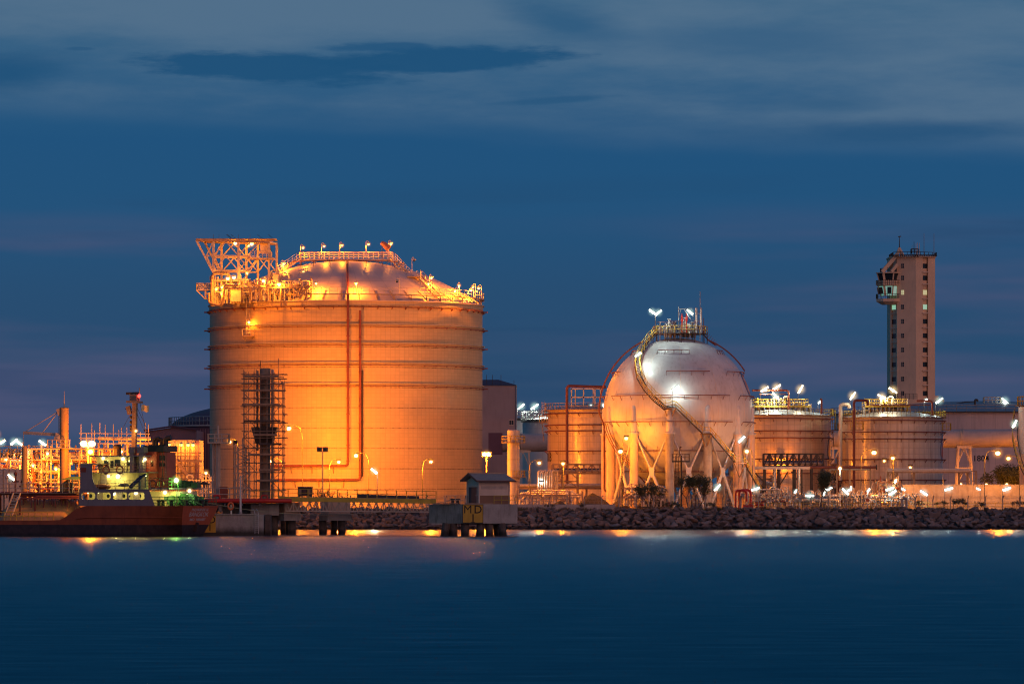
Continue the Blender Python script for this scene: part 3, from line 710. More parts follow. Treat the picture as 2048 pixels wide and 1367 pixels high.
def pipework(name, label, cat, x0, x1, y0, y1, D, depth, seed, n_up=14, n_run=4, mats=('pipe_cream', 'steel_cream'), posts=5, decks=1, valves=6, rmax=.28, group=None, railmat=None, redp=.0, goose=.4):
    """a process skid: posts, deck beams, running pipes, risers with goosenecks and valve bodies (pixel box given at depth D)"""
    r = random.Random(seed); t = thing(name, label, cat, (X((x0 + x1) / 2, D), D, Z(y1, D)), group)
    xa, xb, za, zb = X(x0, D), X(x1, D), Z(y1, D), Z(y0, D)
    for i in range(posts):
        x = xa + (xb - xa) * i / max(1, posts - 1)
        for dd in (0, depth):
            MB().bar((x, D + dd, za), (x, D + dd, zb - (zb - za) * r.uniform(0, .25)), .22).build('post', mats[1], t, False)
    for k in range(decks):
        z = za + (zb - za) * (k + 1) / (decks + .6)
        mb = MB()
        for dd in (0, depth): mb.bar((xa, D + dd, z), (xb, D + dd, z), .2)
        for i in range(posts):
            x = xa + (xb - xa) * i / max(1, posts - 1); mb.bar((x, D, z), (x, D + depth, z), .16)
        mb.build('deck_beam', mats[1], t, False)
        if railmat: rail(MB(), [(xa, D, z + .1), (xb, D, z + .1)], 1.05, 1.4, .04, 2).build('railing', railmat, t)
    for k in range(n_run):
        z = za + (zb - za) * r.uniform(.12, .85); y = D + r.uniform(0, depth); rr = r.uniform(.08, rmax)
        a, b = xa + (xb - xa) * r.uniform(0, .25), xb - (xb - xa) * r.uniform(0, .25)
        pts = [(a, y, za + .1), (a, y, z), (b, y, z), (b, y, z - (zb - za) * r.uniform(.1, .4))]
        MB().pipe(elbow(pts, .5, 3), rr, 8).build('pipe', 'pipe_red' if r.random() < redp else mats[0], t)
    for k in range(n_up):
        x = r.uniform(xa, xb); y = D + r.uniform(-.2, depth); zt = za + (zb - za) * r.uniform(.35, 1.0); rr = r.uniform(.05, rmax * .7)
        mb = MB()
        if r.random() < goose:
            g_ = r.uniform(.5, 1.3) * r.choice((-1, 1)); mb.pipe(elbow([(x, y, za), (x, y, zt), (x + g_, y, zt), (x + g_, y, zt - r.uniform(.6, 1.6))], .35, 3), rr, 7)
        else: mb.pipe([(x, y, za), (x, y, zt)], rr, 7)
        for q in range(2):
            z = za + (zt - za) * r.uniform(.2, .9); mb.lathe([(rr * .9, z - .06), (rr * 1.9, z - .06), (rr * 1.9, z + .06), (rr * .9, z + .06)], x, y, 8)
        mb.build('pipe', 'pipe_red' if r.random() < redp else mats[0], t)
    for k in range(valves):
        x = r.uniform(xa, xb); y = D - .25; z = za + (zb - za) * r.uniform(.1, .75); s = r.uniform(.16, .3)
        mb = MB(); mb.ball((x, y, z), s, 8, 6); mb.pipe([(x, y, z), (x, y, z + s * 2.6)], s * .3, 6); mb.ringpipe(x, y, z + s * 2.6, s * .9, s * .18, 10, 4)
        mb.bar((x - s * .9, y, z + s * 2.6), (x + s * .9, y, z + s * 2.6), s * .2)
        mb.build('valve', mats[0] if r.random() > .4 else mats[1], t)
    return t
RD = 781.0
pipework('roof_pipework', 'dense cluster of brightly lit pipes and valves on the tank roof under the steel gantry', 'pipework', 424, 500, 548, 606, RD, 4, 11, 26, 7, posts=5, decks=2, valves=14)
pipework('roof_pipework', 'row of gooseneck pipes and valves rising from the tank roof beside the gantry', 'pipework', 500, 622, 552, 600, 777.5, 2.2, 12, 24, 3, posts=7, decks=1, valves=14, mats=('pipe_cream', 'steel_brown'))
pipework('roof_pipework', 'upper pipes between the gantry and the top walkway of the dome', 'pipework', 540, 600, 540, 572, 788, 3, 14, 14, 2, posts=3, decks=1, valves=5)
t = thing('vapour_pipe', 'thick bent pipe climbing over the edge of the tank roof', 'pipe', (X(424, 779), 779, Z(606, 779)))
MB().pipe(elbow([(X(424, 779), 779, Z(612, 779)), (X(424, 779), 779, Z(546, 779)), (X(457, 779), 780, Z(546, 779)), (X(457, 779), 780.5, Z(560, 779))], 1.0, 6), .3, 10).build('pipe', 'steel_brown', t)
MB().pipe(elbow([(X(418, 779), 779, Z(585, 779)), (X(418, 779), 779, Z(606, 779)), (X(445, 779), 777, Z(612, 779)), (X(452, 779), 776, Z(571, 779)), (X(476, 779), 777, Z(572, 779))], .6, 5), .22, 8).build('branch_pipe', 'steel_brown', t)
t = thing('roof_deck', 'long pipe deck with a short ladder stair in front of the dome', 'platform', (X(540, 777), 776.5, Z(577, 777)))
MB().bar((X(452, 777), 776.3, Z(577, 777)), (X(621, 777), 776.3, Z(574, 777)), .5, .22).build('deck', 'steel_brown', t, False)
for i in range(7):
    px = 458 + i * 26; MB().pipe([(X(px, 777), 776.3, Z(598, 777)), (X(px, 777), 776.3, Z(576, 777))], .11, 6).build('post', 'steel_brown', t)
rail(MB(), [(X(452, 777), 776.1, Z(576, 777)), (X(615, 777), 776.1, Z(574, 777))], 1.1, 1.1, .03, 2).build('railing', 'steel_cream', t)
stair(t, (X(615, 777), 776.3, Z(575, 777)), (X(596, 777), 775.2, Z(597, 777)), .8, 'steel_brown')
# equipment box cladding panels glowing behind the pipes
for (a, b, c, d, lb) in ((462, 482, 580, 603, 'square yellow lit equipment cabinet behind the roof pipes below the gantry'), (546, 557, 549, 572, 'narrow upright equipment cabinet at the end of the gooseneck pipes')):
    t = thing('equipment_cabinet', lb, 'cabinet', (X((a + b) / 2, 780), 780, Z(d, 780)))
    MB().box(X(a, 780), X(b, 780), 779.2, 781.4, Z(d, 780), Z(c, 780)).build('body', 'steel_cream', t, False)
    mb = MB(); mb.box(X(a, 780) - .08, X(b, 780) + .08, 779.1, 781.5, Z(c, 780), Z(c, 780) + .12); mb.build('lid', 'steel_brown', t, False)
# small access platform and ladder on the upper wall
xx = X(493, 777.5); yy = TD - math.sqrt(TR ** 2 - (xx - TX) ** 2)
t = thing('wall_ladder', 'caged ladder with a small landing on the upper tank wall beneath the roof pipes', 'ladder', (xx, yy, Z(665, 777)))
mb = MB()
for s in (-.3, .3): mb.pipe([(xx + s, yy - .55, Z(664, 777)), (xx + s, yy - .55, Z(598, 777))], .045, 5)
for k in range(20): z = Z(664, 777) + k * .3; mb.bar((xx - .3, yy - .55, z), (xx + .3, yy - .55, z), .04)
mb.build('ladder', 'steel_cream', t, False)
mb = MB(); mb.box(xx - 1.0, xx + 1.2, yy - 1.5, yy - .1, Z(671, 777), Z(669.5, 777)); mb.bar((xx - .9, yy - 1.4, Z(670, 777)), (xx - .3, yy - .1, Z(680, 777)), .1); mb.bar((xx + 1.1, yy - 1.4, Z(670, 777)), (xx + .5, yy - .1, Z(680, 777)), .1); mb.build('landing', 'steel_brown', t, False)
rail(MB(), [(xx - 1.0, yy - .2, Z(669.5, 777)), (xx - 1.0, yy - 1.5, Z(669.5, 777)), (xx + 1.2, yy - 1.5, Z(669.5, 777)), (xx + 1.2, yy - .2, Z(669.5, 777))], 1.1, .7, .04, 2).build('railing', 'steel_cream', t)
# windsock on the top platform
t = thing('windsock', 'faded orange and white windsock on a thin pole above the top walkway', 'windsock', (X(764, 797), 797.2, DZ))
MB().pipe([(X(764, 797), 797.2, DZ), (X(764, 797), 797.2, Z(484, 797))], .06, 6).build('pole', 'steel_dark', t)
pts = [(X(763, 797), 797.2, Z(485, 797)), (X(768, 797), 797.1, Z(488, 797)), (X(773, 797), 797.0, Z(493, 797)), (X(778, 797), 796.9, Z(497, 797))]
MB().pipe(pts, .35, 10, .62).build('sock', 'windsock_cloth', t)

# roof lamps (pixel x, y, pole base, lit power, description)
roof = [
 (606, 495, 798, DZ - 2.2, -.45, 'first from the gantry along the top walkway', 320), (648, 492, 797.5, DZ, -.45, 'second from the gantry along the top walkway', 320),
 (684, 490.5, 797.5, DZ, -.4, 'third from the gantry along the top walkway', 320), (737, 488, 797.5, DZ, -.45, 'fourth along the top walkway, left of the windsock', 320),
 (782, 487, 797.5, DZ, -.45, 'at the head of the long stair beside the windsock', 320), (567, 526.5, 793, DZ - 3.5, -.45, 'low beside the short stair of the dome', 400),
 (607, 543, 788, DZ - 5, .6, 'between the gooseneck pipes and the dome crown', 500), (863, 555, 788, DZ - 5, -.35, 'beside the lower flight of the long stair', 500),
 (857, 567, 780, WZ, .5, 'at the foot of the long stair', 600), (632, 566, 778.2, WZ, -.02, 'on a straight pole at the walkway left of the red riser', 900),
 (712.5, 566, 777.6, WZ, .02, 'on a straight pole at the walkway right of the red riser', 900), (918, 570.5, 786, WZ, .05, 'single one before the group at the roof edge', 500),
 (910, 581, 784, WZ, .45, 'lower one of a close pair near the roof edge', 600), (946, 573.5, 796, WZ, .45, 'tallest of the cluster at the far roof edge', 500),
 (942, 580, 789, WZ, .5, 'lowest of the cluster at the far roof edge', 700), (957, 576, 793, WZ, .5, 'outermost of the cluster at the far roof edge', 500)]
for px, py, D, b, dx, d, wt in roof:
    dome_lamp(px, py, D, 'orange well glass lamp ' + d, b, dx, wt * (9 if D < 779 else 8))
dome_lamp(794, 563, 776.0, 'unlit well glass lamp standing on the roof-edge walkway', WZ, .45, 0, lit=False)
dome_lamp(828.5, 521, 790, 'unlit gooseneck lamp rising above the stair landing of the dome', DZ - 4, -.4, 0, lit=False)
for px, py, D, d, wt in ((470.5, 486, 784, 'hung under the top beam of the gantry, towards the raker', 1500), (503.5, 487.5, 784, 'brightest one on the gantry, beside its middle post', 1500), (497, 491, 783.5, 'just below the brightest lamp of the gantry', 900),
                      (455.5, 556.5, 778, 'lower of the bright pair above the roof pipes', 1500), (468, 554.5, 778, 'upper of the bright pair above the roof pipes', 1500), (432.5, 578, 777, 'between the thick bent pipe and the small platform', 1000),
                      (444, 574, 777, 'above the short vertical pipes at the roof corner', 1000), (558, 568, 776, 'over the middle of the gooseneck pipes', 3000), (527, 561, 778, 'among the gooseneck pipes near the gantry foot', 1800),
                      (494, 546, 782, 'tucked under the lowest gantry beam', 900), (444, 587.5, 777, 'smallest one low at the roof corner', 500)):
    big = wt >= 1400; h = P(px, py, D)
    t = thing('bulkhead_lamp', 'orange bulkhead lamp ' + d, 'lamp', h + Vector((0, .3, .1)), 'lamps fixed to the roof steelwork')
    sh = MB().lathe([(.05, h.z + .42), (.16, h.z + .36), (.36, h.z + .18), (.36, h.z + .12), (.2, h.z + .12)], h.x, D, 12).build('lamp_shade', 'steel_cream', t)
    MB().ball(h, .30 if big else .2, 10, 7).build('bulb', 'bulb_sodium_big' if big else 'bulb_sodium', sh)
    bloom_ball(t, h, 1.0 if big else .7)
    light(t, h + Vector((0, -.5, -.4)), wt * 1.3, ORANGE, .15)
h = P(495, 641, 774.5); xx = X(495, 777); yy = TD - math.sqrt(TR ** 2 - (xx - TX) ** 2)
h = Vector((xx, yy - .95, h.z)); t = thing('bulkhead_lamp', 'single orange lamp on the upper tank wall throwing a fan of light below it', 'lamp', h)
sh = MB().lathe([(.05, h.z + .4), (.36, h.z + .2), (.36, h.z + .14)], h.x, h.y, 12).build('lamp_shade', 'steel_cream', t)
MB().bar(h + Vector((0, 0, .3)), h + Vector((0, 1.0, .3)), .08).build('arm', 'steel_cream', t, False)
MB().ball(h, .22, 10, 7).build('bulb', 'bulb_sodium_big', sh); light(t, h + Vector((.1, -.15, -.35)), 900, ORANGE, .12)
# ================================================================ mooring dolphin with the hut
def dolphin(D):
    D = 534.0
    t = thing('mooring_dolphin', 'concrete mooring dolphin on raked piles with a yellow MD 1 board', 'dolphin', (X(946, D), D, 0))
    zt, zb = Z(1007.5, D), Z(1046, D)
    a, b, c, d = X(857.5, D), X(925, D), X(966.5, D), X(1035, D)
    front = D
    def block(name, pts, mat): return MB().prism(pts, zb, zt).build(name, mat, t, False)
    block('deck_block', [(b, front), (c, front), (d, front + 1.2), (d - .4, front + 7), (a + .4, front + 7), (a, front + 2.6)], 'concrete')
    # weathered left face, shade painted in too, as a facing 3 mm proud
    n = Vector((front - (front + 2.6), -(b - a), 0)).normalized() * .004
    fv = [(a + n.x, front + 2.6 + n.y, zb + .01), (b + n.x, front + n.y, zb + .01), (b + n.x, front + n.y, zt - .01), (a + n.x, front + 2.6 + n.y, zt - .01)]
    MB().face(fv).build('stained_shaded_face', 'concrete_dark', t, False)
    mb = MB(); mb.box(a + .3, d - .3, front + 1.5, front + 5.5, zb - .12, zb + .0); mb.build('soffit', 'concrete', t, False)
    s = MB(); s.box(b, c, front - .06, front - .003, zb + .03, zt - .03); sb = s.build('sign_board', 'sign_yellow', t, False)
    fr = MB()
    for q in ((b, zb + .03, c, zb + .10), (b, zt - .10, c, zt - .03), (b, zb + .10, b + .06, zt - .10), (c - .06, zb + .10, c, zt - .10)): fr.box(q[0], q[2], front - .075, front - .061, q[1], q[3])
    fr.build('frame', 'sign_black', sb, False)
    cx = (b + c) / 2; W = c - b
    text_mesh('M', 1.34, 'sign_black', sb, lambda u, v: (cx - .60 + u * .98, front - .068, zt - .66 + v))
    text_mesh('D', 1.34, 'sign_black', sb, lambda u, v: (cx + .60 + u * .98, front - .068, zt - .66 + v), bold=.012)
    text_mesh('1', 1.34, 'sign_black', sb, lambda u, v: (cx + .02 + u * .98, front - .068, zb + .58 + v), bold=.012)
    MB().box(cx - .26, cx + .26, front - .070, front - .0615, zb + .105, zb + .17).build('lettering', 'sign_black', sb, False)
    for (x0, x1, dy) in ((884, 893, .8), (897, 901, 3.2), (908, 906, 1.2), (930, 930, .9), (961, 959, .9), (978, 981, 1.0), (992, 996, 3.4), (1003, 1009, 1.0), (1000, 1004, 5.2)):
        # head under the block, toe raked outward in the water
        hx, tx = X(x1 if x1 < 930 else x0, D), X(x0 if x1 < 930 else x1, D)
        MB().pipe([(hx, front + dy, zb), (tx, front + dy - .3 + .1, -1.6)], .47 if dy < 2 else .36, 16).build('pile', 'pile', t)
    # bollards and quick-release hooks on top
    for px in (905, 915):
        mb = MB(); x = X(px, D); mb.lathe([(.28, zt), (.2, zt + .1), (.18, zt + .45), (.32, zt + .55), (.3, zt + .65), (.02, zt + .7)], x, front + 2.2, 12); mb.build('bollard', 'steel_dark', t)
    mb = MB(); rail(mb, [(X(889, D), front + 2.2, zt), (X(932, D), front + 1.6, zt)], 1.0, .6, .04, 2); mb.build('railing', 'steel_cream', t)
    mb = MB(); rail(mb, [(X(988, D), front + .9, zt), (X(1034, D), front + 1.5, zt), (X(1034, D), front + 4.5, zt)], 1.0, .8, .035, 2); mb.build('railing', 'yellow_paint', t)
    mb = MB(); mb.bar((X(868, D), front + 1.4, zt + .06), (X(915, D), front + .6, zt + .08), .5, .1); mb.bar((X(930, D), front + .5, zt + .06), (X(985, D), front + .6, zt + .06), .4, .12); mb.build('deck_edge', 'steel_brown', t, False)
dolphin(534)
def hut():
    D = 535.6; base = Z(1004.5, 536); cornerx = X(958, D)
    rz = R_(26)
    L, Wd, H = 3.95, 3.2, 2.75
    t = thing('control_hut', 'small white and brown hut with a tiled gable roof on the mooring dolphin', 'hut', (cornerx, D, Z(1007.5, 534)), rz=rz, local=True)
    z0 = 0
    # local x runs along the long side, y runs back along the gable side; origin is the near corner
    MB().box(0, L, 0, Wd, 1.02, H).build('wall', 'hut_white', t, False)
    MB().box(-.003, L + .003, -.003, Wd + .003, z0, 1.02).build('plinth', 'hut_brown', t, False)
    for x, y in ((0, 0), (L, 0), (0, Wd)): MB().box(x - .08, x + .08, y - .08, y + .08, 0, H - .03).build('corner_post', 'hut_white', t, False)
    mb = MB(); mb.add([(-.002, -.1, H), (-.002, Wd + .1, H), (-.002, Wd / 2, H + .62), (.1, -.1, H), (.1, Wd + .1, H), (.1, Wd / 2, H + .62)], [(0, 2, 1), (3, 4, 5), (0, 1, 4, 3), (1, 2, 5, 4), (2, 0, 3, 5)]); mb.build('gable', 'hut_white', t, False)
    rf = MB(); e = .62
    for s in (1, -1):
        yy0, yy1 = (-e, Wd / 2) if s == 1 else (Wd + e, Wd / 2)
        za, zb = H - .08, H + .78
        rf.add([(-e, yy0, za), (L + e, yy0, za), (L + e - .5, yy1, zb), (-e, yy1, zb), (-e, yy0, za + .14), (L + e, yy0, za + .14), (L + e - .5, yy1, zb + .14), (-e, yy1, zb + .14)],
               [(3, 2, 1, 0), (4, 5, 6, 7), (0, 1, 5, 4), (1, 2, 6, 5), (2, 3, 7, 6), (3, 0, 4, 7)])
    roof = rf.build('roof', 'roof_tile', t, False)
    MB().bar((-e, Wd / 2, H + .93), (L + e - .5, Wd / 2, H + .93), .16, .1).build('ridge', 'roof_tile', roof, False)
    mb = MB(); mb.bar((-e - .02, -e, H - .02), (-e - .02, Wd / 2, H + .84), .06, .2); mb.bar((-e - .02, Wd / 2, H + .84), (-e - .02, Wd + e, H - .02), .06, .2); mb.bar((-e, -e - .03, H - .05), (L + e, -e - .03, H - .05), .06, .2); mb.build('fascia', 'door_brown', roof, False)
    d = MB().box(-.06, -.01, .45, Wd - .5, .02, 2.0).build('door', 'door_brown', t, False)
    MB().box(-.10, -.065, .6, .66, .95, 1.15).build('handle', 'galvanised', d, False)
    mb = MB(); mb.box(-.09, -.012, .36, .44, .02, 2.1); mb.box(-.09, -.012, Wd - .49, Wd - .41, .02, 2.1); mb.box(-.09, -.012, .441, Wd - .491, 2.02, 2.1); mb.build('door_frame', 'hut_white', t, False)
    vn = MB()
    for i in range(22):
        for j in range(2):
            x = .3 + i * (L - .6) / 22; z = 1.78 + j * .2; vn.box(x, x + .11, -.02, -.004, z, z + .14)
    vn.build('vent_grille', 'steel_grey', t, False)
hut()

# ================================================================ berthing block, jetty, walkway
def berth():
    D = 541.0
    t = thing('berthing_dolphin', 'stained concrete berthing block behind the ship stern with a yellow BD 1 board', 'dolphin', (X(470, D), D, 0))
    zt, zb = Z(1029, D), -.9
    MB().box(X(403, D), X(527, D), D, D + 7, zb, zt).build('block', 'concrete_wet', t, False)
    MB().box(X(404, D), X(512, D), D - .15, D + 1.2, zt, zt + .12).build('coping', 'concrete', t, False)
    s = MB(); s.box(X(404, D), X(431.5, D), D - .07, D - .003, Z(1064, D), Z(1031, D)); sb = s.build('sign_board', 'sign_yellow', t, False)
    for ch, px, py in (('B', 411, 1039.5), ('D', 424.5, 1039.5), ('1', 420, 1055)):
        text_mesh(ch, 1.15, 'sign_black', sb, lambda u, v, px=px, py=py: (X(px, D) + u * .95, D - .08, Z(py, D) + v), bold=.008)
    lb = MB()
    for s_ in (0, .42):
        x = X(510, D) + s_
        lb.pipe(elbow([(x, D - .2, .2), (x, D - .2, zt + .3), (x - .25, D + .0, zt + .75), (x - .4, D + .7, zt + .5)], .3, 4), .035, 6)
    for k in range(10): z = .35 + k * .25; lb.bar((X(510, D), D - .2, z), (X(510, D) + .42, D - .2, z), .035)
    lb.build('ladder', 'galvanised', t)
    MB().box(X(529, D), X(540, D), D + 1.5, D + 3.5, -1.2, Z(1028, D)).build('fender_pile', 'pile', t, False)
    return zt
bz = berth()
D = 541.5
t = thing('lifebuoy_stand', 'orange lifebuoy on a white post on the berthing block', 'lifebuoy', (X(462.5, D), D, bz + .12))
MB().box(X(462.5, D) - .09, X(462.5, D) + .09, D - .05, D + .05, bz + .12, Z(1008, D)).build('post', 'white_paint', t, False)
pts = [(X(461.5, D) + .30 * math.cos(a), D - .16, Z(1011.5, D) + .40 * math.sin(a)) for a in [2 * math.pi * i / 20 for i in range(20)]]
MB().pipe(pts, .11, 8, closed=True).build('ring_buoy', 'buoy_orange', t)
t = thing('thin_mast', 'slim white mast standing on the berthing block behind the lifebuoy', 'mast', (X(480.5, D), D + .6, bz))
MB().pipe([(X(480.5, D), D + .6, bz), (X(480.5, D), D + .6, Z(950, D))], .13, 8, .08).build('pole', 'white_paint', t)
MB().pipe([(X(480.5, D), D + .6, bz + .1), (X(480.5, D), D + .6, bz + .35)], .22, 8).build('base', 'steel_grey', t)

def jetty():
    D = 556.0
    zt = Z(1000, D)
    t = thing('jetty_platform', 'concrete jetty head with red fire pipe carried on dark piles', 'jetty', (X(500, D), D, 0))
    MB().box(X(396, D), X(566, D), D, D + 12, Z(1006, D), zt).build('deck', 'concrete', t, False)
    MB().box(X(500, D), X(556, D), D + 1.5, D + 8, Z(1030, D), Z(1006.2, D)).build('crossbeam', 'concrete', t, False)
    MB().box(X(440, D), X(500, D), D + 5, D + 8, Z(1030, D), Z(1006.2, D)).build('crossbeam', 'concrete_dark', t, False)
    MB().box(X(400, D), X(442, D), D + 1, D + 3, Z(1022, D), Z(1006.2, D)).build('crossbeam', 'concrete', t, False)
    for px, d in ((546, 1), (430, 6), (470, 6), (505, 9), (560, 8)): MB().pipe([(X(px, D), D + 2 + d, -2), (X(px, D), D + 2 + d, Z(1030, D) + .1)], .45, 14).build('pile', 'pile', t)
    rail(MB(), [(X(398, D), D - .02, zt), (X(500, D), D - .02, zt)], 1.5, 1.3, .045, 2).build('railing', 'steel_cream', t)
    rail(MB(), [(X(500, D), D - .02, zt), (X(566, D), D - .02, zt)], 1.1, 1.3, .035, 2).build('railing', 'yellow_paint', t)
    t2 = thing('fire_water_pipe', 'thick red fire water pipe along the edge of the jetty head', 'pipe', (X(470, D), D - .5, zt))
    MB().pipe(elbow([(X(408, D), D - .5, Z(1001, D)), (X(540, D), D - .5, Z(1001, D)), (X(582, D), D + .5, Z(1001, D))], .5), .27, 12).build('pipe', 'valve_red', t2)
    MB().pipe(elbow([(X(428, D), D - .5, Z(995, D)), (X(428, D), D - .5, Z(990, D)), (X(440, D), D - .5, Z(990, D)), (X(440, D), D - .5, Z(1000, D))], .2), .12, 8).build('branch_pipe', 'valve_red', t2)
    MB().pipe(elbow([(X(523, D), D - .5, Z(1000, D)), (X(523, D), D - .5, Z(990, D)), (X(535, D), D - .5, Z(990, D)), (X(535, D), D - .5, Z(1000, D))], .2), .1, 8).build('branch_pipe', 'valve_red', t2)
    for px in (415, 450, 485, 520): MB().bar((X(px, D), D - .5, Z(1001, D) - .5), (X(px, D), D + .2, Z(1001, D) - .2), .15).build('bracket', 'steel_grey', t2, False)
    # trestle caps
    for (a, b, y1, y2, dd, piles, lb) in ((555, 602, 1004, 1040.5, 558, (583,), 'nearer the jetty head'), (637, 703, 1002, 1040.5, 560, (645, 683), 'under the middle of the yellow walkway')):
        q = thing('trestle_pier', 'square concrete pier on round dark piles ' + lb, 'pier', (X((a + b) / 2, dd), dd, 0))
        m = a + (b - a) * .28
        MB().prism([(X(a, dd), dd + 1.2), (X(m, dd), dd), (X(b, dd), dd + .6), (X(b, dd) - .2, dd + 5), (X(a, dd) + .2, dd + 5)], Z(y2, dd), Z(y2 - 14, dd)).build('cap', 'concrete', q, False)
        MB().prism([(X(a + 2, dd), dd + 2.2), (X(m, dd), dd + 1), (X(b, dd) - .2, dd + 1.6), (X(b, dd) - .4, dd + 4.5), (X(a, dd) + .4, dd + 4.5)], Z(y2 - 14, dd) + .003, Z(y1, dd)).build('upstand', 'pale_render', q, False)
        for px in piles: MB().pipe([(X(px, dd) - .05, dd + 1.6, Z(y2, dd) + .05), (X(px, dd) + .05, dd + 1.4, -2)], .48, 16).build('pile', 'pile', q)
        MB().pipe([(X((a + b) / 2 - 4, dd), dd + 3.6, Z(y2, dd) + .05), (X((a + b) / 2 - 4, dd), dd + 3.6, -2)], .4, 16).build('pile', 'pile', q)
    # access walkway
    D = 557.0
    t = thing('access_walkway', 'long yellow steel walkway on a lattice truss leading from the jetty to the mooring dolphin', 'walkway', (X(700, D), D, Z(1000, D)))
    x0, x1 = X(556, D), X(872, D); zl, zr = Z(993, D), Z(998, D)
    mb = MB(); mb.bar((x0, D, zl - .25), (x1, D, zr - .25), .12, .55); mb.bar((x0, D + 2, zl - .25), (x1, D + 2, zr - .25), .12, .55); mb.build('girder', 'yellow_paint', t, False)
    mb = MB(); mb.add([(x0, D, zl), (x1, D, zr), (x1, D + 2, zr), (x0, D + 2, zl), (x0, D, zl + .06), (x1, D, zr + .06), (x1, D + 2, zr + .06), (x0, D + 2, zl + .06)], [(3, 2, 1, 0), (4, 5, 6, 7), (0, 1, 5, 4), (1, 2, 6, 5), (2, 3, 7, 6), (3, 0, 4, 7)]); mb.build('deck', 'steel_grey', t, False)
    rail(MB(), [(x0, D + .02, zl + .05), (x1, D + .02, zr + .05)], .95, 1.25, .03, 2).build('railing', 'yellow_paint', t)
    rail(MB(), [(x0, D + 1.98, zl + .05), (x1, D + 1.98, zr + .05)], .95, 1.25, .03, 2).build('railing', 'yellow_paint', t)
    for yy in (D + .1, D + 1.9):
        mb = MB(); tx0 = X(572, D); zb_ = Z(1021, D)
        mb.bar((tx0, yy, zb_), (x1, yy, Z(1023, D)), .12); mb.bar((tx0, yy, Z(1002, D)), (x1, yy, Z(1004, D)), .12)
        n = 20
        for i in range(n):
            xa = tx0 + (x1 - tx0) * i / n; xb = tx0 + (x1 - tx0) * (i + 1) / n; xm = (xa + xb) / 2
            mb.bar((xa, yy, Z(1003, D)), (xm, yy, zb_), .07); mb.bar((xm, yy, zb_), (xb, yy, Z(1003, D)), .07); mb.bar((xa, yy, zb_), (xa, yy, Z(1003, D)), .06)
        mb.build('truss', 'steel_cream', t, False)
    tk = thing('long_skiff_cover', 'long dark tarpaulin-covered pipe bundle lying behind the walkway railing', 'pipe bundle', (X(770, 566), 566, Z(994, 566)))
    mb = MB()
    for k in range(4): mb.pipe([(X(714, 566), 566 + k * .3, Z(993, 566) + .12 * (k % 2)), (X(838, 566), 566 + k * .3, Z(996, 566) + .12 * (k % 2))], .22, 8, .16)
    mb.build('pipe', 'steel_dark', tk)
    for px in (725, 770, 815): MB().box(X(px, 566) - .2, X(px, 566) + .2, 565.6, 567.2, Z(1004, 566), Z(995, 566)).build('support', 'steel_grey', tk, False)
jetty()

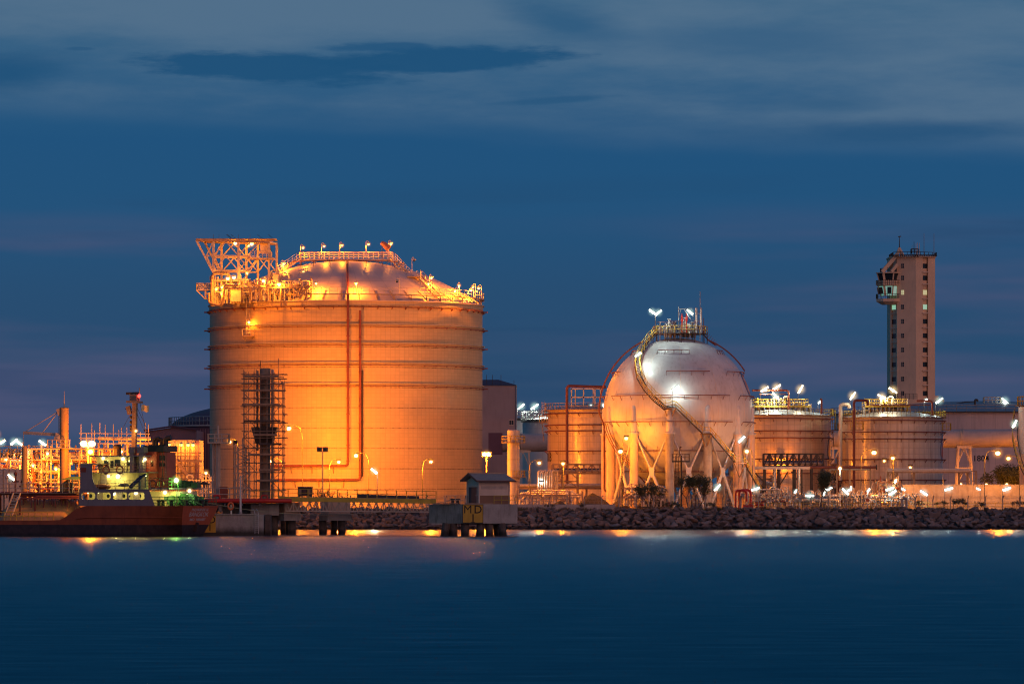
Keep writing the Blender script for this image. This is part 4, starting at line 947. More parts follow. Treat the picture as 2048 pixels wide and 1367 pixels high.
def scaffold_tower():
    D = 558.0; zb = Z(1000, 556)
    t = thing('jetty_column', 'tall dark steel column with a tapered bucket-shaped box wrapped in scaffolding', 'column', (X(527, D), D + 3, zb))
    x = X(527.5, D)
    MB().pipe([(x, D + 3, zb), (x, D + 3, Z(735, D))], .66, 18).build('column', 'steel_brown', t)
    mb = MB(); zc = [Z(y, D) for y in (847, 853, 866, 886)]
    mb.add([(x - 1.1, D + 1.4, zc[3]), (x + .9, D + 1.4, zc[3]), (x + .9, D + 4, zc[3]), (x - 1.1, D + 4, zc[3]), (x - 1.6, D + 1, zc[1]), (x + 1.6, D + 1, zc[1]), (x + 1.6, D + 4.4, zc[1]), (x - 1.6, D + 4.4, zc[1])], [(3, 2, 1, 0), (4, 5, 6, 7), (0, 1, 5, 4), (1, 2, 6, 5), (2, 3, 7, 6), (3, 0, 4, 7)])
    mb.build('hopper_box', 'steel_dark', t, False)
    MB().pipe([(x + .95, D + 2.2, zb), (x + .95, D + 2.2, Z(738, D))], .17, 8).build('riser', 'galvanised', t)
    MB().pipe([(x - .9, D + 2.4, Z(900, D)), (x - .9, D + 2.4, Z(740, D))], .13, 8).build('riser', 'steel_brown', t)
    MB().pipe([(X(518, D), D + 3, Z(733, D)), (X(518, D), D + 3, Z(720, D))], .05, 5).build('antenna', 'steel_dark', t)
    s = thing('scaffolding', 'tube scaffolding with plank lifts built around the dark jetty column', 'scaffolding', (X(525, D), D, zb))
    r = random.Random(3)
    pxs = [487, 497, 508, 520, 534, 545, 557, 565]
    for i, px in enumerate(pxs):
        for yy in ((D, D + 2.0, D + 5.5) if i in (0, 2, 5, 7) else (D,)):
            bx = px + 4 if i == 0 else px
            top = 738 - (i == 6) * 30 + r.uniform(-3, 10) + (i == 7) * 20
            MB().pipe([(X(px, D), yy, zb), (X(px, D), yy, Z(top, D))], .042, 5).build('standard', 'steel_brown', s)
    ys = [748, 757, 767, 780, 796, 812, 828, 845, 862, 875, 895, 910, 925, 944, 962, 980]
    for k, py in enumerate(ys):
        mb = MB()
        e0, e1 = 485 - r.uniform(0, 5) + (k > 8) * 8, 566 + r.uniform(0, 9)
        for yy in (D, D + 2.0): mb.pipe([(X(e0, D), yy + .06, Z(py, D)), (X(e1, D), yy + .06, Z(py, D))], .05, 5)
        for px in (487, 508, 545, 565): mb.pipe([(X(px, D) + .06, D - .3, Z(py, D) + .06), (X(px, D) + .06, D + 5.6, Z(py, D) + .06)], .045, 5)
        mb.build('ledger', 'steel_brown', s)
    for py, a, b in ((755, 486, 564), (783, 487, 566), (811, 484, 566), (844, 488, 567), (872, 506, 560), (890, 518, 569), (911, 498, 566), (942, 518, 566), (963, 512, 563)):
        mb = MB(); z = Z(py, D)
        for j in range(5): mb.box(X(a, D) + r.uniform(-.2, .2), X(b, D) + r.uniform(-.2, .2), D - .1 + j * .42, D + .26 + j * .42, z + .06, z + .13)
        mb.bar((X(a, D), D - .12, z + .2), (X(b - 6, D), D - .12, z + .2), .03, .16); mb.build('plank_lift', 'steel_dark' if r.random() < .3 else 'steel_brown', s, False)
    for k in range(11):
        y0 = 985 - k * 22; a, b = (487, 510) if k % 2 else (510, 487); mb = MB(); mb.pipe([(X(a, D), D - .05, Z(y0, D)), (X(b, D), D - .05, Z(y0 - 24, D))], .04, 5)
        a, b = (543, 565) if k % 2 else (565, 543); mb.pipe([(X(a, D), D - .05, Z(y0, D)), (X(b, D), D - .05, Z(y0 - 24, D))], .04, 5); mb.build('brace', 'steel_brown', s)
    # white inner scaffold bay beside it
    s2 = thing('access_scaffold', 'pale scaffold stair bay standing beside the dark scaffolding on the jetty', 'scaffolding', (X(470, D), D + 3, zb))
    for px in (467, 473, 483, 489, 496):
        for yy in (D + 2, D + 4): MB().pipe([(X(px, D), yy, zb), (X(px, D), yy, Z(875 + (px % 3) * 8 + (px > 485) * 20, D))], .055, 5).build('standard', 'steel_cream', s2)
    for k in range(8):
        py = 890 + k * 14; mb = MB(); mb.pipe([(X(463, D), D + 2, Z(py, D)), (X(498, D), D + 2, Z(py, D))], .05, 5); mb.pipe([(X(467 if k % 2 else 496, D), D + 1.9, Z(py, D)), (X(496 if k % 2 else 467, D), D + 1.9, Z(py + 14, D))], .05, 5); mb.build('ledger', 'steel_cream', s2)
scaffold_tower()

def jetty_mast():
    D = 560.0; zb = Z(1000, 556)
    t = thing('loading_tower', 'pale loading tower with a railed basket at its top next to the tank wall', 'tower', (X(437, D), D, zb))
    MB().pipe([(X(437, D), D, zb), (X(437, D), D, Z(880, D))], .30, 12, .22).build('column', 'steel_cream', t)
    MB().pipe([(X(437, D), D, Z(880, D)), (X(436, D), D, Z(850, D))], .14, 8, .1).build('mast_head', 'steel_cream', t)
    MB().pipe([(X(425, D), D + .5, zb), (X(425, D), D + .5, Z(886, D))], .12, 8).build('pipe', 'steel_cream', t)
    MB().pipe([(X(429, D), D + .9, zb), (X(429, D), D + .9, Z(886, D))], .12, 8).build('pipe', 'steel_cream', t)
    MB().box(X(416, D), X(458, D), D - 1, D + 1.4, Z(886, D), Z(884, D)).build('platform', 'steel_cream', t, False)
    rail(MB(), [(X(416, D), D - 1, Z(884, D)), (X(458, D), D - 1, Z(884, D)), (X(458, D), D + 1.4, Z(884, D)), (X(416, D), D + 1.4, Z(884, D))], 1.0, .75, .05, 2, True).build('railing', 'steel_cream', t)
    lb = MB()
    for s in (0, .4): lb.pipe([(X(433, D) + s, D - .5, zb), (X(433, D) + s, D - .5, Z(884, D))], .03, 4)
    for k in range(23): lb.bar((X(433, D), D - .5, zb + .3 * k), (X(433, D) + .4, D - .5, zb + .3 * k), .03)
    lb.build('ladder', 'steel_cream', t, False)
    c = thing('red_cabinet', 'square red cabinet on the jetty behind the white railing', 'cabinet', (X(449, D), D - 1, zb))
    MB().box(X(441, D), X(457.5, D), D - 1.6, D - .6, Z(995, D), Z(974, D)).build('body', 'pipe_red', c, False)
    MB().box(X(441, D) - .05, X(457.5, D) + .05, D - 1.65, D - .55, Z(974, D), Z(973, D)).build('lid', 'pipe_red', c, False)
    MB().bar((X(444, D), D - 1, zb), (X(444, D), D - 1, Z(995, D)), .1).build('leg', 'steel_grey', c, False)
    MB().bar((X(455, D), D - 1, zb), (X(455, D), D - 1, Z(995, D)), .1).build('leg', 'steel_grey', c, False)
    c = thing('grey_cabinet', 'low grey equipment cabinet with panels beyond the yellow walkway', 'cabinet', (X(610, 570), 570, Z(992, 570)))
    MB().box(X(596, 570), X(624, 570), 570, 572, Z(992, 570), Z(974, 570)).build('body', 'steel_dark', c, False)
    for a, b, m in ((598, 603, 'steel_brown'), (606, 612, 'door_brown'), (615, 621, 'steel_brown')): MB().box(X(a, 570), X(b, 570), 569.9, 569.98, Z(988, 570), Z(977, 570)).build('panel', m, c, False)
    MB().box(X(595, 570), X(625, 570), 569.8, 572.1, Z(974, 570), Z(972.5, 570)).build('lid', 'steel_brown', c, False)
    for px in (598, 622): MB().box(X(px, 570) - .1, X(px, 570) + .1, 570.6, 570.9, Z(1004, 570), Z(992, 570)).build('leg', 'steel_grey', c, False)
jetty_mast()

# ================================================================ the ship
SA = 17.8
ship = thing('gas_tanker_ship', 'small red-hulled gas tanker moored stern-on with BANGKOK on its transom', 'ship', (X(367, 526), 526, 0), rz=R_(-SA), local=True)
ca, sa = math.cos(R_(SA)), math.sin(R_(SA))
def S(px, py, t=0.0):
    """local point on the ship from the photo column and row, t metres inboard of the near side"""
    s = 0.0
    for _ in range(6):
        d = 526 + s * sa + t * ca
        xw = (px - CX) / F * d                     # world x
        s = -(xw - X(367, 526) - t * sa) / ca
    d = 526 + s * sa + t * ca
    return Vector((-s, t, Z(py, d)))
def sh(name, mb, mat, parent=ship, smooth=False): return mb.build(name, mat, parent, smooth)
BW = 11.0
deck = S(367, 1011).z; low = S(60, 1040).z
def hull():
    # stations along the ship: s, half-open profile of the near side (t offset, z) mirrored on the far side
    st = [0, .6, 1.6, 3, 6, 9, 12.2, 13.4, 14.2, 14.8, 15.6, 17, 20, 26, 34, 44, 52, 58, 62]
    def top(s):
        if s < 12.4: return deck
        if s < 16: k = (s - 12.4) / 3.6; k = k * k * (3 - 2 * k); return deck + (low - deck) * k
        return low + max(0, s - 44) * .12
    def inset(s, z):   # how far the shell sits inboard of the beam at depth z
        tz_ = max(0, min(1, (deck - z) / deck))
        a = max(0, 1 - s / 6.0) * (tz_ ** 1.4) * 2.4
        b = max(0, (s - 46) / 16) ** 2 * 5.2 * (1 - .25 * (1 - tz_))
        return min(a + b, BW / 2 - .15)
    def sx(s, z):      # the transom rakes forward toward the waterline
        tz_ = max(0, min(1.3, (deck - z) / deck)); return s + (1 - min(1, s / 9)) * tz_ * 1.1
    zs = [0, .3, .55, .75, 1.0, 1.35]
    vs = []; zl = S(300, 1049).z
    levels = [('t', 0), ('f', .66), ('f', .33), ('z', zl), ('z', .7), ('z', -.3), ('z', -1.2)]
    grid = []
    for s in st:
        row = []
        for side in (0, 1):
            col = []
            for k, v in levels:
                z = top(s) if k == 't' else zl + (top(s) - zl) * v if k == 'f' else v
                i = inset(s, z); y = i if side == 0 else BW - i
                col.append((-sx(s, z), y, z))
            row.append(col)
        grid.append(row)
    up, dn = MB(), MB()
    for mb, lo, hi in ((up, 0, 3), (dn, 3, 6)):
        for i in range(len(st) - 1):
            for side in (0, 1):
                for j in range(lo, hi):
                    q = [grid[i][side][j], grid[i + 1][side][j], grid[i + 1][side][j + 1], grid[i][side][j + 1]]
                    mb.face(q if side == 0 else q[::-1])
    def weld(mb):
        key = {}; vs, mp = [], []
        for v in mb.v:
            k = tuple(round(c, 4) for c in v)
            if k not in key: key[k] = len(vs); vs.append(v)
            mp.append(key[k])
        mb.v = vs; mb.f = [[mp[i] for i in f] for f in mb.f]; return mb
    h = sh('hull', weld(up), 'hull_red', ship, True)
    sh('boot_topping', weld(dn), 'hull_boot', h, True)
    g0 = grid[0]
    sh('transom', MB().face([g0[0][0], g0[0][1], g0[0][2], g0[0][3], g0[1][3], g0[1][2], g0[1][1], g0[1][0]]), 'transom_red_lit')
    sh('transom_foot', MB().face([g0[0][3], g0[0][4], g0[0][5], g0[0][6], g0[1][6], g0[1][5], g0[1][4], g0[1][3]]), 'hull_boot')
    # decks
    d1 = MB(); pts = [(grid[i][0][0]) for i in range(0, 7)] + [(grid[i][1][0]) for i in range(6, -1, -1)]
    sh('poop_deck', d1.face([(x, y, deck - .12) for x, y, z in pts]), 'deck_green')
    pts = [(grid[i][0][0]) for i in range(6, len(st))] + [(grid[i][1][0]) for i in range(len(st) - 1, 5, -1)]
    sh('main_deck', MB().face([(x, y, low - .35) for x, y, z in pts]), 'hull_red')
    # rubbing strake along the side and the transom
    mb = MB(); mb.pipe([(p[0][2][0], p[0][2][1] - .05, p[0][2][2] + .1) for p in grid[:8]], .07, 6); sh('rubbing_strake', mb, 'hull_red', h, True)
    # lettering on the transom
    o0, o1, u0 = Vector(g0[0][0]), Vector(g0[1][0]), Vector(g0[0][3])
    ex = (o1 - o0).normalized(); m3 = (Vector(g0[0][3]) + Vector(g0[1][3])) / 2; mt = (o0 + o1) / 2; ey = (mt - m3).normalized(); nn = ex.cross(ey).normalized()
    if nn.x < 0: nn = -nn
    for body, size, dn_, wx in (('PHUWANIN 16', .62, .48, 1.0), ('BANGKOK', .95, 1.05, 1.05), ('IMO  9006887', .55, 1.68, 1.2)):
        text_mesh(body, size, 'white_paint', ship, lambda u, v, dn_=dn_, wx=wx: mt - ey * dn_ + ex * u * wx * 1.25 + ey * v * .8 + nn * .03, bold=.006)
    sh('rudder_stock', MB().bar(mt - ey * 2.0 + nn * .1, mt - ey * 3.1 + nn * .18, .4, .3), 'hull_boot')
hull()
def P4(a, b, c, d): return [a, b, c, d]
# side casing with rounded openings
def casing():
    t0 = .03; z1, z0 = S(200, 979).z, deck
    xa, xb = S(158, 0).x, S(298, 0).x
    holes = [(163, 190), (193.5, 221), (225.5, 254), (257.5, 289)]
    zo, zu = S(200, 984).z, S(200, 998.5).z
    def shape(pts): return [(x, t0, z) for x, z in pts]
    mb = MB()
    th = .12
    edges = [xa] + [v for h in holes for v in (S(h[0], 0).x, S(h[1], 0).x)] + [xb]
    for i in range(0, len(edges), 2): mb.box(edges[i], edges[i + 1], t0, t0 + th, zu, zo)
    mb.box(xa, xb, t0, t0 + th, z0, zu); mb.box(xa, xb, t0, t0 + th, zo, z1)
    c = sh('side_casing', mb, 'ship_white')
    # rounded corner fillets of the openings
    f = MB(); rr = .28
    for h in holes:
        l, r = S(h[0], 0).x, S(h[1], 0).x
        for cx_, sx_ in ((l, 1), (r, -1)):
            for cz_, sz_ in ((zu, 1), (zo, -1)):
                arcp = [(cx_ + sx_ * rr * (1 - math.sin(a)), cz_ + sz_ * rr * (1 - math.cos(a))) for a in [i * math.pi / 10 for i in range(6)]]
                poly = [(cx_, cz_)] + arcp; n = len(poly)
                f.add([(x, t0 - .003, z) for x, z in poly] + [(x, t0 + th, z) for x, z in poly], [list(range(n)), list(range(n, 2 * n))[::-1]] + [(i, (i + 1) % n, (i + 1) % n + n, i + n) for i in range(n)])
    sh('corner_fillet', f, 'ship_white', c)
    sh('bulwark_slope', MB().add([(S(298, 0).x, .05, z0), (S(303, 0).x + .4, .05, z0), (S(298, 0).x, .05, z1)], [(0, 1, 2)]), 'ship_white')
    # lit inner deckhouse wall behind the openings
    mb = MB(); mb.box(S(162, 0).x, S(352, 0, 2.2).x, 2.2, 8.8, z0 - .1, z1 - .15); sh('lower_deckhouse', mb, 'ship_cream')
    for px in (170, 181, 205, 213, 236, 246, 268, 280):
        mb = MB(); p = S(px + 2.2 * 5.3, 991, 2.2); mb.lathe([(.02, 0), (.2, 0)], 0, 0, 10)
        q = MB(); q.add([(p.x + .2 * math.cos(a), 2.17, p.z + .24 * math.sin(a)) for a in [i * math.pi / 5 for i in range(10)]], [list(range(10))[::-1]]); sh('porthole', q, 'glass_dark')
    for px in (188, 228, 262):
        mb = MB(); p = S(px + 11.6, 993, 2.2); mb.box(p.x - .38, p.x + .38, 2.12, 2.19, z0 - .05, z0 + 1.75); sh('door', mb, 'ship_white')
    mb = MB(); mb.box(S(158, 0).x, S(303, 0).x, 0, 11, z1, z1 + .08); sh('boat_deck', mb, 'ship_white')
casing()
def upper():
    zb = S(200, 979).z + .08; z2 = S(200, 945).z; z3 = S(200, 912).z; z35 = S(200, 928).z
    # forward wing wall
    mb = MB(); x0, x1 = S(160, 0).x, S(184, 0).x
    prof = [(x0, zb), (S(196, 0).x, zb), (S(189, 0).x, zb + .5), (x1, zb + 1.3), (x1, z2), (x1, z35), (x0, z35)]
    n = len(prof); mb.add([(x, .02, z) for x, z in prof] + [(x, .14, z) for x, z in prof], [list(range(n)), list(range(n, 2 * n))[::-1]] + [(i, (i + 1) % n, (i + 1) % n + n, i + n) for i in range(n)]); sh('wing_wall', mb, 'ship_white')
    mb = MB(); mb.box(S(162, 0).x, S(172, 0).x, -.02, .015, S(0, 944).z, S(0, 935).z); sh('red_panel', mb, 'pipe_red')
    # accommodation level
    mb = MB(); mb.box(S(172, 0, 2.6).x, S(293, 0, 2.6).x, 2.6, 8.6, zb, z2); sh('boat_deck_house', mb, 'ship_cream')
    mb = MB(); mb.box(S(160, 0).x, S(300, 0, 1).x, .6, 10.4, z2, z2 + .09); sh('bridge_deck', mb, 'ship_white')
    for a, b in ((188, 200), (264, 276)):
        mb = MB(); p, q = S(a + 13.8, 0, 2.6), S(b + 13.8, 0, 2.6); mb.box(p.x, q.x, 2.52, 2.59, zb + .1, z2 - .15); sh('door', mb, 'ship_white')
    mb = MB(); p = S(300, 0, 2.6); mb.box(p.x - .9, p.x - .5, 2.53, 2.59, zb + .2, z2 - .3); sh('door', mb, 'blue_dark')
    # wheelhouse
    mb = MB(); a, b = S(190 + 8, 0, 3).x, S(245 + 8, 0, 3).x
    mb.add([(a, 3, z2 + .09), (b, 3, z2 + .09), (b, 8, z2 + .09), (a, 8, z2 + .09), (a - .45, 3, z3), (b, 3, z3), (b, 8, z3), (a - .45, 8, z3)], [(3, 2, 1, 0), (4, 5, 6, 7), (0, 1, 5, 4), (1, 2, 6, 5), (2, 3, 7, 6), (3, 0, 4, 7)]); sh('wheelhouse', mb, 'ship_cream')
    mb = MB(); mb.box(a - .8, S(295, 0, 2).x, 2, 9, z3, z3 + .12); sh('wheelhouse_roof', mb, 'ship_white')
    mb = MB(); mb.box(S(253, 0, 3).x, S(297, 0, 3).x, 3.3, 8, z2 + .09, z3); sh('casing_house', mb, 'ship_cream')
    for c0, c1, y0, y1 in ((194, 203, 920, 930), (207, 213, 921, 935), (216, 227, 919, 931), (240, 247, 920, 930), (286, 292, 921, 932)):
        p, q = S(c0 + 16, y0, 3), S(c1 + 16, y1, 3); mb = MB(); tt = 2.94 if c0 < 240 else 3.2
        p, q = S(c0 + tt * 5.3 - 2, y0, tt), S(c1 + tt * 5.3 - 2, y1, tt); mb.box(p.x, q.x, tt, tt + .04, q.z, p.z); wd = sh('window', mb, 'glass_dark')
    mb = MB(); mb.box(S(161, 0).x, S(200, 0, 1).x, .0, 3, z35, z35 + .14); sh('bridge_wing_roof', mb, 'ship_cream')
    # ventilator cowls
    for c0, c1 in ((257, 269), (275, 288)):
        mb = MB(); p, q = S(c0, 0, 2.0).x, S(c1, 0, 2.0).x
        mb.box(p, q, 1.9, 3.2, S(0, 906).z, S(0, 894).z); mb.box(p + .15, q - .15, 2.05, 3.05, z2 + .1, S(0, 906).z - .003); sh('ventilator', mb, 'ship_white')
    # funnel
    fz0, fz1, fz2 = zb, S(0, 903).z, S(0, 891).z
    a, b = S(293, 0, 4).x, S(318, 0, 4).x; c = S(331, 0, 4).x
    mb = MB(); mb.prism([(a, 3.2), (b, 3.2), (b, 7.6), (a, 7.6)], fz0, fz1); sh('funnel', mb, 'funnel_red')
    mb = MB(); mb.prism([(b + .003, 3.6), (c, 3.6), (c, 7.2), (b + .003, 7.2)], fz0, fz1 - .1); sh('funnel_casing', mb, 'funnel_red')
    mb = MB(); mb.prism([(a - .05, 3.15), (c + .05, 3.3), (c + .05, 7.5), (a - .05, 7.65)], fz1, fz2); cap = sh('funnel_top', mb, 'black_paint')
    for px, rr, dz in ((303, .28, .75), (308, .24, .65), (318, .3, .55), (326, .42, .8)):
        p = S(px + 5, 890, 5); mb = MB(); mb.pipe(elbow([(p.x, 5, fz2 - .1), (p.x, 5, fz2 + dz), (p.x + .7, 5, fz2 + dz + .15)], .3, 4), rr * .8, 10); sh('exhaust_pipe', mb, 'black_paint', ship, True)
    for y0, y1 in ((910, 920), (925, 932)):
        for c0, c1 in ((319, 323), (326, 330)):
            mb = MB(); p, q = S(c0, y0, 3.6), S(c1, y1, 3.6); mb.box(p.x, q.x, 3.55, 3.598, q.z, p.z); sh('louvre', mb, 'black_paint')
    lb = MB()
    for s in (0, .45): lb.pipe([(S(325, 0, 3.4).x + s, 3.4, zb), (S(325, 0, 3.4).x + s, 3.4, fz2)], .04, 4)
    for k in range(14): lb.bar((S(325, 0, 3.4).x, 3.4, zb + .3 * k), (S(325, 0, 3.4).x + .45, 3.4, zb + .3 * k), .04)
    sh('ladder', lb, 'steel_dark')
    # exhaust uptake beside the mast
    p = S(235, 0, 5); mb = MB(); mb.pipe([(p.x, 5, z3 + .1), (p.x, 5, S(0, 893).z)], .45, 10); mb.ball((p.x, 5, S(0, 893).z), .55, 10, 6, .6); sh('vent_post', mb, 'steel_dark', ship, True)
    # main mast
    def mp(px, py, t=4.5): return S(px, py, t)
    mb = MB(); mb.bar(mp(268, 905), mp(270, 806), .5, .5); m = sh('mast', mb, 'steel_brown')
    sh('radar_scanner', MB().bar(mp(253, 786.5), mp(278, 786), .35, .3), 'steel_dark', m)
    sh('mast_platform', MB().bar(mp(256, 803), mp(282, 804), 1.2, .25), 'steel_brown', m)
    sh('mast_platform', MB().bar(mp(262, 797), mp(276, 797), .9, 1.0), 'steel_brown', m)
    sh('mast_pole', MB().pipe([mp(279, 803), mp(279, 775)], .07, 6), 'steel_cream', m, True)
    sh('yard', MB().bar(mp(250, 817), mp(268, 817), .1, .1), 'steel_dark', m)
    sh('yard', MB().bar(mp(256, 812), mp(260, 828), .5, .4), 'steel_brown', m)
    for py in (834, 844, 853, 859): sh('mast_light', MB().ball(mp(262.5, py), .22, 8, 6), 'steel_dark', m, True)
    sh('radar_dome', MB().ball(mp(268.5, 792), .32, 10, 7), 'pale_render', m, True)
    sh('red_mast_light', MB().ball(mp(278.5, 791.5, 4.1), .22, 8, 6), 'bulb_red', m, True)
    for a, b in (((270, 812), (243, 860)), ((272, 810), (293, 855)), ((279, 800), (300, 905)), ((268, 812), (296, 880))): sh('stay', MB().pipe([mp(*a), mp(*b)], .025, 4), 'steel_dark', m)
    # flag
    fl = MB(); a = mp(283, 809, 4.4); n = 6
    for i in range(n + 1):
        for j in range(4):
            u, v = i / n, j / 3; fl.v.append((a.x + u * .95, a.y + .12 * math.sin(u * 6), a.z - v * .75 - u * .12 + .06 * math.sin(u * 7)))
    fl.f = [[i * 4 + j, i * 4 + j + 1, (i + 1) * 4 + j + 1, (i + 1) * 4 + j] for i in range(n) for j in range(3)]
    sh('flag', fl, 'flag_cloth', m, True)
    # railings
    rb = MB(); rail(rb, [S(186, 0, .9) * Vector((1, 1, 0)) if 0 else Vector((S(184, 0, .9).x, .9, z2 + .09)), Vector((S(298, 0, .9).x, .9, z2 + .09))], 1.0, 1.1, .03, 3); sh('railing', rb, 'steel_brown', ship, True)
    rb = MB(); rail(rb, [Vector((S(196, 0).x, .15, zb)), Vector((S(300, 0).x, .15, zb))], 1.0, 1.1, .03, 3); sh('railing', rb, 'steel_brown', ship, True)
    # lifebuoys painted rings on the rail
    for px, py, t in ((213, 939, .8), (240, 939, .8), (176, 939, .8)):
        c_ = S(px, py, t); mb = MB(); mb.pipe([(c_.x + .42 * math.cos(a), t - .08, c_.z + .44 * math.sin(a)) for a in [i * math.pi / 8 for i in range(16)]], .09, 6, closed=True); sh('ring_buoy', mb, 'boat_orange', ship, True)
    # lifeboat, raft canister, davit
    def boat(c0, c1, y0, y1, t, mat, name):
        a, b = S(c0, y1, t), S(c1, y0, t); cx_, cz_ = (a.x + b.x) / 2, (a.z + b.z) / 2; L, H = b.x - a.x, b.z - a.z; mb = MB(); vs = []; n, m_ = 10, 10
        for i in range(n + 1):
            u = -1 + 2 * i / n; w_ = math.sqrt(max(0.02, 1 - abs(u) ** 2.6))
            for j in range(m_): th = 2 * math.pi * j / m_; vs.append((cx_ + u * L / 2, t + .8 * w_ * math.cos(th), cz_ + H / 2 * w_ * math.sin(th) * (1 if math.sin(th) < 0 else .8)))
        mb.add(vs, [(i * m_ + j, i * m_ + (j + 1) % m_, (i + 1) * m_ + (j + 1) % m_, (i + 1) * m_ + j) for i in range(n) for j in range(m_)]); mb.f.append(list(range(m_))); mb.f.append([n * m_ + j for j in range(m_)]); return sh(name, mb, mat, ship, True)
    boat(187, 222, 966, 978, 1.0, 'boat_orange', 'lifeboat'); boat(237, 257, 965, 973, 1.0, 'ship_white', 'raft_canister')
    mb = MB(); p = S(279, 0, 1); mb.pipe(elbow([(p.x, 1, zb), (p.x, 1, S(0, 955).z), (p.x + .8, 1, S(0, 948).z)], .4), .14, 8); mb.bar((p.x - 1.2, 1, zb + .2), (p.x + .3, 1, zb + 1.5), .35); sh('davit', mb, 'blue_dark', ship, True)
    for a, b in (((256, 978), (283, 948)), ((262, 978), (289, 948))): sh('deck_stair', MB().bar(S(a[0], a[1], 1.8), S(b[0], b[1], 1.8), .12, .1), 'ship_cream')
    # aft deck, upper gallery with railing and lifebuoys
    zq = S(350, 975).z
    mb = MB(); mb.box(S(298, 0, .4).x, S(338, 0, .4).x, .4, 10.4, zq - .15, zq); mb.box(S(338, 0, .4).x, S(370, 0, 5).x, 6.0, 10.4, zq - .15, zq); sh('gallery_deck', mb, 'ship_white')
    rb = MB(); rail(rb, [(S(300, 0, .5).x, .5, zq), (S(337, 0, .4).x, .5, zq), (S(337, 0, .4).x, 6.1, zq), (S(370, 0, 5).x - .1, 6.1, zq), (S(370, 0, 5).x - .1, 10.2, zq)], 1.1, 1.0, .035, 3); sh('railing', rb, 'deck_green', ship, True)
    for px in (306, 321): 
        c_ = S(px, 967, .4); mb = MB(); mb.pipe([(c_.x + .4 * math.cos(a), .38, c_.z + .42 * math.sin(a)) for a in [i * math.pi / 8 for i in range(16)]], .08, 6, closed=True); sh('ring_buoy', mb, 'boat_orange', ship, True)
    for px in (348, 360, 374, 388): c_ = S(px, 970, 7); mb = MB(); mb.box(c_.x - .4, c_.x + .4, 7, 8, zq, zq + rnd.uniform(.5, .95)); sh('deck_box', mb, 'deck_green')
    # poop deck: winches, bitts, railing round the stern
    for px, py, t, r_ in ((349, 1000, 3.0, .62), (362, 996, 4.5, .75), (374, 998, 3.6, .7), (384, 1000, 5.2, .65), (395, 1001, 6.2, .55)):
        c_ = S(px, py, t); mb = MB(); mb.pipe([(c_.x, t - .9, c_.z), (c_.x, t - .8, c_.z), (c_.x, t + .8, c_.z), (c_.x, t + .9, c_.z)], r_ * .62, 14)
        for dt in (-.9, .9): mb.pipe([(c_.x, t + dt - .05, c_.z), (c_.x, t + dt + .05, c_.z)], r_, 16)
        mb.bar((c_.x, t - .6, deck - .1), (c_.x, t - .6, c_.z), .4); mb.bar((c_.x, t + .6, deck - .1), (c_.x, t + .6, c_.z), .4); sh('winch', mb, 'winch_green', ship, True)
    for px, t in ((318, 1.0), (326, 1.2), (343, .9), (372, 1.4), (404, 6), (412, 8)):
        c_ = S(px, 0, t); mb = MB(); mb.lathe([(.2, deck - .1), (.2, deck + .5), (.3, deck + .55), (.3, deck + .65), (.02, deck + .68)], c_.x, t, 10); sh('mooring_bitt', mb, 'black_paint', ship, True)
    rb = MB(); rail(rb, [(S(303, 0, .15).x, .15, deck), (-.2, .15, deck), (-.2, 10.8, deck)], 1.05, .95, .035, 3); sh('railing', rb, 'deck_green', ship, True)
    for a, b in (((352, 990, 3), (380, 1009, 1.5)), ((362, 992, 4), (392, 1009, 2.5)), ((372, 994, 4), (404, 1009, 5)), ((356, 1008, 2), (366, 994, 4))): sh('gangway', MB().bar(S(*a), S(*b), .16), 'deck_green')
    mb = MB(); mb.box(S(329, 0, 2).x, S(336, 0, 2).x, 1.9, 2.19, S(0, 998).z, S(0, 992).z); sh('fire_box', mb, 'deck_green')
    # cargo tank and its piping
    c0, c1 = S(14, 1016, 1), S(172, 1016, 1); rr = 4.4; cz_ = S(80, 998, 5).z - rr + .0
    prof = []; n = 26; mb = MB(); vs = []; m_ = 40
    Lx0, Lx1 = S(8, 0, 5.5).x, S(178, 0, 5.5).x
    for i in range(n + 1):
        u = -1 + 2 * i / n; x = Lx0 + (Lx1 - Lx0) * i / n; k = max(0.0, (abs(u) - .62) / .38); w_ = math.sqrt(max(0, 1 - k ** 2.2)) * rr
        w_ = max(w_, .02)
        for j in range(m_): th = 2 * math.pi * j / m_; vs.append((x, 5.5 + w_ * math.cos(th), cz_ + w_ * math.sin(th)))
    mb.add(vs, [(i * m_ + j, i * m_ + (j + 1) % m_, (i + 1) * m_ + (j + 1) % m_, (i + 1) * m_ + j) for i in range(n) for j in range(m_)]); sh('cargo_tank', mb, 'ship_tank', ship, True)
    mb = MB(); rail(mb, [(-44, .25, low), (S(107, 0, .25).x, .25, low)], .95, .78, .045, 2); sh('bulwark_railing', mb, 'yellow_paint', ship, True)
    for py, t, r_, a, b in ((990, 3.0, .16, 20, 158), (993, 2.4, .12, 70, 160), (986, 4.5, .2, 0, 150), (996, 1.9, .1, 40, 158)):
        p, q = S(a, py, t), S(b, py, t); mb = MB(); mb.pipe(elbow([(p.x, t, cz_ + rr * .6), (p.x, t, p.z), (q.x, t, p.z), (q.x, t, p.z - .8)], .3), r_, 8)
        k = (q.x - p.x) / 5
        for i in range(1, 5): mb.bar((p.x + k * i, t, p.z - 1.1), (p.x + k * i, t, p.z), .1)
        sh('deck_pipe', mb, 'pipe_oxide', ship, True)
    zc = S(100, 985, 3).z
    mb = MB(); mb.box(S(-300, 0, 3).x, S(160, 0, 3).x, 2.6, 4.2, zc - .1, zc); sh('catwalk', mb, 'steel_brown')
    rb = MB(); rail(rb, [(S(-60, 0, 2.6).x, 2.6, zc), (S(160, 0, 2.6).x, 2.6, zc)], 1.1, .75, .035, 2); sh('railing', rb, 'steel_cream', ship, True)
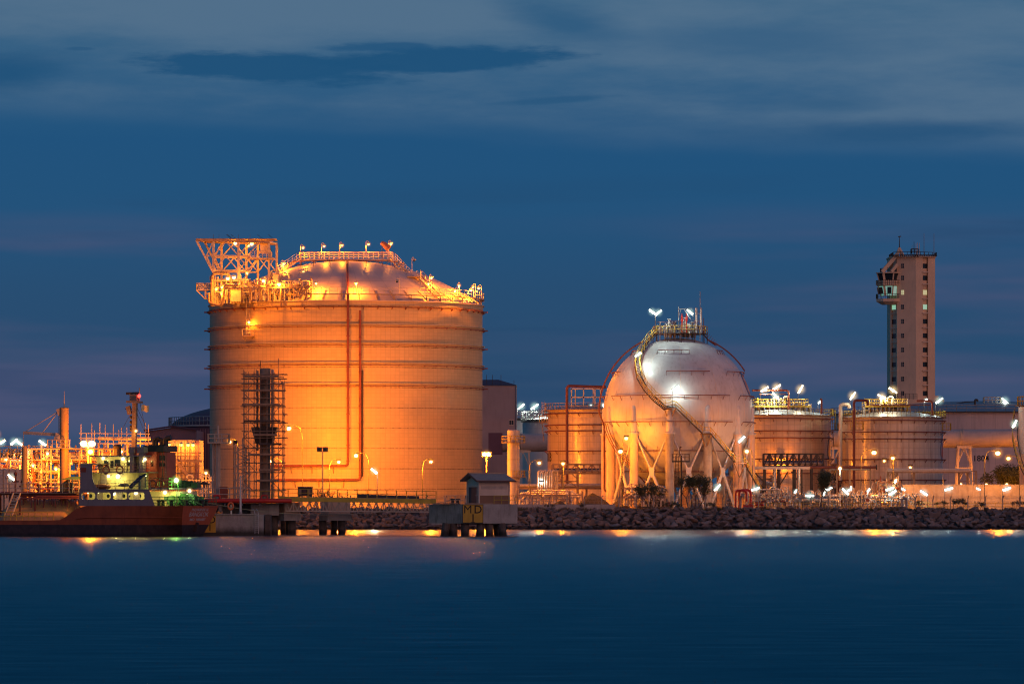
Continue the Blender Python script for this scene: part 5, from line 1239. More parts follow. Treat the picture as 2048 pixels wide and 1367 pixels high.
    for k in range(9): px = 8 + k * 18; p = S(px, 0, 3.2); sh('catwalk_post', MB().bar((p.x, 3.2, cz_ + rr * .7), (p.x, 3.2, zc), .12), 'steel_brown')
    for k in range(9):
        px = 14 + k * 16 + rnd.uniform(-3, 3); p = S(px, 0, 5); mb = MB(); h_ = rnd.uniform(.8, 2.4); mb.pipe([(p.x, 5, zc - .6), (p.x, 5, zc + h_)], .12, 7); mb.ball((p.x, 5, zc + h_), .24, 8, 6); mb.bar((p.x - .4, 5, zc + h_ * .6), (p.x + .4, 5, zc + h_ * .6), .16); sh('deck_valve', mb, 'pipe_oxide' if k % 3 else 'pipe_cream', ship, True)
    mb = MB(); a, b = S(10, 1030, .6), S(27, 985, 2.4); mb.bar(a, b, .1, .2); a2, b2 = a + Vector((.9, 0, 0)), b + Vector((.9, 0, 0)); mb.bar(a2, b2, .1, .2)
    for k in range(9): mb.bar(a.lerp(b, k / 8), a2.lerp(b2, k / 8), .1)
    sh('deck_stair', mb, 'steel_cream')
    # green canopy over the manifold
    p, q = S(122, 958, 3), S(158, 958, 3); mb = MB(); z = S(0, 957).z
    mb.add([(p.x, 2.4, z - .1), (q.x, 2.4, z - .1), (q.x, 5.4, z - .1), (p.x, 5.4, z - .1), (p.x + .9, 3.9, z + .28), (q.x - .2, 3.9, z + .28)], [(0, 1, 5, 4), (1, 2, 5), (2, 3, 4, 5), (3, 0, 4), (3, 2, 1, 0)]); sh('canopy', mb, 'deck_green')
    for px in (139, 145, 157): p = S(px, 0, 2.5); sh('canopy_post', MB().bar((p.x, 2.5, zc), (p.x, 2.5, z), .1), 'ship_cream')
    # derrick post with boom
    D1 = (5.0,)
    def dp(px, py): return S(px, py, 5.0)
    mb = MB(); a = dp(128.5, 970); b = dp(128.5, 816); mb.pipe([(a.x, 5, cz_ + rr - .3), (b.x, 5, b.z)], .52, 20); d_ = sh('derrick_post', mb, 'ship_tank', ship, True)
    sh('derrick_cap', MB().lathe([(.55, b.z - .1), (.58, b.z), (.4, b.z + .12), (.02, b.z + .15)], b.x, 5, 16), 'ship_tank', d_, True)
    sh('antenna', MB().pipe([(b.x, 5, b.z), (b.x, 5, dp(0, 782).z)], .09, 6, .02), 'steel_cream', d_, True)
    sh('boom', MB().bar(dp(47, 865), dp(122, 869), .32, .36), 'steel_cream', d_)
    for e in ((49, 864), (84, 866)): sh('topping_wire', MB().pipe([dp(*e), dp(117, 822)], .05, 5), 'steel_cream', d_, True)
    sh('derrick_bracket', MB().bar(dp(118, 817), dp(122, 829), .7, .5), 'steel_cream', d_)
    sh('derrick_bracket', MB().bar(dp(112, 872), dp(126, 878), .8, .9), 'steel_cream', d_)
    sh('hoist_wire', MB().pipe([dp(118, 824), dp(118, 866)], .06, 5), 'steel_cream', d_, True)
    sh('hoist_wire', MB().pipe([dp(47, 866), dp(47, 915)], .03, 5), 'steel_cream', d_, True)
    mb = MB(); a = dp(49, 0); mb.pipe([(a.x, 5, cz_ + rr - .3), (a.x, 5, dp(0, 893).z)], .32, 14); sh('vent_post', mb, 'ship_tank', ship, True)
    rb = MB(); mb = MB(); a, b = dp(102, 895), dp(146, 895); mb.box(a.x, b.x, 4, 6, a.z - .1, a.z); sh('derrick_platform', mb, 'steel_cream', ship); rail(rb, [(a.x, 4, a.z), (b.x, 4, a.z)], .95, .6, .05, 2); sh('railing', rb, 'steel_cream', ship, True)
upper()
def ship_lamp(px, py, t, watts, d, r=.17, col=(1.0, .82, .22), bulb='bulb_ship'):
    p = S(px, py, t); m = ship.matrix_world if 0 else Matrix.Translation(ship.location) @ Matrix.Rotation(R_(-SA), 4, 'Z')
    lb = MB().ball(p, r, 10, 7).build('deck_lamp', bulb, ship)
    bloom_ball(ship, p, r * 3.0, 'orange' if bulb == 'bulb_sodium' else 'green' if r > .25 else 'warm')
    o = light(None, (0, 0, 0), watts, col, .1); o.parent = ship; o.location = p + Vector((0, -.35, -.22))
for a in ((352.5, 960, 1.2, 420, '', .28, (.45, 1.0, .15), 'bulb_ship'), (206.5, 916, 2.4, 60, ''), (246, 917, 2.4, 90, '', .2), (290, 918, 2.4, 80, ''), (217, 951.5, 2.0, 90, ''), (236, 952, 2.0, 150, '', .24),
          (196, 984, 1.2, 25, '', .1), (228, 986, 1.3, 80, '', .2), (272, 985, 1.3, 80, '', .2), (330, 984, 1.5, 110, '', .2), (379, 981, 3.5, 110, '', .2, (.8, 1.0, .4)), (272, 861, 4.0, 60, '', .15, (1, .5, .1), 'bulb_sodium'),
          (176, 985.5, 1.4, 30, '', .06), (292, 951, 2.0, 25, '', .06)):
    ship_lamp(a[0], a[1], a[2], a[3] * 1.6, *a[4:])
p = S(352.5, 960, 1.2); MB().pipe([p + Vector((.1, .1, 0)), p + Vector((.25, .1, -1.2))], .05, 6).build('lamp_post', 'deck_green', ship)
# mooring line and fender between ship and berth
t = thing('tyre_fender', 'black tyre fender hanging beside the ship transom', 'fender', (X(431, 538), 538, Z(1017, 538)))
MB().pipe([(X(430, 538) + .33 * math.cos(a), 538, Z(1017, 538) + .33 * math.sin(a)) for a in [i * math.pi / 8 for i in range(16)]], .13, 8, closed=True).build('tyre', 'tyre', t)
MB().pipe([(X(430, 538), 538, Z(1017, 538) + .4), (X(434, 541), 541.2, bz)], .03, 5).build('chain', 'steel_dark', t)
t = MB(); a, b = Vector((X(412, 534), 534, deck + .4)), Vector((X(905, 536), 536.2, Z(1007.5, 534) + .5))
t.pipe([a.lerp(b, k / 24) - Vector((0, 0, 2.0 * (1 - (2 * k / 24 - 1) ** 2) * .8)) for k in range(25)], .035, 5)
tag(t.build('mooring_rope', 'rope', None, True, at=a), 'slack mooring rope from the ship stern to the mooring dolphin', 'rope')
# ================================================================ sphere
def sphere_tank():
    D = 730.0; k = D / F; R = 12.0
    C = P(1356, 825, D)
    t = thing('spherical_tank', 'white spherical gas tank on legs with a winding yellow-railed stair', 'spherical tank', (C.x, C.y, GZ))
    def q(px, py, y=None, rad=None):
        x, z = (px - 1356) * k, (825 - py) * k
        if rad is not None:
            y = -math.sqrt(max(0, rad * rad - x * x - z * z))
        return Vector((C.x + x, C.y + y, C.z + z))
    MB().lathe([(max(.001, R * math.sin(math.pi * i / 64)), C.z - R * math.cos(math.pi * i / 64)) for i in range(65)], C.x, C.y, 96).build('sphere_shell', 'sphere_paint', t)
    # plate seams as thin proud weld lines
    sm = MB()
    for a in range(0, 360, 30): sm.pipe([(C.x + (R + .004) * math.cos(b) * math.sin(R_(a)), C.y - (R + .004) * math.cos(b) * math.cos(R_(a)), C.z + (R + .004) * math.sin(b)) for b in [R_(-60 + 5 * i) for i in range(25)]], .02, 4)
    sm.build('weld_seam', 'pale_render', t)
    seg = {702: ((-28, 12), (55, 74), (-100, -52)), 745: ((-12, 26), (45, 100), (-130, -62)), 793: ((-62, -8), (-8, 40), (52, 130), (-140, -75)), 845: ((-95, 42), (55, 140)), 902: ((-80, 60),), 943: ((-60, 48),)}
    for py, arcs in seg.items():
        z = (825 - py) * k; rr = math.sqrt(R * R - z * z) + .55
        for a0, a1 in arcs:
            n = max(6, int((a1 - a0) / 5)); mb = MB(); mb.pipe(arc(C.x, C.y, C.z + z, rr, a0, a1, n), .075, 6)
            for i in range(0, n + 1, 2):
                a = R_(a0 + (a1 - a0) * i / n); s_, c_ = math.sin(a), -math.cos(a); zz = z - .7 * (1 if z > -4 else -1); r0 = math.sqrt(max(0, R * R - zz * zz))
                mb.bar((C.x + s_ * rr, C.y + c_ * rr, C.z + z), (C.x + s_ * r0, C.y + c_ * r0, C.z + zz), .06)
            mb.build('sprinkler_pipe', 'pipe_oxide', t)
    # legs
    LR = 11.75; feet = []
    for i in range(12):
        a = R_(-68.5 + 30 * i); x, y = C.x + LR * math.sin(a), C.y - LR * math.cos(a); feet.append(Vector((x, y, 0)))
        zj = C.z + (825 - 868) * k; ztop = C.z + (825 - 817) * k
        lg = MB(); lg.pipe([(x, y, GZ), (x, y, zj)], .68, 20); L = lg.build('leg', 'concrete' if i % 12 in (2, 3) else 'cream_render', t)
        up = MB(); up.lathe([(.56, zj), (.56, ztop - .3), (.5, ztop), (.32, ztop + .3), (.02, ztop + .42)], x, y, 18); up.build('upper_leg', 'sphere_paint', L)
        MB().lathe([(.56, zj - .12), (.84, zj - .12), (.84, zj + .12), (.56, zj + .12)], x, y, 18).build('leg_flange', 'sphere_paint', L)
        MB().box(x - .9, x + .9, y - .9, y + .9, GZ - .02, GZ + .3).build('footing', 'concrete', L, False)
    zc, zu, zl = C.z + (825 - 945) * k, C.z + (825 - 876) * k, GZ + .3
    for i in range(12):
        a, b = feet[i], feet[(i + 1) % 12]; m = (a + b) / 2; d = (b - a).normalized(); mb = MB()
        for p in (a, b):
            s = 1 if p is a else -1
            mb.pipe([(p.x + d.x * .5 * s, p.y + d.y * .5 * s, zu), (m.x - d.x * .25 * s, m.y - d.y * .25 * s, zc + .6)], .16, 10)
            mb.pipe([(p.x + d.x * .5 * s, p.y + d.y * .5 * s, zl), (m.x - d.x * .25 * s, m.y - d.y * .25 * s, zc - .5)], .25, 10)
        n = Vector((-d.y, d.x, 0)) * .16; w_ = d * .5
        pl = [(m - w_ * f1 + Vector((0, 0, zc + h_))) for f1, h_ in ((1, -.75), (-1, -.75), (-.75, 0), (-1, .8), (1, .8), (.75, 0))]
        mb.add([v - n for v in pl] + [v + n for v in pl], [list(range(6)), list(range(6, 12))[::-1]] + [(j, (j + 1) % 6, (j + 1) % 6 + 6, j + 6) for j in range(6)])
        mb.build('cross_brace', 'sphere_paint', t)
    # top platform, railing and process equipment
    pz = C.z + (825 - 667) * k; pr = 4.35; px0 = C.x + .35
    mb = MB(); mb.lathe([(.4, pz - .12), (pr + .1, pz - .12), (pr + .1, pz), (.4, pz)], px0, C.y, 12)
    for i in range(12): a = R_(i * 30); x, y = px0 + pr * math.sin(a), C.y - pr * math.cos(a); r0 = math.hypot(x - C.x, y - C.y); mb.pipe([(x, y, C.z + math.sqrt(R * R - r0 * r0) - .05), (x, y, pz)], .07, 5)
    mb.build('top_platform', 'steel_dark', t, False)
    rail(MB(), arc(px0, C.y, pz, pr, 0, 330, 11), 1.15, 1.1, .045, 2, True).build('railing', 'yellow_paint', t)
    r = random.Random(5)
    for i in range(26):
        a, rr = r.uniform(0, 6.28), r.uniform(.3, 3.3); x, y = px0 + rr * math.cos(a), C.y + rr * math.sin(a); h_ = r.uniform(.9, 2.6); mb = MB(); s_ = r.uniform(.07, .16)
        mb.pipe([(x, y, pz - .6), (x, y, pz + h_)], s_, 7); mb.ball((x, y, pz + h_ * .7), s_ * 1.9, 8, 6); mb.lathe([(s_, pz + h_ * .4), (s_ * 2, pz + h_ * .4), (s_ * 2, pz + h_ * .45), (s_, pz + h_ * .45)], x, y, 8)
        mb.bar((x - .3, y, pz + h_), (x + .3, y, pz + h_), s_); mb.build('valve', r.choice(('steel_grey', 'pipe_cream', 'steel_grey', 'galvanised')), t)
    for i in range(9): a = C.x - 3 + i * .8; MB().pipe([(a, C.y - 3.6, pz - 1.2), (a, C.y - 3.6, pz + r.uniform(.6, 1.8))], .06, 6).build('vent_pipe', 'steel_brown', t)
    for px, mt in ((1363.5, 'valve_red'), (1372.5, 'valve_red')):
        x = C.x + (px - 1356) * k; mb = MB(); z = C.z + (825 - 641) * k; mb.lathe([(.12, z - .2), (.2, z), (.2, z + .55), (.12, z + .75), (.06, z + 1.1), (.01, z + 1.15)], x, C.y - 1, 10); mb.pipe([(x, C.y - 1, pz), (x, C.y - 1, z)], .1, 7); mb.build('relief_valve', mt, t)
    for px, top, mt, w_ in ((1392.5, 616, 'galvanised', .17), (1401.5, 616, 'galvanised', .17), (1357, 613, 'steel_grey', .06), (1400, 583, 'steel_grey', .05), (1318, 652, 'galvanised', .1), (1314, 650, 'steel_grey', .1), (1407, 636, 'pipe_oxide', .06), (1340, 640, 'pipe_cream', .06), (1346, 644, 'steel_grey', .06)):
        MB().pipe([(C.x + (px - 1356) * k, C.y - .5, pz), (C.x + (px - 1356) * k, C.y - .5, C.z + (825 - top) * k)], w_, 8).build('vent_stack', mt, t)
    for (a, b, c, d, mt, w_) in ((1314, 644, 1350, 645, 'pipe_oxide', .07), (1336, 642, 1365, 642, 'pipe_oxide', .06), (1357, 618, 1384, 617, 'steel_grey', .08), (1391, 627, 1403, 627, 'galvanised', .06), (1384, 646, 1400, 642, 'pipe_oxide', .1), (1362, 617, 1357, 634, 'steel_grey', .06), (1368, 619, 1382, 640, 'galvanised', .07)):
        MB().bar((C.x + (a - 1356) * k, C.y - .6, C.z + (825 - b) * k), (C.x + (c - 1356) * k, C.y - .6, C.z + (825 - d) * k), w_).build('frame_bar', mt, t, False)
    # rear ladder cage coming down on the far right of the crown
    mb = MB()
    for w_ in (-.35, .35):
        pts = [q(px, py, 1.0 + w_) for px, py in ((1390, 640), (1402, 662), (1418, 680), (1432, 690))]; mb.pipe(pts, .09, 6)
    for i in range(14): u = i / 13; a = q(1390 + 42 * u, 640 + 52 * u ** .9, .65); mb.bar(a, a + Vector((0, .7, 0)), .07); mb.bar(a, a + Vector((.35, 0, .5)), .06)
    mb.build('rear_stair', 'pipe_oxide', t)
    # big red riser following the outline on the outside
    pts = [C + Vector(((R + .75) * math.sin(R_(a)), -2.0, (R + .75) * math.cos(R_(a)))) for a in range(-26, -92, -4)]
    base = [Vector((C.x + (1208 - 1356) * k, C.y - 2, C.z - (z - 825) * k)) for z in (850, 900, 960, 978)]
    pts2 = pts + base + [base[-1] + Vector((.25, 0, -.35)), base[-1] + Vector((1.3, 0, -.35)), base[-1] + Vector((1.4, 0, -.6)), base[-1] + Vector((1.4, 0, -2.4))]
    MB().pipe(elbow(pts2, .5, 3), .14, 10).build('riser_pipe', 'pipe_oxide', t)
    pts = [C + Vector(((R + .6) * math.sin(R_(a)), -1.0, (R + .6) * math.cos(R_(a)))) for a in range(22, 60, 4)]
    MB().pipe(pts, .11, 8).build('riser_pipe', 'pipe_oxide', t)
    MB().pipe(elbow([base[0] + Vector((0, 0, -4.2)), base[0] + Vector((2.2, 0, -4.2)), base[0] + Vector((9.5, 1.5, -12.6))], .5), .1, 8).build('branch_pipe', 'pipe_oxide', t)
    # curved bundle of pipes under the left flank
    for j in range(3):
        rr = R + .5 + j * .25; pts = [C + Vector((rr * math.sin(R_(a)) * .93 - .1 * j, -rr * math.sqrt(max(0, 1 - math.sin(R_(a)) ** 2)) * .45 - 4.5, -rr * math.cos(R_(a)) * .86)) for a in range(-80, -35, 5)]
        MB().pipe(pts, .07, 6).build('branch_pipe', 'pipe_oxide', t)
    # winding stair
    path = [((1314, 664), 12.9), ((1300, 678), 12.95), ((1287, 695), 12.95), ((1277, 713), 12.95), ((1271.5, 735), 12.95), ((1275, 758), 12.95), ((1287, 781), 12.95), ((1304, 801), 12.95), ((1324, 818), 12.95)]
    A = [q(p[0], p[1], rad=r0) for p, r0 in path]
    yb = A[-1].y - C.y
    B = [q(1346, 818, yb), q(1398, 869, yb - .3), q(1414, 869, yb - .3), q(1463, 926, yb + .8), q(1481, 926, yb + .8), q(1516, 988, yb + 2.2)]
    allp = A + B
    for side in (0, 1):
        off = []
        for i, p in enumerate(allp):
            d = (allp[min(i + 1, len(allp) - 1)] - allp[max(0, i - 1)]); rad = Vector((p.x - C.x, p.y - C.y, 0)).normalized()
            if i < 9:
                nrm = (p - C).normalized(); sd = d.cross(nrm).normalized() * .42
                if i > 5: sd = sd * .8 + Vector((0, -.25, 0)) * (i - 5) / 3
            else: sd = Vector((0, -.45, 0))
            off.append(p + (sd if side else -sd))
        mb = MB(); mb.pipe(off, .1, 5); mb.build('stringer', 'steel_dark', t)
        rb = MB(); up = Vector((0, 0, 1.0))
        hr = [o + up for o in off]; rb.pipe(hr, .05, 6); rb.pipe([o + up * .55 for o in off], .035, 5)
        for a, b in zip(off[:-1], off[1:]):
            m_ = max(1, round((b - a).length / 1.3))
            for i in range(m_): p = a.lerp(b, i / m_); rb.pipe([p, p + up], .04, 5)
        rb.build('handrail', 'yellow_paint', t)
        if side: o1 = off
        else: o0 = off
    mb = MB()
    for i in range(len(o0) - 1):
        L = (allp[i + 1] - allp[i]).length; m_ = max(2, int(L / .3))
        for j in range(m_): u = j / m_; mb.bar(o0[i].lerp(o0[i + 1], u), o1[i].lerp(o1[i + 1], u), .24, .05)
    mb.build('stair_treads', 'steel_dark', t, False)
    for px, py, dx in ((1334, 818, 0), (1406, 869, 0), (1472, 926, 0)):
        a = q(px, py, yb + .4); mb = MB(); mb.box(a.x - 1.0, a.x + 1.0, a.y - .95, a.y + .2, a.z - .16, a.z - .02); mb.bar((a.x - .9, a.y - .6, a.z - .1), (a.x, a.y + 1.0, a.z - 2.3), .12); mb.bar((a.x + .9, a.y - .6, a.z - .1), (a.x, a.y + 1.0, a.z - 2.3), .12); mb.build('landing', 'steel_brown', t, False)
    # emblem on the flank: oval blue ring round a red drop
    ex = R_(79); 
    def dec(r0, r1, col, name, cz_, lift):
        mb = MB(); vs = []; n = 28
        for rr in (r0, r1):
            for i in range(n):
                th = 2 * math.pi * i / n; az = ex + rr * math.cos(th) / R; el = R_(22) + rr * 1.25 * math.sin(th) / R
                vs.append((C.x + (R + lift) * math.cos(el) * math.sin(az), C.y - (R + lift) * math.cos(el) * math.cos(az), C.z + (R + lift) * math.sin(el)))
        mb.add(vs, [(i, (i + 1) % n, n + (i + 1) % n, n + i) for i in range(n)]); mb.build(name, col, t)
    dec(1.45, 1.9, 'logo_blue', 'emblem_ring', 0, .02); dec(.05, 1.4, 'barn_wall', 'emblem_drop', 0, .02)
    return t
sphere_tank()

# white upright vessel cut by the frame at the right
def right_vessel():
    D = 765.0; k = D / F; R = 3.9; cx = X(2037, D) + R
    t = thing('upright_vessel', 'tall white upright vessel with a yellow top platform and spiral stair', 'vessel', (cx, D, GZ))
    zt, zs = Z(814, D), Z(905, D)
    MB().lathe([(.01, zt + .15), (R - .3, zt + .1), (R, zt), (R, zs), (R - .08, zs - .25)][::-1], cx, D, 48).build('shell', 'sphere_paint', t)
    MB().lathe([(R - .12, GZ), (R - .12, zs - .24)], cx, D, 48).build('skirt', 'cream_render', t)
    mb = MB(); mb.lathe([(R - .4, zt + .2), (R + .5, zt + .2), (R + .5, zt + .3), (R - .4, zt + .3)], cx, D, 16); mb.build('top_platform', 'steel_dark', t, False)
    rail(MB(), arc(cx, D, zt + .3, R + .2, 0, 345, 16), 1.5, 1.0, .05, 2, True).build('railing', 'yellow_paint', t)
    rail(MB(), arc(cx, D, zt + 1.9, R - 1.1, 0, 330, 11), 1.3, 1.0, .05, 2, True).build('railing', 'yellow_paint', t)
    for a in range(0, 360, 45): MB().pipe([(cx + 2 * math.sin(R_(a)), D - 2 * math.cos(R_(a)), zt), (cx + 2 * math.sin(R_(a)), D - 2 * math.cos(R_(a)), zt + 2.6)], .16, 8).build('nozzle', 'steel_grey', t)
    o0, o1 = [], []
    for i in range(19):
        a = R_(-118 + i * 5.5); z = zt - 1.2 - 13.5 * (i / 18)
        o0.append(Vector((cx + (R + .15) * math.sin(a), D - (R + .15) * math.cos(a), z))); o1.append(Vector((cx + (R + 1.0) * math.sin(a), D - (R + 1.0) * math.cos(a), z)))
    for off in (o0, o1): MB().pipe(off, .09, 5).build('stringer', 'steel_dark', t)
    rb = MB(); rb.pipe([o + Vector((0, 0, 1.05)) for o in o1], .05, 5); rb.pipe([o + Vector((0, 0, .55)) for o in o1], .04, 5)
    for o in o1: rb.pipe([o, o + Vector((0, 0, 1.05))], .04, 5)
    rb.build('handrail', 'yellow_paint', t)
    mb = MB()
    for i in range(18):
        for j in range(3): mb.bar(o0[i].lerp(o0[i + 1], j / 3), o1[i].lerp(o1[i + 1], j / 3), .24, .05)
    mb.build('stair_treads', 'steel_grey', t, False)
right_vessel()

# ================================================================ smaller tanks
def small_tank(px, hw, ytop, D, label, mat, rings, fit, railmat='yellow_paint', dome=1.2, seed=1, ladder=None):
    R = hw * D / F; cx = X(px, D); zt = Z(ytop, D)
    t = thing('cylindrical_tank', label, 'storage tank', (cx, D, GZ))
    MB().lathe([(R, GZ), (R, zt)], cx, D, 96).build('wall', mat, t)
    rs = (R * R + dome * dome) / (2 * dome)
    MB().lathe([(R, zt)] + [(R * (1 - i / 10), zt + dome - rs + math.sqrt(rs * rs - (R * (1 - i / 10)) ** 2)) for i in range(1, 10)] + [(.01, zt + dome)], cx, D, 72).build('roof', 'steel_grey', t)
    MB().lathe([(R - .1, zt - .1), (R + .55, zt - .1), (R + .55, zt + .02), (R - .1, zt + .02)], cx, D, 72).build('rim_walkway', 'steel_brown', t)
    rail(MB(), arc(cx, D, zt + .02, R + .45, 0, 355, 71), 1.1, 9, .035, 2, True).build('railing', railmat, t)
    for py in rings:
        z = Z(py, D - R); mb = MB(); mb.ringpipe(cx, D, z, R + .5, .10, 72, 6)
        for i in range(24): a = R_(i * 15 + 5); s_, c_ = math.sin(a), -math.cos(a); mb.bar((cx + s_ * (R + .5), D + c_ * (R + .5), z), (cx + s_ * R, D + c_ * R, z - .55), .07); mb.bar((cx + s_ * (R + .5), D + c_ * (R + .5), z - .05), (cx + s_ * R, D + c_ * R, z - .05), .07)
        mb.build('sprinkler_pipe', 'pipe_oxide', t)
    return t, cx, zt, R
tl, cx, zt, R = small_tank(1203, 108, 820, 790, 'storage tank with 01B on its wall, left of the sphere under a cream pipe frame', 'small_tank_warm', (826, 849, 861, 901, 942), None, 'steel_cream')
text_mesh('01B', 2.1, 'sign_black', tl, lambda u, v: (cx + (R + .03) * math.sin(R_(-78) + u / R), 790 - (R + .03) * math.cos(R_(-78) + u / R), Z(914, 781) + v), bold=.03)
D = 785
t = thing('steel_portal', 'tall cream steel frame with a red pipe above the 01B tank', 'frame', (X(1172, D), D, zt))
for px in (1143, 1151, 1167, 1187, 1190, 1201): MB().bar((X(px, D), D + (2 if px in (1151, 1187) else 0), zt), (X(px, D), D + (2 if px in (1151, 1187) else 0), Z(777, D)), .2).build('post', 'steel_cream', t, False)
for py in (777, 794): MB().bar((X(1142, D), D, Z(py, D)), (X(1207, D), D, Z(py, D)), .2).build('beam', 'steel_cream', t, False)
MB().pipe(elbow([(X(1134, 776), 776, Z(966, 776)), (X(1134, 776), 776, Z(771, 776)), (X(1212, 776), 778, Z(773, 776))], .6), .24, 10).build('riser_pipe', 'pipe_oxide', t)
tA, cx, zt, R = small_tank(1559, 103, 831, 800, 'brown-lit storage tank right behind the sphere with a yellow roof deck', 'small_tank_warm', (836, 861, 875, 917, 946), None)
tB, cx2, zt2, R2 = small_tank(1785, 101, 835, 790, 'grey-lit storage tank in front of the control tower with a yellow roof deck', 'small_tank_clad', (840, 863, 877, 918, 959), None)
def flame_logo(t, cx, D, R, az, py, s):
    z0 = Z(py, D - R * .2); 
    for sc_, col, lift, nm, dz in ((1.0, 'logo_blue', .03, 'flame_outline', 0), (.78, 'white_paint', .045, 'flame_inner', -.35), (.62, 'logo_red', .06, 'flame_core', -.6)):
        mb = MB(); prof = [(0, 2.9), (.18, 2.0), (.42, 1.2), (.7, .4), (.85, -.5), (.8, -1.3), (.5, -1.9), (0, -2.3)]
        pts = [(u, v) for u, v in prof] + [(-u, v) for u, v in prof[-2:0:-1]]
        mb.add([(cx + (R + lift) * math.sin(az + u * sc_ * s * 1.15 / R), D - (R + lift) * math.cos(az + u * sc_ * s * 1.15 / R), z0 + (v * sc_ + dz) * s) for u, v in pts], [list(range(len(pts)))]); mb.build(nm, col, t, False)
flame_logo(tA, cx, 800, R, R_(70), 894, 1.0); flame_logo(tB, cx2, 790, R2, R_(72), 894, 1.0)
def roof_deck(D, x0, x1, ztank, label, seed, redx0, redx1, redy):
    r = random.Random(seed); t = thing('roof_deck', label, 'platform', (X((x0 + x1) / 2, D), D, ztank))
    zd, zr = Z(813, D), ztank
    for i in range(12):
        px = x0 + (x1 - x0) * i / 11
        for yy in (D - 3, D + 3): MB().bar((X(px, D), yy, zr), (X(px, D), yy, Z(808, D)), .16).build('post', 'steel_brown' if i % 2 else 'steel_grey', t, False)
    for yy in (D - 3, D + 3): MB().bar((X(x0, D), yy, zd), (X(x1, D), yy, zd), .18, .25).build('beam', 'yellow_paint', t, False)
    MB().box(X(x0, D), X(x1, D), D - 3, D + 3, zd + .13, zd + .18).build('deck', 'steel_brown', t, False)
    for yy in (D - 3, D + 3): rail(MB(), [(X(x0, D), yy, zd + .15), (X(x1 - 6, D), yy, zd + .15)], 1.15, .8, .055, 2).build('railing', 'yellow_paint', t)
    for i in range(26):
        px = r.uniform(x0, x1); mb = MB(); yy = D + r.uniform(-2.6, 2.6); s_ = r.uniform(.08, .2); h_ = r.uniform(1.4, 3.2)
        mb.pipe([(X(px, D), yy, zr), (X(px, D), yy, zr + h_)], s_, 7); mb.lathe([(s_, zr + h_ * .5), (s_ * 2, zr + h_ * .5), (s_ * 2, zr + h_ * .55), (s_, zr + h_ * .55)], X(px, D), yy, 8); mb.ball((X(px, D), yy, zr + h_), s_ * 1.5, 8, 6)
        mb.build('valve', r.choice(('yellow_paint', 'pipe_cream', 'steel_dark', 'yellow_paint')), t)
    for px in (x0 + (x1 - x0) * .36, x0 + (x1 - x0) * .52):
        g_ = .9; MB().pipe(elbow([(X(px, D), D - 2, zr), (X(px, D), D - 2, Z(794, D)), (X(px, D) + g_, D - 2, Z(794, D)), (X(px, D) + g_, D - 2, Z(806, D))], .4), .17, 8).build('vent_pipe', 'pipe_cream', t)
    MB().pipe(elbow([(X(redx0, D), D - 3.4, Z(redy, D)), (X(redx1, D), D - 3.4, Z(redy, D)), (X(redx1, D), D - 3.4, zr)], .6), .17, 9).build('fire_pipe', 'pipe_red', t)
    MB().pipe([(X(x0 + 10, D), D - 3.6, Z(redy + 8, D)), (X(redx1 - 5, D), D - 3.6, Z(redy + 8, D))], .09, 7).build('fire_pipe', 'pipe_oxide', t)
    return t
roof_deck(800, 1506, 1620, zt, 'yellow-railed roof deck full of valves on the tank behind the sphere', 21, 1502, 1575, 781)
roof_deck(790, 1727, 1817, zt2, 'yellow-railed roof deck full of valves below the control tower', 22, 1830, 1861, 802)
D = 787
t = thing('red_riser', 'dark red fire pipe rising in front of the grey-lit tank and bending over its roof', 'pipe', (X(1708, 777), 779, GZ))
MB().pipe(elbow([(X(1708, 779), 779, Z(975, 779)), (X(1708, 779), 779, Z(800, 779)), (X(1736, 779), 780, Z(800, 779)), (X(1736, 779), 780, Z(810, 779))], .6), .23, 10).build('riser_pipe', 'pipe_oxide', t)
t = thing('red_riser', 'thinner red pipe following the outer edge of the tank behind the sphere', 'pipe', (X(1656, 797), 797, GZ))
MB().pipe(elbow([(X(1640, 792), 792, Z(798, 792)), (X(1643, 792), 792, Z(798, 792)), (X(1643, 792), 792, Z(828, 792))], .3), .18, 9).build('riser_pipe', 'pipe_oxide', t)
MB().pipe([(X(1655, 797), 797, Z(862, 797)), (X(1655, 797), 797, Z(985, 797))], .14, 8).build('riser_pipe', 'pipe_oxide', t)
t = thing('cream_pipe', 'fat cream gooseneck pipe at the roof edge of the tank below the tower', 'pipe', (X(1690, 787), 787, GZ))
MB().pipe(elbow([(X(1681, 787), 787, Z(960, 787)), (X(1681, 787), 787, Z(808, 787)), (X(1697, 787), 787, Z(808, 787)), (X(1699, 787), 787, Z(816, 787))], 1.0, 6), .33, 12).build('pipe', 'pipe_cream', t)
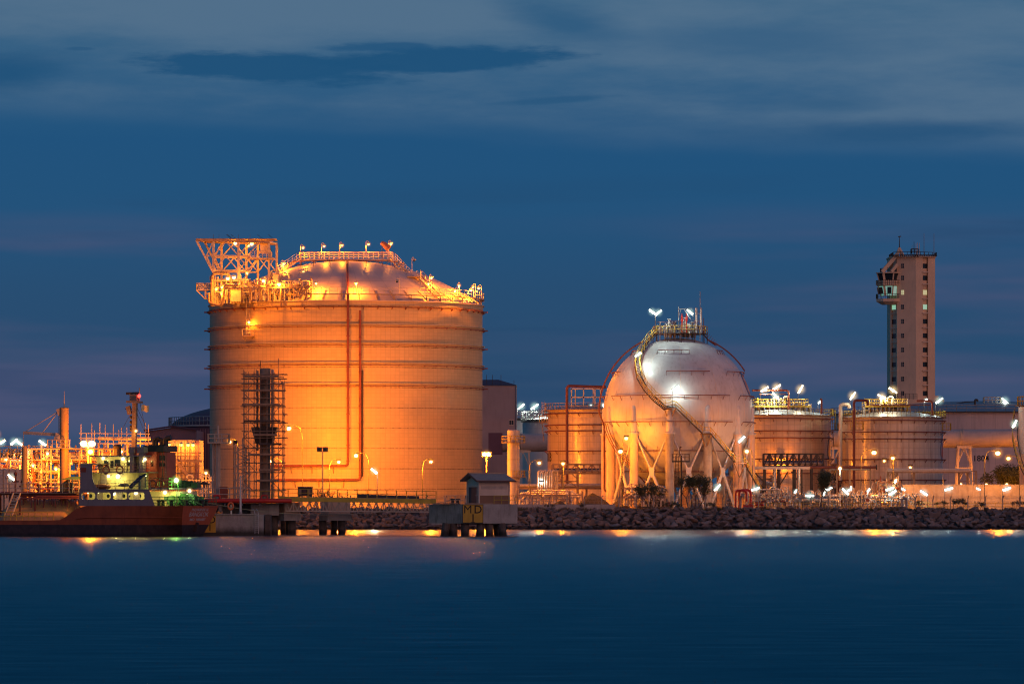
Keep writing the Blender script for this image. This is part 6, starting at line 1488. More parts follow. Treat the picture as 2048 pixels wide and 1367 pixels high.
for (px0, px1, dd, lb) in ((1665, 1672, 800, 'yellow caged ladder landing on the shoulder of the tank behind the sphere'), (1880, 1897, 788, 'yellow ladder landing at the outer edge of the tank below the tower'), (1705, 1722, 781, 'yellow landing box on the front of the tank below the tower'), (1084, 1096, 792, 'cream landing box on the shoulder of the 01B tank')):
    t = thing('ladder_landing', lb, 'platform', (X(px0, dd), dd, Z(858, dd)))
    zz = Z(859 if px0 != 1084 else 844, dd); MB().box(X(px0 - 5, dd), X(px1 + 4, dd), dd - 1, dd + .8, zz - .12, zz).build('deck', 'steel_brown', t, False)
    mt = 'yellow_paint' if px0 != 1084 else 'steel_cream'
    rail(MB(), [(X(px0 - 5, dd), dd - 1, zz), (X(px1 + 4, dd), dd - 1, zz), (X(px1 + 4, dd), dd + .8, zz)], 1.1, .7, .05, 2).build('railing', mt, t)
    lb_ = MB()
    for s in (0, .5): lb_.pipe([(X(px0, dd) + s, dd - .3, zz), (X(px0, dd) + s, dd - .3, zz + 3.6)], .05, 5)
    for i in range(12): lb_.bar((X(px0, dd), dd - .3, zz + .3 * i), (X(px0, dd) + .5, dd - .3, zz + .3 * i), .05)
    lb_.build('ladder', mt, t)
    MB().bar((X(px0, dd), dd, zz - .1), (X(px0 + 4, dd), dd + 1, zz - 3.2), .1).build('bracket', 'steel_brown', t, False)

# big pale tank 1804
D = 1000; R = 32.0; cx = X(1960, D); zt = Z(829, D)
t = thing('numbered_tank', 'very wide pinkish storage tank marked 1804 behind the large pipe duct', 'storage tank', (cx, D, GZ))
MB().lathe([(R, GZ), (R, zt)], cx, D, 128).build('wall', 'plain_tank', t)
rs = (R * R + 9) / 6
MB().lathe([(R, zt)] + [(R * (1 - i / 12), zt + 3.0 - rs + math.sqrt(rs * rs - (R * (1 - i / 12)) ** 2)) for i in range(1, 12)] + [(.01, zt + 3.0)], cx, D, 96).build('dome_roof', 'steel_grey', t)
MB().lathe([(R, zt - .1), (R + .9, zt - .1), (R + .9, zt + .12), (R, zt + .12)], cx, D, 96).build('rim_walkway', 'steel_dark', t)
rail(MB(), arc(cx, D, zt + .12, R + .8, -110, 110, 60), 1.3, 9, .05, 2).build('railing', 'steel_cream', t)
text_mesh('1804', 1.75, 'sign_black', t, lambda u, v: (cx + (R + .03) * math.sin(R_(0) + (u + X(1962, 968) - cx) / R), D - (R + .03) * math.cos((u + X(1962, 968) - cx) / R), Z(916.5, 968) + v), bold=.02)
t2 = thing('roof_platform', 'pink railed platform on top of the wide 1804 tank', 'platform', (X(1985, 985), 985, zt + 2.4))
MB().box(X(1968, 985), X(2003, 985), 984, 987, Z(806.5, 985), Z(805.5, 985)).build('deck', 'steel_cream', t2, False)
rail(MB(), [(X(1968, 985), 984, Z(805.5, 985)), (X(2001, 985), 984, Z(805.5, 985)), (X(2001, 985), 987, Z(805.5, 985)), (X(1968, 985), 987, Z(805.5, 985))], 1.25, 1.0, .06, 2, True).build('railing', 'steel_cream', t2)
for px in (1970, 1985, 2000): MB().bar((X(px, 985), 985.5, zt + 1), (X(px, 985), 985.5, Z(806.5, 985)), .15).build('post', 'steel_cream', t2, False)
stair(t2, (X(2001, 985), 984.5, Z(806, 985)), (X(2013, 985), 984.5, Z(817, 985)), 1.0)
t2 = thing('roof_vent', 'dark bent vent pipe on the crown of the 1804 tank', 'vent', (X(1950, 980), 980, zt + 2))
MB().pipe(elbow([(X(1950, 980), 980, zt + 1), (X(1950, 980), 980, Z(799, 980)), (X(1955, 980), 980, Z(799, 980)), (X(1955, 980), 980, Z(803, 980))], .2), .22, 8).build('pipe', 'steel_dark', t2)
MB().pipe([(X(1886, 985), 985, Z(822, 985)), (X(1905, 985), 985, Z(808, 985)), (X(1930, 985), 985, Z(803.5, 985)), (X(1950, 985), 985, Z(802.5, 985))], .12, 6).build('crown_pipe', 'steel_dark', t2)

# ================================================================ long overhead duct
D = 880.0
duct = thing('overhead_duct', 'huge horizontal pipe duct running behind the tanks from the grey shed to the 1804 tank', 'duct', (X(1500, D), D, GZ))
pa, pb = Vector((X(982, D + 8), D + 8, Z(886, D + 8))), Vector((X(2060, D - 12), D - 12, Z(875.3, D - 12)))
MB().pipe([pa, pa.lerp(pb, .5), pb], 1.72, 40).build('duct_shell', 'duct_paint', duct)
for px in (1912, 1668, 1040):
    u = (X(px, D) - pa.x) / (pb.x - pa.x); c_ = pa.lerp(pb, u); d_ = (pb - pa).normalized(); mb = MB()
    for s_, rr in ((0, 1.86), (.28, 1.8), (.55, 1.86)):
        mb.pipe([c_ + d_ * (s_ - .09), c_ + d_ * (s_ + .09)], rr, 40)
    mb.build('expansion_joint', 'steel_cream', duct)
    mb = MB(); zb_ = c_.z - 1.72
    for sx_, sy_ in ((-1, -1), (1, -1), (1, 1), (-1, 1)): mb.bar((c_.x + sx_ * 1.15 + .6, c_.y + sy_ * 1.1, zb_ - .1), (c_.x + sx_ * 1.7 + .6, c_.y + sy_ * 1.5, GZ), .34)
    for k in range(3):
        z0, z1 = GZ + (zb_ - GZ) * k / 3, GZ + (zb_ - GZ) * (k + 1) / 3
        for sy_ in (-1.2, 1.2): mb.bar((c_.x - 1.0, c_.y + sy_, z0), (c_.x + .6, c_.y + sy_, z1), .14); mb.bar((c_.x + 2.2, c_.y + sy_, z0), (c_.x + .6, c_.y + sy_, z1), .14); mb.bar((c_.x - .9, c_.y + sy_, z0), (c_.x + 2.1, c_.y + sy_, z0), .16)
    mb.box(c_.x - .9, c_.x + 2.1, c_.y - 1.3, c_.y + 1.3, zb_ - .15, zb_ + .35); mb.build('support_frame', 'steel_cream', duct, False)
mb = MB(); mb.box(X(977, D + 8), X(1005, D + 8), D + 5, D + 11, pa.z - 2.2, pa.z + 2.0); mb.build('end_housing', 'barn_dark', duct, False)

# ================================================================ buildings
D = 905
t = thing('tall_shed', 'tall windowless mauve-grey metal shed standing just right of the big tank', 'building', (X(985, D), D, GZ))
x0, x1 = X(925, D), X(1031, D); ze, zr = Z(770, D), Z(757.5, D)
MB().box(x0, x1, D, D + 26, GZ, ze).build('wall', 'shed_wall', t, False)
mb = MB(); o_ = .3; mb.add([(x0 - o_, D - .3, ze + .003), (x1 + o_, D - .3, ze + .003), (x1 + o_, D + 26.3, ze + .003), (x0 - o_, D + 26.3, ze + .003), (X(967, D), D + 5, zr), (X(997, D), D + 5, zr), (X(997, D), D + 21, zr), (X(967, D), D + 21, zr)], [(3, 2, 1, 0), (4, 5, 6, 7), (0, 1, 5, 4), (1, 2, 6, 5), (2, 3, 7, 6), (3, 0, 4, 7)]); rf = mb.build('roof', 'barn_roof', t, False)
for px in (973, 985, 1002, 1028): MB().pipe([(X(px, D), D + 1, ze), (X(px, D), D + 1, Z(749 if px < 1010 else 760, D))], .05, 5).build('lightning_rod', 'steel_dark', rf)
mb = MB(); mb.box(X(1018.5, D), X(1027, D), D - .06, D - .005, Z(849, D), Z(840, D)); w_ = mb.build('window', 'glass_dark', t, False)
mb = MB()
for a, b, c, d in ((1018, 1027.5, 839, 840), (1018, 1027.5, 849, 850), (1018, 1018.6, 840, 849), (1027, 1027.5, 840, 849), (1022.5, 1023, 840, 849)): mb.box(X(a, D), X(b, D), D - .09, D - .062, Z(d, D), Z(c, D))
mb.build('frame', 'pale_render', w_, False)
mb = MB()
for i in range(20): x = x0 + (x1 - x0) * (i + .5) / 20; mb.box(x - .03, x + .03, D - .04, D - .002, GZ, ze - .05)
mb.build('cladding_rib', 'shed_wall', t, False)
MB().pipe([(x1 + .12, D - .1, ze), (x1 + .12, D - .1, GZ)], .13, 8).build('downpipe', 'steel_grey', t)
# white tank group behind
for px, hw, yt, dd, lb, rl in ((1095, 50, 839, 960, 'white tank lit by tube lamps between the mauve shed and the 01B tank', 'galvanised'), (1052, 40, 836, 985, 'white tank mostly hidden by the mauve shed', 'galvanised')):
    R = hw * dd / F; cx_ = X(px, dd); z_ = Z(yt, dd); q = thing('white_tank', lb, 'storage tank', (cx_, dd, GZ))
    MB().lathe([(R, GZ), (R, z_), (.01, z_ + .8)], cx_, dd, 64).build('wall', 'white_tank', q)
    MB().lathe([(R, z_ - .5), (R + .4, z_ - .5), (R + .4, z_), (R, z_)], cx_, dd, 64).build('rim', 'steel_dark', q)
    rail(MB(), arc(cx_, dd, z_, R + .3, 0, 350, 40), 1.6, 9, .06, 2, True).build('railing', rl, q)
t = thing('roof_stair', 'bright white railed stair on top of the tank behind the 01B tank', 'stair', (X(1080, 955), 955, Z(835, 955)))
stair(t, (X(1066, 955), 953, Z(838, 955)), (X(1092, 955), 953, Z(815, 955)), 1.2, 'white_paint', name='flight')
MB().box(X(1048, 955), X(1068, 955), 952, 954, Z(838, 955), Z(837, 955)).build('landing', 'white_paint', t, False)
rail(MB(), [(X(1034, 955), 952, Z(837, 955)), (X(1068, 955), 952, Z(837, 955))], 1.3, .9, .07, 2).build('railing', 'white_paint', t)
# upright column vessel
D = 745
t = thing('column_vessel', 'narrow upright cream column vessel with ring platforms beside the mauve shed', 'vessel', (X(1027, D), D, GZ)); cx_ = X(1027, D); R = 1.05
MB().lathe([(R, GZ), (R, Z(900, D)), (R - .04, Z(900, D) + .02), (R - .02, Z(861, D)), (R * .8, Z(859, D)), (.01, Z(858.5, D))], cx_, D, 32).build('shell', 'duct_paint', t)
MB().lathe([(R, Z(919, D)), (R + .06, Z(919, D)), (R + .06, Z(918, D)), (R, Z(918, D))], cx_, D, 32).build('seam_band', 'steel_brown', t)
for py, a0, a1 in ((884, -115, 110), (953, -10, 110)):
    z_ = Z(py, D); mb = MB(); mb.lathe([(R, z_ - .12), (R + .95, z_ - .12), (R + .95, z_), (R, z_)], cx_, D, 20, a0, a1); pl = mb.build('ring_platform', 'steel_brown', t, False)
    rail(MB(), arc(cx_, D, z_, R + .85, a0, a1, 9), 1.0, 3, .05, 2).build('railing', 'yellow_paint', pl)
lb_ = MB()
for s in (0, .45): lb_.pipe([(cx_ + .45 + s, D - R - .25, GZ), (cx_ + .45 + s, D - R - .25, Z(876, D))], .04, 5)
for i in range(35): lb_.bar((cx_ + .45, D - R - .25, GZ + .3 * i), (cx_ + .9, D - R - .25, GZ + .3 * i), .04)
lb_.build('ladder', 'steel_cream', t)
# purple barn and dome tank on the left
D = 850
t = thing('purple_barn', 'low purple-lit barn with a shallow gable roof behind the ship mast', 'building', (X(345, D), D, GZ))
x0, x1, xm = X(292, D), X(393, D), X(346, D)
mb = MB(); pr = [(x0, GZ), (x1, GZ), (x1, Z(860, D)), (xm, Z(854, D)), (x0, Z(862, D))]; n = 5
mb.add([(x, D, z) for x, z in pr] + [(x, D + 30, z) for x, z in pr], [list(range(n)), list(range(n, 2 * n))[::-1]] + [(i, (i + 1) % n, (i + 1) % n + n, i + n) for i in range(n)]); mb.build('wall', 'barn_wall', t, False)
mb = MB(); mb.bar((x0 - .4, D - .3, Z(862, D) + .15), (xm, D - .3, Z(854, D) + .2), .6, .3); mb.bar((xm, D - .3, Z(854, D) + .2), (x1 + .3, D - .3, Z(860, D) + .15), .6, .3); mb.build('roof_edge', 'barn_dark', t, False)
mb = MB()
for i in range(14): x = x0 + (x1 - x0) * (i + .5) / 14; mb.box(x - .04, x + .04, D - .05, D - .002, GZ, Z(862, D) - .1)
mb.build('cladding_rib', 'barn_wall', t, False)
t = thing('dark_shed', 'dark purple ribbed shed wall between the barn and the big tank', 'building', (X(410, 870), 870, GZ))
MB().box(X(388, 870), X(470, 870), 870, 890, GZ, Z(856, 870)).build('wall', 'barn_dark', t, False)
mb = MB()
for i in range(16): x = X(388, 870) + (X(470, 870) - X(388, 870)) * (i + .5) / 16; mb.box(x - .05, x + .05, 869.94, 869.998, GZ, Z(857, 870))
mb.build('cladding_rib', 'barn_wall', t, False)
MB().box(X(387, 870), X(471, 870), 869.8, 890.2, Z(856, 870), Z(854.5, 870)).build('roof', 'barn_roof', t, False)
D = 990; R = 17.5; cx_ = X(503, D); zt_ = Z(851, D)
t = thing('dark_domed_tank', 'dark domed tank with a white rim railing seen over the purple barn', 'storage tank', (cx_, D, GZ))
MB().lathe([(R, GZ), (R, zt_)], cx_, D, 64).build('wall', 'barn_dark', t)
MB().lathe([(R, zt_)] + [(R * math.cos(R_(a)) , zt_ + 4.6 * math.sin(R_(a)) ** 1.3) for a in range(10, 90, 8)] + [(.01, zt_ + 4.6)], cx_, D, 64).build('dome_roof', 'barn_roof', t)
MB().lathe([(R, zt_ - .3), (R + .6, zt_ - .3), (R + .6, zt_), (R, zt_)], cx_, D, 64).build('rim_walkway', 'duct_paint', t)
rail(MB(), arc(cx_, D, zt_, R + .5, -100, 30, 40), 1.75, 9, .07, 2).build('railing', 'galvanised', t)

# ================================================================ control tower
def tower():
    D = 1100.0
    t = thing('control_tower', 'tall cream harbour control tower with a glazed lookout cab near its top', 'tower', (X(1830, D), D, GZ))
    zt = Z(514, D)
    cA, cB, cC, cE = (X(1783, D), D + 4.6), (X(1795, D), D + 1.9), (X(1832, D), D), (X(1872.5, D), D + 3.0)
    back = [(X(1872.5, D), D + 12), (X(1783, D), D + 13)]
    MB().prism([cC, (X(1846, D), D + 1.05), (X(1846, D), D + 1.75), (X(1857.5, D), D + 2.6), (X(1857.5, D), D + 1.9), cE] + back + [cA, (X(1786, D), D + 4.2), (X(1787, D), D + 4.6), (X(1794, D), D + 2.9), cB], GZ, zt).build('tower_wall', 'cream_render', t, False)
    # window strip recess panels and sills per storey
    rows = [531, 555, 584, 613, 642, 670.5, 699, 728, 757, 786]
    def plane_y(px, a, b):
        u = (X(px, D) - a[0]) / (b[0] - a[0]); return a[1] + (b[1] - a[1]) * u
    def panel(px0, px1, py0, py1, a, b, mat, lift, parent=t, name='window', th=.05):
        xa, xb = X(px0, D), X(px1, D); ya, yb = plane_y(px0, a, b) - lift, plane_y(px1, a, b) - lift; z0, z1 = Z(py1, D), Z(py0, D)
        mb = MB(); mb.add([(xa, ya - th, z0), (xb, yb - th, z0), (xb, yb, z0), (xa, ya, z0), (xa, ya - th, z1), (xb, yb - th, z1), (xb, yb, z1), (xa, ya, z1)], [(3, 2, 1, 0), (4, 5, 6, 7), (0, 1, 5, 4), (1, 2, 6, 5), (2, 3, 7, 6), (3, 0, 4, 7)])
        return mb.build(name, mat, parent, False)
    Rr = ((X(1846, D), D + 1.75), (X(1857.5, D), D + 2.6)); Rl = ((X(1787, D), D + 4.6), (X(1794, D), D + 2.9)); Lf = (cB, cC)
    for i, py in enumerate(rows):
        w = panel(1847.2, 1856, py - 5, py + 4.5, *Rr, 'window_lit_yellow' if py == 584 else 'window_lit_green' if py == 613 else 'glass_dark', .01)
        for q0, q1 in ((1847.2, 1847.7), (1851.3, 1851.9), (1855.5, 1856)): panel(q0, q1, py - 4.9, py + 4.4, *Rr, 'steel_dark' if py != 584 else 'hut_white', .063, w, 'frame', .03)
        panel(1845.6, 1858, py + 11.5, py + 13, (X(1845.6, D), D + 1.0), (X(1858, D), D + 1.95), 'pale_render', .03, t, 'ledge', .35)
        w = panel(1803.6, 1808.8, py - 4.5, py + 4.5, *Lf, 'window_lit_yellow' if py == 584 else 'glass_dark', .003)
        panel(1806, 1806.4, py - 4.4, py + 4.4, *Lf, 'pale_render', .056, w, 'frame', .03); panel(1803.6, 1808.8, py + .3, py + .7, *Lf, 'pale_render', .087, w, 'frame', .02)
        if py > 600:
            panel(1787.4, 1793.6, py - 4.5, py + 4.5, *Rl, 'window_lit_green' if py == 613 else 'glass_dark', .01)
            panel(1785, 1795, py + 12, py + 13.3, (X(1785, D), D + 4.0), (X(1795, D), D + 1.9), 'pale_render', .03, t, 'ledge', .3)
    MB().prism([(X(1781.5, D), D + 4.6), (X(1794, D), D + 1.4), (X(1832, D), D - .5), (X(1873.8, D), D + 2.7), (X(1873.8, D), D + 12.4), (X(1781.5, D), D + 13.4)], zt + .004, zt + .35).build('parapet', 'cream_render', t, False)
    # rooftop gallery of dark steel
    zq = Z(510, D); mb = MB()
    ringp = [(X(1787, D), D + .6, zq), (X(1832, D), D - 1.6, zq), (X(1875, D), D + 2.4, zq), (X(1875, D), D + 12.6, zq), (X(1787, D), D + 13, zq)]
    for i in range(5): mb.bar(ringp[i], ringp[(i + 1) % 5], .3, .18)
    for i in range(12): a = Vector(ringp[0]).lerp(Vector(ringp[1]), i / 11); mb.bar(a, (a.x + .6, a.y + 1.6, zt), .12)
    for i in range(10): a = Vector(ringp[1]).lerp(Vector(ringp[2]), i / 9); mb.bar(a, (a.x - .6, a.y + 1.6, zt), .12)
    gl = mb.build('roof_gallery', 'steel_dark', t, False)
    rail(MB(), ringp, .75, 1.3, .06, 1, True).build('railing', 'steel_dark', gl)
    # pyramid mast, antennas
    mb = MB(); ap = Vector((X(1801, D), D + 3, Z(495, D)))
    for px, dy in ((1795, 1), (1808, 1), (1795, 6), (1808, 6)): mb.bar((X(px, D), D + dy, zt + .3), ap, .45)
    mb.build('mast_pyramid', 'cream_render', t, False)
    MB().pipe([ap, (ap.x, ap.y, Z(471, D))], .12, 6, .06).build('antenna', 'steel_dark', t); MB().bar((ap.x - .3, ap.y, Z(472, D)), (ap.x + .4, ap.y, Z(471, D)), .25).build('wind_vane', 'steel_dark', t, False)
    for px, top, mt in ((1831, 481, 'steel_dark'), (1851, 464, 'steel_grey'), (1871, 465, 'steel_grey'), (1835, 484, 'pale_render'), (1838, 483, 'pale_render'), (1842, 484, 'pale_render'), (1827, 488, 'steel_grey')):
        MB().pipe([(X(px, D), D + 4, zt + .3), (X(px, D), D + 4, Z(top, D))], .09, 6, .05).build('antenna', mt, t)
    mb = MB(); rail(mb, [(X(1825, D), D + 3, Z(506, D)), (X(1839, D), D + 3, Z(506, D)), (X(1839, D), D + 5, Z(506, D)), (X(1825, D), D + 5, Z(506, D))], 1.2, .8, .07, 2, True); mb.build('antenna_frame', 'steel_dark', t)
    # lookout cab : polygonal, two glazed storeys with balconies
    ccx, ccy = X(1781, D), D + 3.6
    def ring(r, z, n=10, a0=-110, a1=70): return arc(ccx, ccy, z, r, a0, a1, n)
    def band(name, prof, mat, par=t): return MB().lathe(prof, ccx, ccy, 5, -128, 112).build(name, mat, par, False)
    z = lambda py: Z(py, D)
    band('cab_slab', [(.3, z(543.5)), (3.35, z(543.5)), (3.35, z(545.5)), (.3, z(545.5))][::-1], 'cream_render')
    w1 = band('cab_glazing', [(2.5, z(560)), (2.95, z(545.6))], 'glass_dark')
    band('balcony_slab', [(.3, z(560)), (3.25, z(560)), (3.25, z(569)), (3.0, z(571)), (.3, z(571))][::-1], 'cream_render')
    w2 = band('cab_glazing', [(2.05, z(590)), (2.6, z(571.2))], 'window_lit_cyan')
    band('balcony_slab', [(.3, z(596.5)), (3.25, z(596.5)), (3.25, z(602)), (1.9, z(608)), (.3, z(608))][::-1], 'cream_render')
    for (r0, z0, r1, z1, w_) in ((2.5, z(560), 2.98, z(545.6), w1), (2.05, z(590), 2.64, z(571.2), w2)):
        for i in range(6):
            a = R_(-128 + 240 * i / 5); k_ = .5 if i % 2 else .9
            MB().bar((ccx + (r0 + .03) * math.sin(a), ccy - (r0 + .03) * math.cos(a), z0), (ccx + (r1 + .03) * math.sin(a), ccy - (r1 + .03) * math.cos(a), z1), k_ * .6, .12).build('mullion', 'cream_render', w_, False)
    for j, a_ in enumerate((-80, -56, -4)):
        a = R_(a_); MB().bar((ccx + 2.35 * math.sin(a), ccy - 2.35 * math.cos(a), z(586)), (ccx + 2.62 * math.sin(a), ccy - 2.62 * math.cos(a), z(573)), 1.0, .02).build('dark_pane', 'glass_dark', w2, False)
    for zz in (z(569), z(596.5)): rail(MB(), arc(ccx, ccy, zz, 3.3, -128, 112, 5), 1.15, .5, .05, 2).build('railing', 'steel_dark', t)
    rail(MB(), arc(ccx, ccy, z(543.5), 2.2, -120, 60, 8), 1.0, .5, .05, 2).build('railing', 'steel_dark', t)
    for dy in (0, 2.4): MB().bar((X(1766, D), D + 2 + dy, z(543)), (X(1797, D), D + 2 + dy, z(507)), .9, .9).build('raking_beam', 'cream_render', t, False)
    MB().bar((X(1783, D), D + .8, z(543)), (X(1795, D), D + 1.2, z(528)), .9, .7).build('raking_beam', 'cream_render', t, False)
    # stepped base
    MB().box(X(1770, D), X(1886, D), D - 3, D + 16, GZ, z(799)).build('podium', 'cream_render', t, False)
    rail(MB(), [(X(1770, D), D - 3, z(799)), (X(1832, D), D - 3, z(799))], 1.4, 1, .05, 3).build('railing', 'steel_dark', t)
    MB().box(X(1872.7, D), X(1881, D), D + 5, D + 12, z(798.9), z(790)).build('side_block', 'pale_render', t, False)
tower()
# ================================================================ plant at ground level
pipework('pipe_rack', 'large rust-lit pipe rack with many levels behind the ship derrick', 'pipe rack', 45, 235, 884, 1008, 690, 9, 31, 52, 30, posts=11, decks=5, valves=34, rmax=.34, mats=('pipe_cream', 'steel_brown'), redp=.06)
pipework('pipe_rack', 'pipe rack at the far edge with white-lit valves on top, left of the derrick', 'pipe rack', -30, 60, 900, 1008, 684, 9, 32, 22, 10, posts=7, decks=3, valves=16, rmax=.34, mats=('pipe_cream', 'steel_brown'), redp=.05)
pipework('pipe_rack', 'brown pipe rack behind the ship funnel in front of the purple barn', 'pipe rack', 225, 335, 880, 1008, 700, 8, 33, 30, 16, posts=8, decks=3, valves=16, mats=('pipe_cream', 'steel_brown'))
pipework('valve_deck', 'white and yellow valve deck under the V-shaped tube lamps', 'platform', 0, 105, 895, 925, 700, 5, 34, 26, 8, mats=('galvanised', 'yellow_paint'), posts=8, decks=1, valves=22, railmat='yellow_paint')
# bare scaffold standards above the racks
t = thing('rack_scaffold', 'open tube scaffold with tall bare standards above the pipe rack', 'scaffolding', (X(235, 695), 695, GZ))
r = random.Random(8)
for i, px in enumerate(list(range(162, 300, 9))):
    MB().pipe([(X(px, 695), 695 + (i % 3) * 1.5, Z(905, 695)), (X(px, 695), 695 + (i % 3) * 1.5, Z(r.uniform(842, 868), 695))], .06, 5).build('standard', 'steel_cream', t)
for py in (866, 876, 886): MB().pipe([(X(158, 695), 694.9, Z(py, 695)), (X(300, 695), 694.9, Z(py + 1, 695))], .06, 5).build('ledger', 'steel_cream', t)
MB().pipe([(X(195, 695), 696, Z(876, 695)), (X(300, 695), 696, Z(876, 695))], .28, 8).build('pipe', 'pipe_cream', t)
MB().pipe([(X(235, 695), 697, Z(884, 695)), (X(330, 695), 697, Z(886, 695))], .2, 8).build('pipe', 'pipe_cream', t)
for px in (175, 215, 255, 295): MB().bar((X(px, 695), 695.5, GZ), (X(px, 695), 695.5, Z(886, 695)), .3).build('post', 'steel_brown', t, False)
# lit equipment block behind the stern
D = 700
t = thing('equipment_block', 'orange-lit cladded equipment block wrapped in scaffold behind the ship stern', 'building', (X(364, D), D, GZ))
MB().box(X(335, D), X(390, D), D, D + 9, GZ, Z(881, D)).build('wall', 'duct_paint', t, False)
MB().box(X(334, D), X(391.5, D), D - .15, D + 9.1, Z(881, D), Z(879.5, D)).build('roof', 'steel_cream', t, False)
MB().box(X(391, D), X(399, D), D - .5, D + 9, GZ, Z(880, D)).build('side_panel', 'barn_wall', t, False)
mb = MB()
for i in range(9): x = X(337 + i * 6.3, D); mb.box(x, x + .06, D - .05, D - .003, GZ, Z(882, D))
mb.build('cladding_rib', 'steel_brown', t, False)
r = random.Random(4)
for px in (338, 348, 356, 363, 372, 381, 397): MB().pipe([(X(px, D), D - 1.5, GZ), (X(px, D), D - 1.5, Z(r.uniform(885, 905), D))], .07, 5).build('standard', 'steel_brown', t)
for py in (905, 912, 921, 932, 945, 958, 970): MB().pipe([(X(333, D), D - 1.6, Z(py, D)), (X(404, D), D - 1.6, Z(py, D))], .07, 5).build('ledger', 'steel_brown', t)
MB().bar((X(352, D), D - 2, Z(920, D)), (X(406, D), D - 2, Z(922, D)), .5, .4).build('walkway', 'steel_brown', t, False)
MB().bar((X(351, D), D - 2.2, Z(918, D)), (X(384, D), D - 2.2, Z(957, D)), .5, .5).build('chute', 'steel_brown', t, False)
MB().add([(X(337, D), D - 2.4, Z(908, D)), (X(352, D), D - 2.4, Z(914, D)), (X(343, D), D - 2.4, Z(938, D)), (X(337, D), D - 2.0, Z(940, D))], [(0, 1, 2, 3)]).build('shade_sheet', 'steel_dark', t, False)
for px, d in ((338, 'nearest the funnel'), (362, 'on its own pole'), (376, 'left of the outermost one'), (386, 'outermost one')):
    h = P(px, 889, D - 1); t = thing('bulkhead_lamp', 'orange lamp on the scaffolded equipment block, ' + d, 'lamp', h, 'lamps on the scaffolded equipment block')
    sh_ = MB().lathe([(.05, h.z + .4), (.4, h.z + .18), (.4, h.z + .1)], h.x, h.y, 12).build('lamp_shade', 'steel_cream', t)
    MB().ball(h, .26, 10, 7).build('bulb', 'bulb_sodium', sh_); MB().pipe([(h.x, h.y + .1, h.z + .3), (h.x, h.y + 1.0, h.z + .3)], .05, 5).build('arm', 'steel_cream', t); light(t, h + Vector((0, -.2, -.45)), 330, ORANGE, .15)
# orange-lit storage bin far left and jetty clutter
t = thing('storage_bin', 'plain orange-lit square tank under the pipe rack left of the derrick', 'tank', (X(22, 692), 692, GZ))
MB().box(X(-20, 676), X(44, 676), 676, 683, GZ, Z(937, 676)).build('body', 'duct_paint', t, False)
mb = MB()
for i in range(6): x = X(-18 + i * 12, 676); mb.box(x, x + .1, 675.9, 675.997, GZ, Z(938, 676))
mb.build('cladding_rib', 'steel_brown', t, False)
pipework('pipe_rack', 'low pipe rack with a long lit pipe between the ship stern and the big tank', 'pipe rack', 375, 430, 945, 1008, 680, 5, 35, 12, 5, posts=4, decks=2, valves=6)
t = thing('gate_house', 'small open white-framed shelter on the jetty behind the ship stern', 'shelter', (X(409, 562), 562, Z(1000, 556)))
for px in (402, 407, 412, 417):
    MB().bar((X(px, 562), 562, Z(1000, 556)), (X(px, 562), 562, Z(968, 562)), .12).build('post', 'white_paint', t, False)
MB().bar((X(401, 562), 562, Z(984, 562)), (X(418, 562), 562, Z(984, 562)), .1).build('rail', 'white_paint', t, False)
mb = MB(); a, b, c = X(396, 562), X(408, 562), X(421, 562); z0, z1 = Z(968, 562), Z(962, 562)
mb.add([(a, 561, z0), (c, 561, z0), (b, 561, z1), (a, 564, z0), (c, 564, z0), (b, 564, z1)], [(0, 1, 2), (5, 4, 3), (0, 3, 4, 1), (1, 4, 5, 2), (2, 5, 3, 0)]); mb.build('roof', 'steel_dark', t, False)

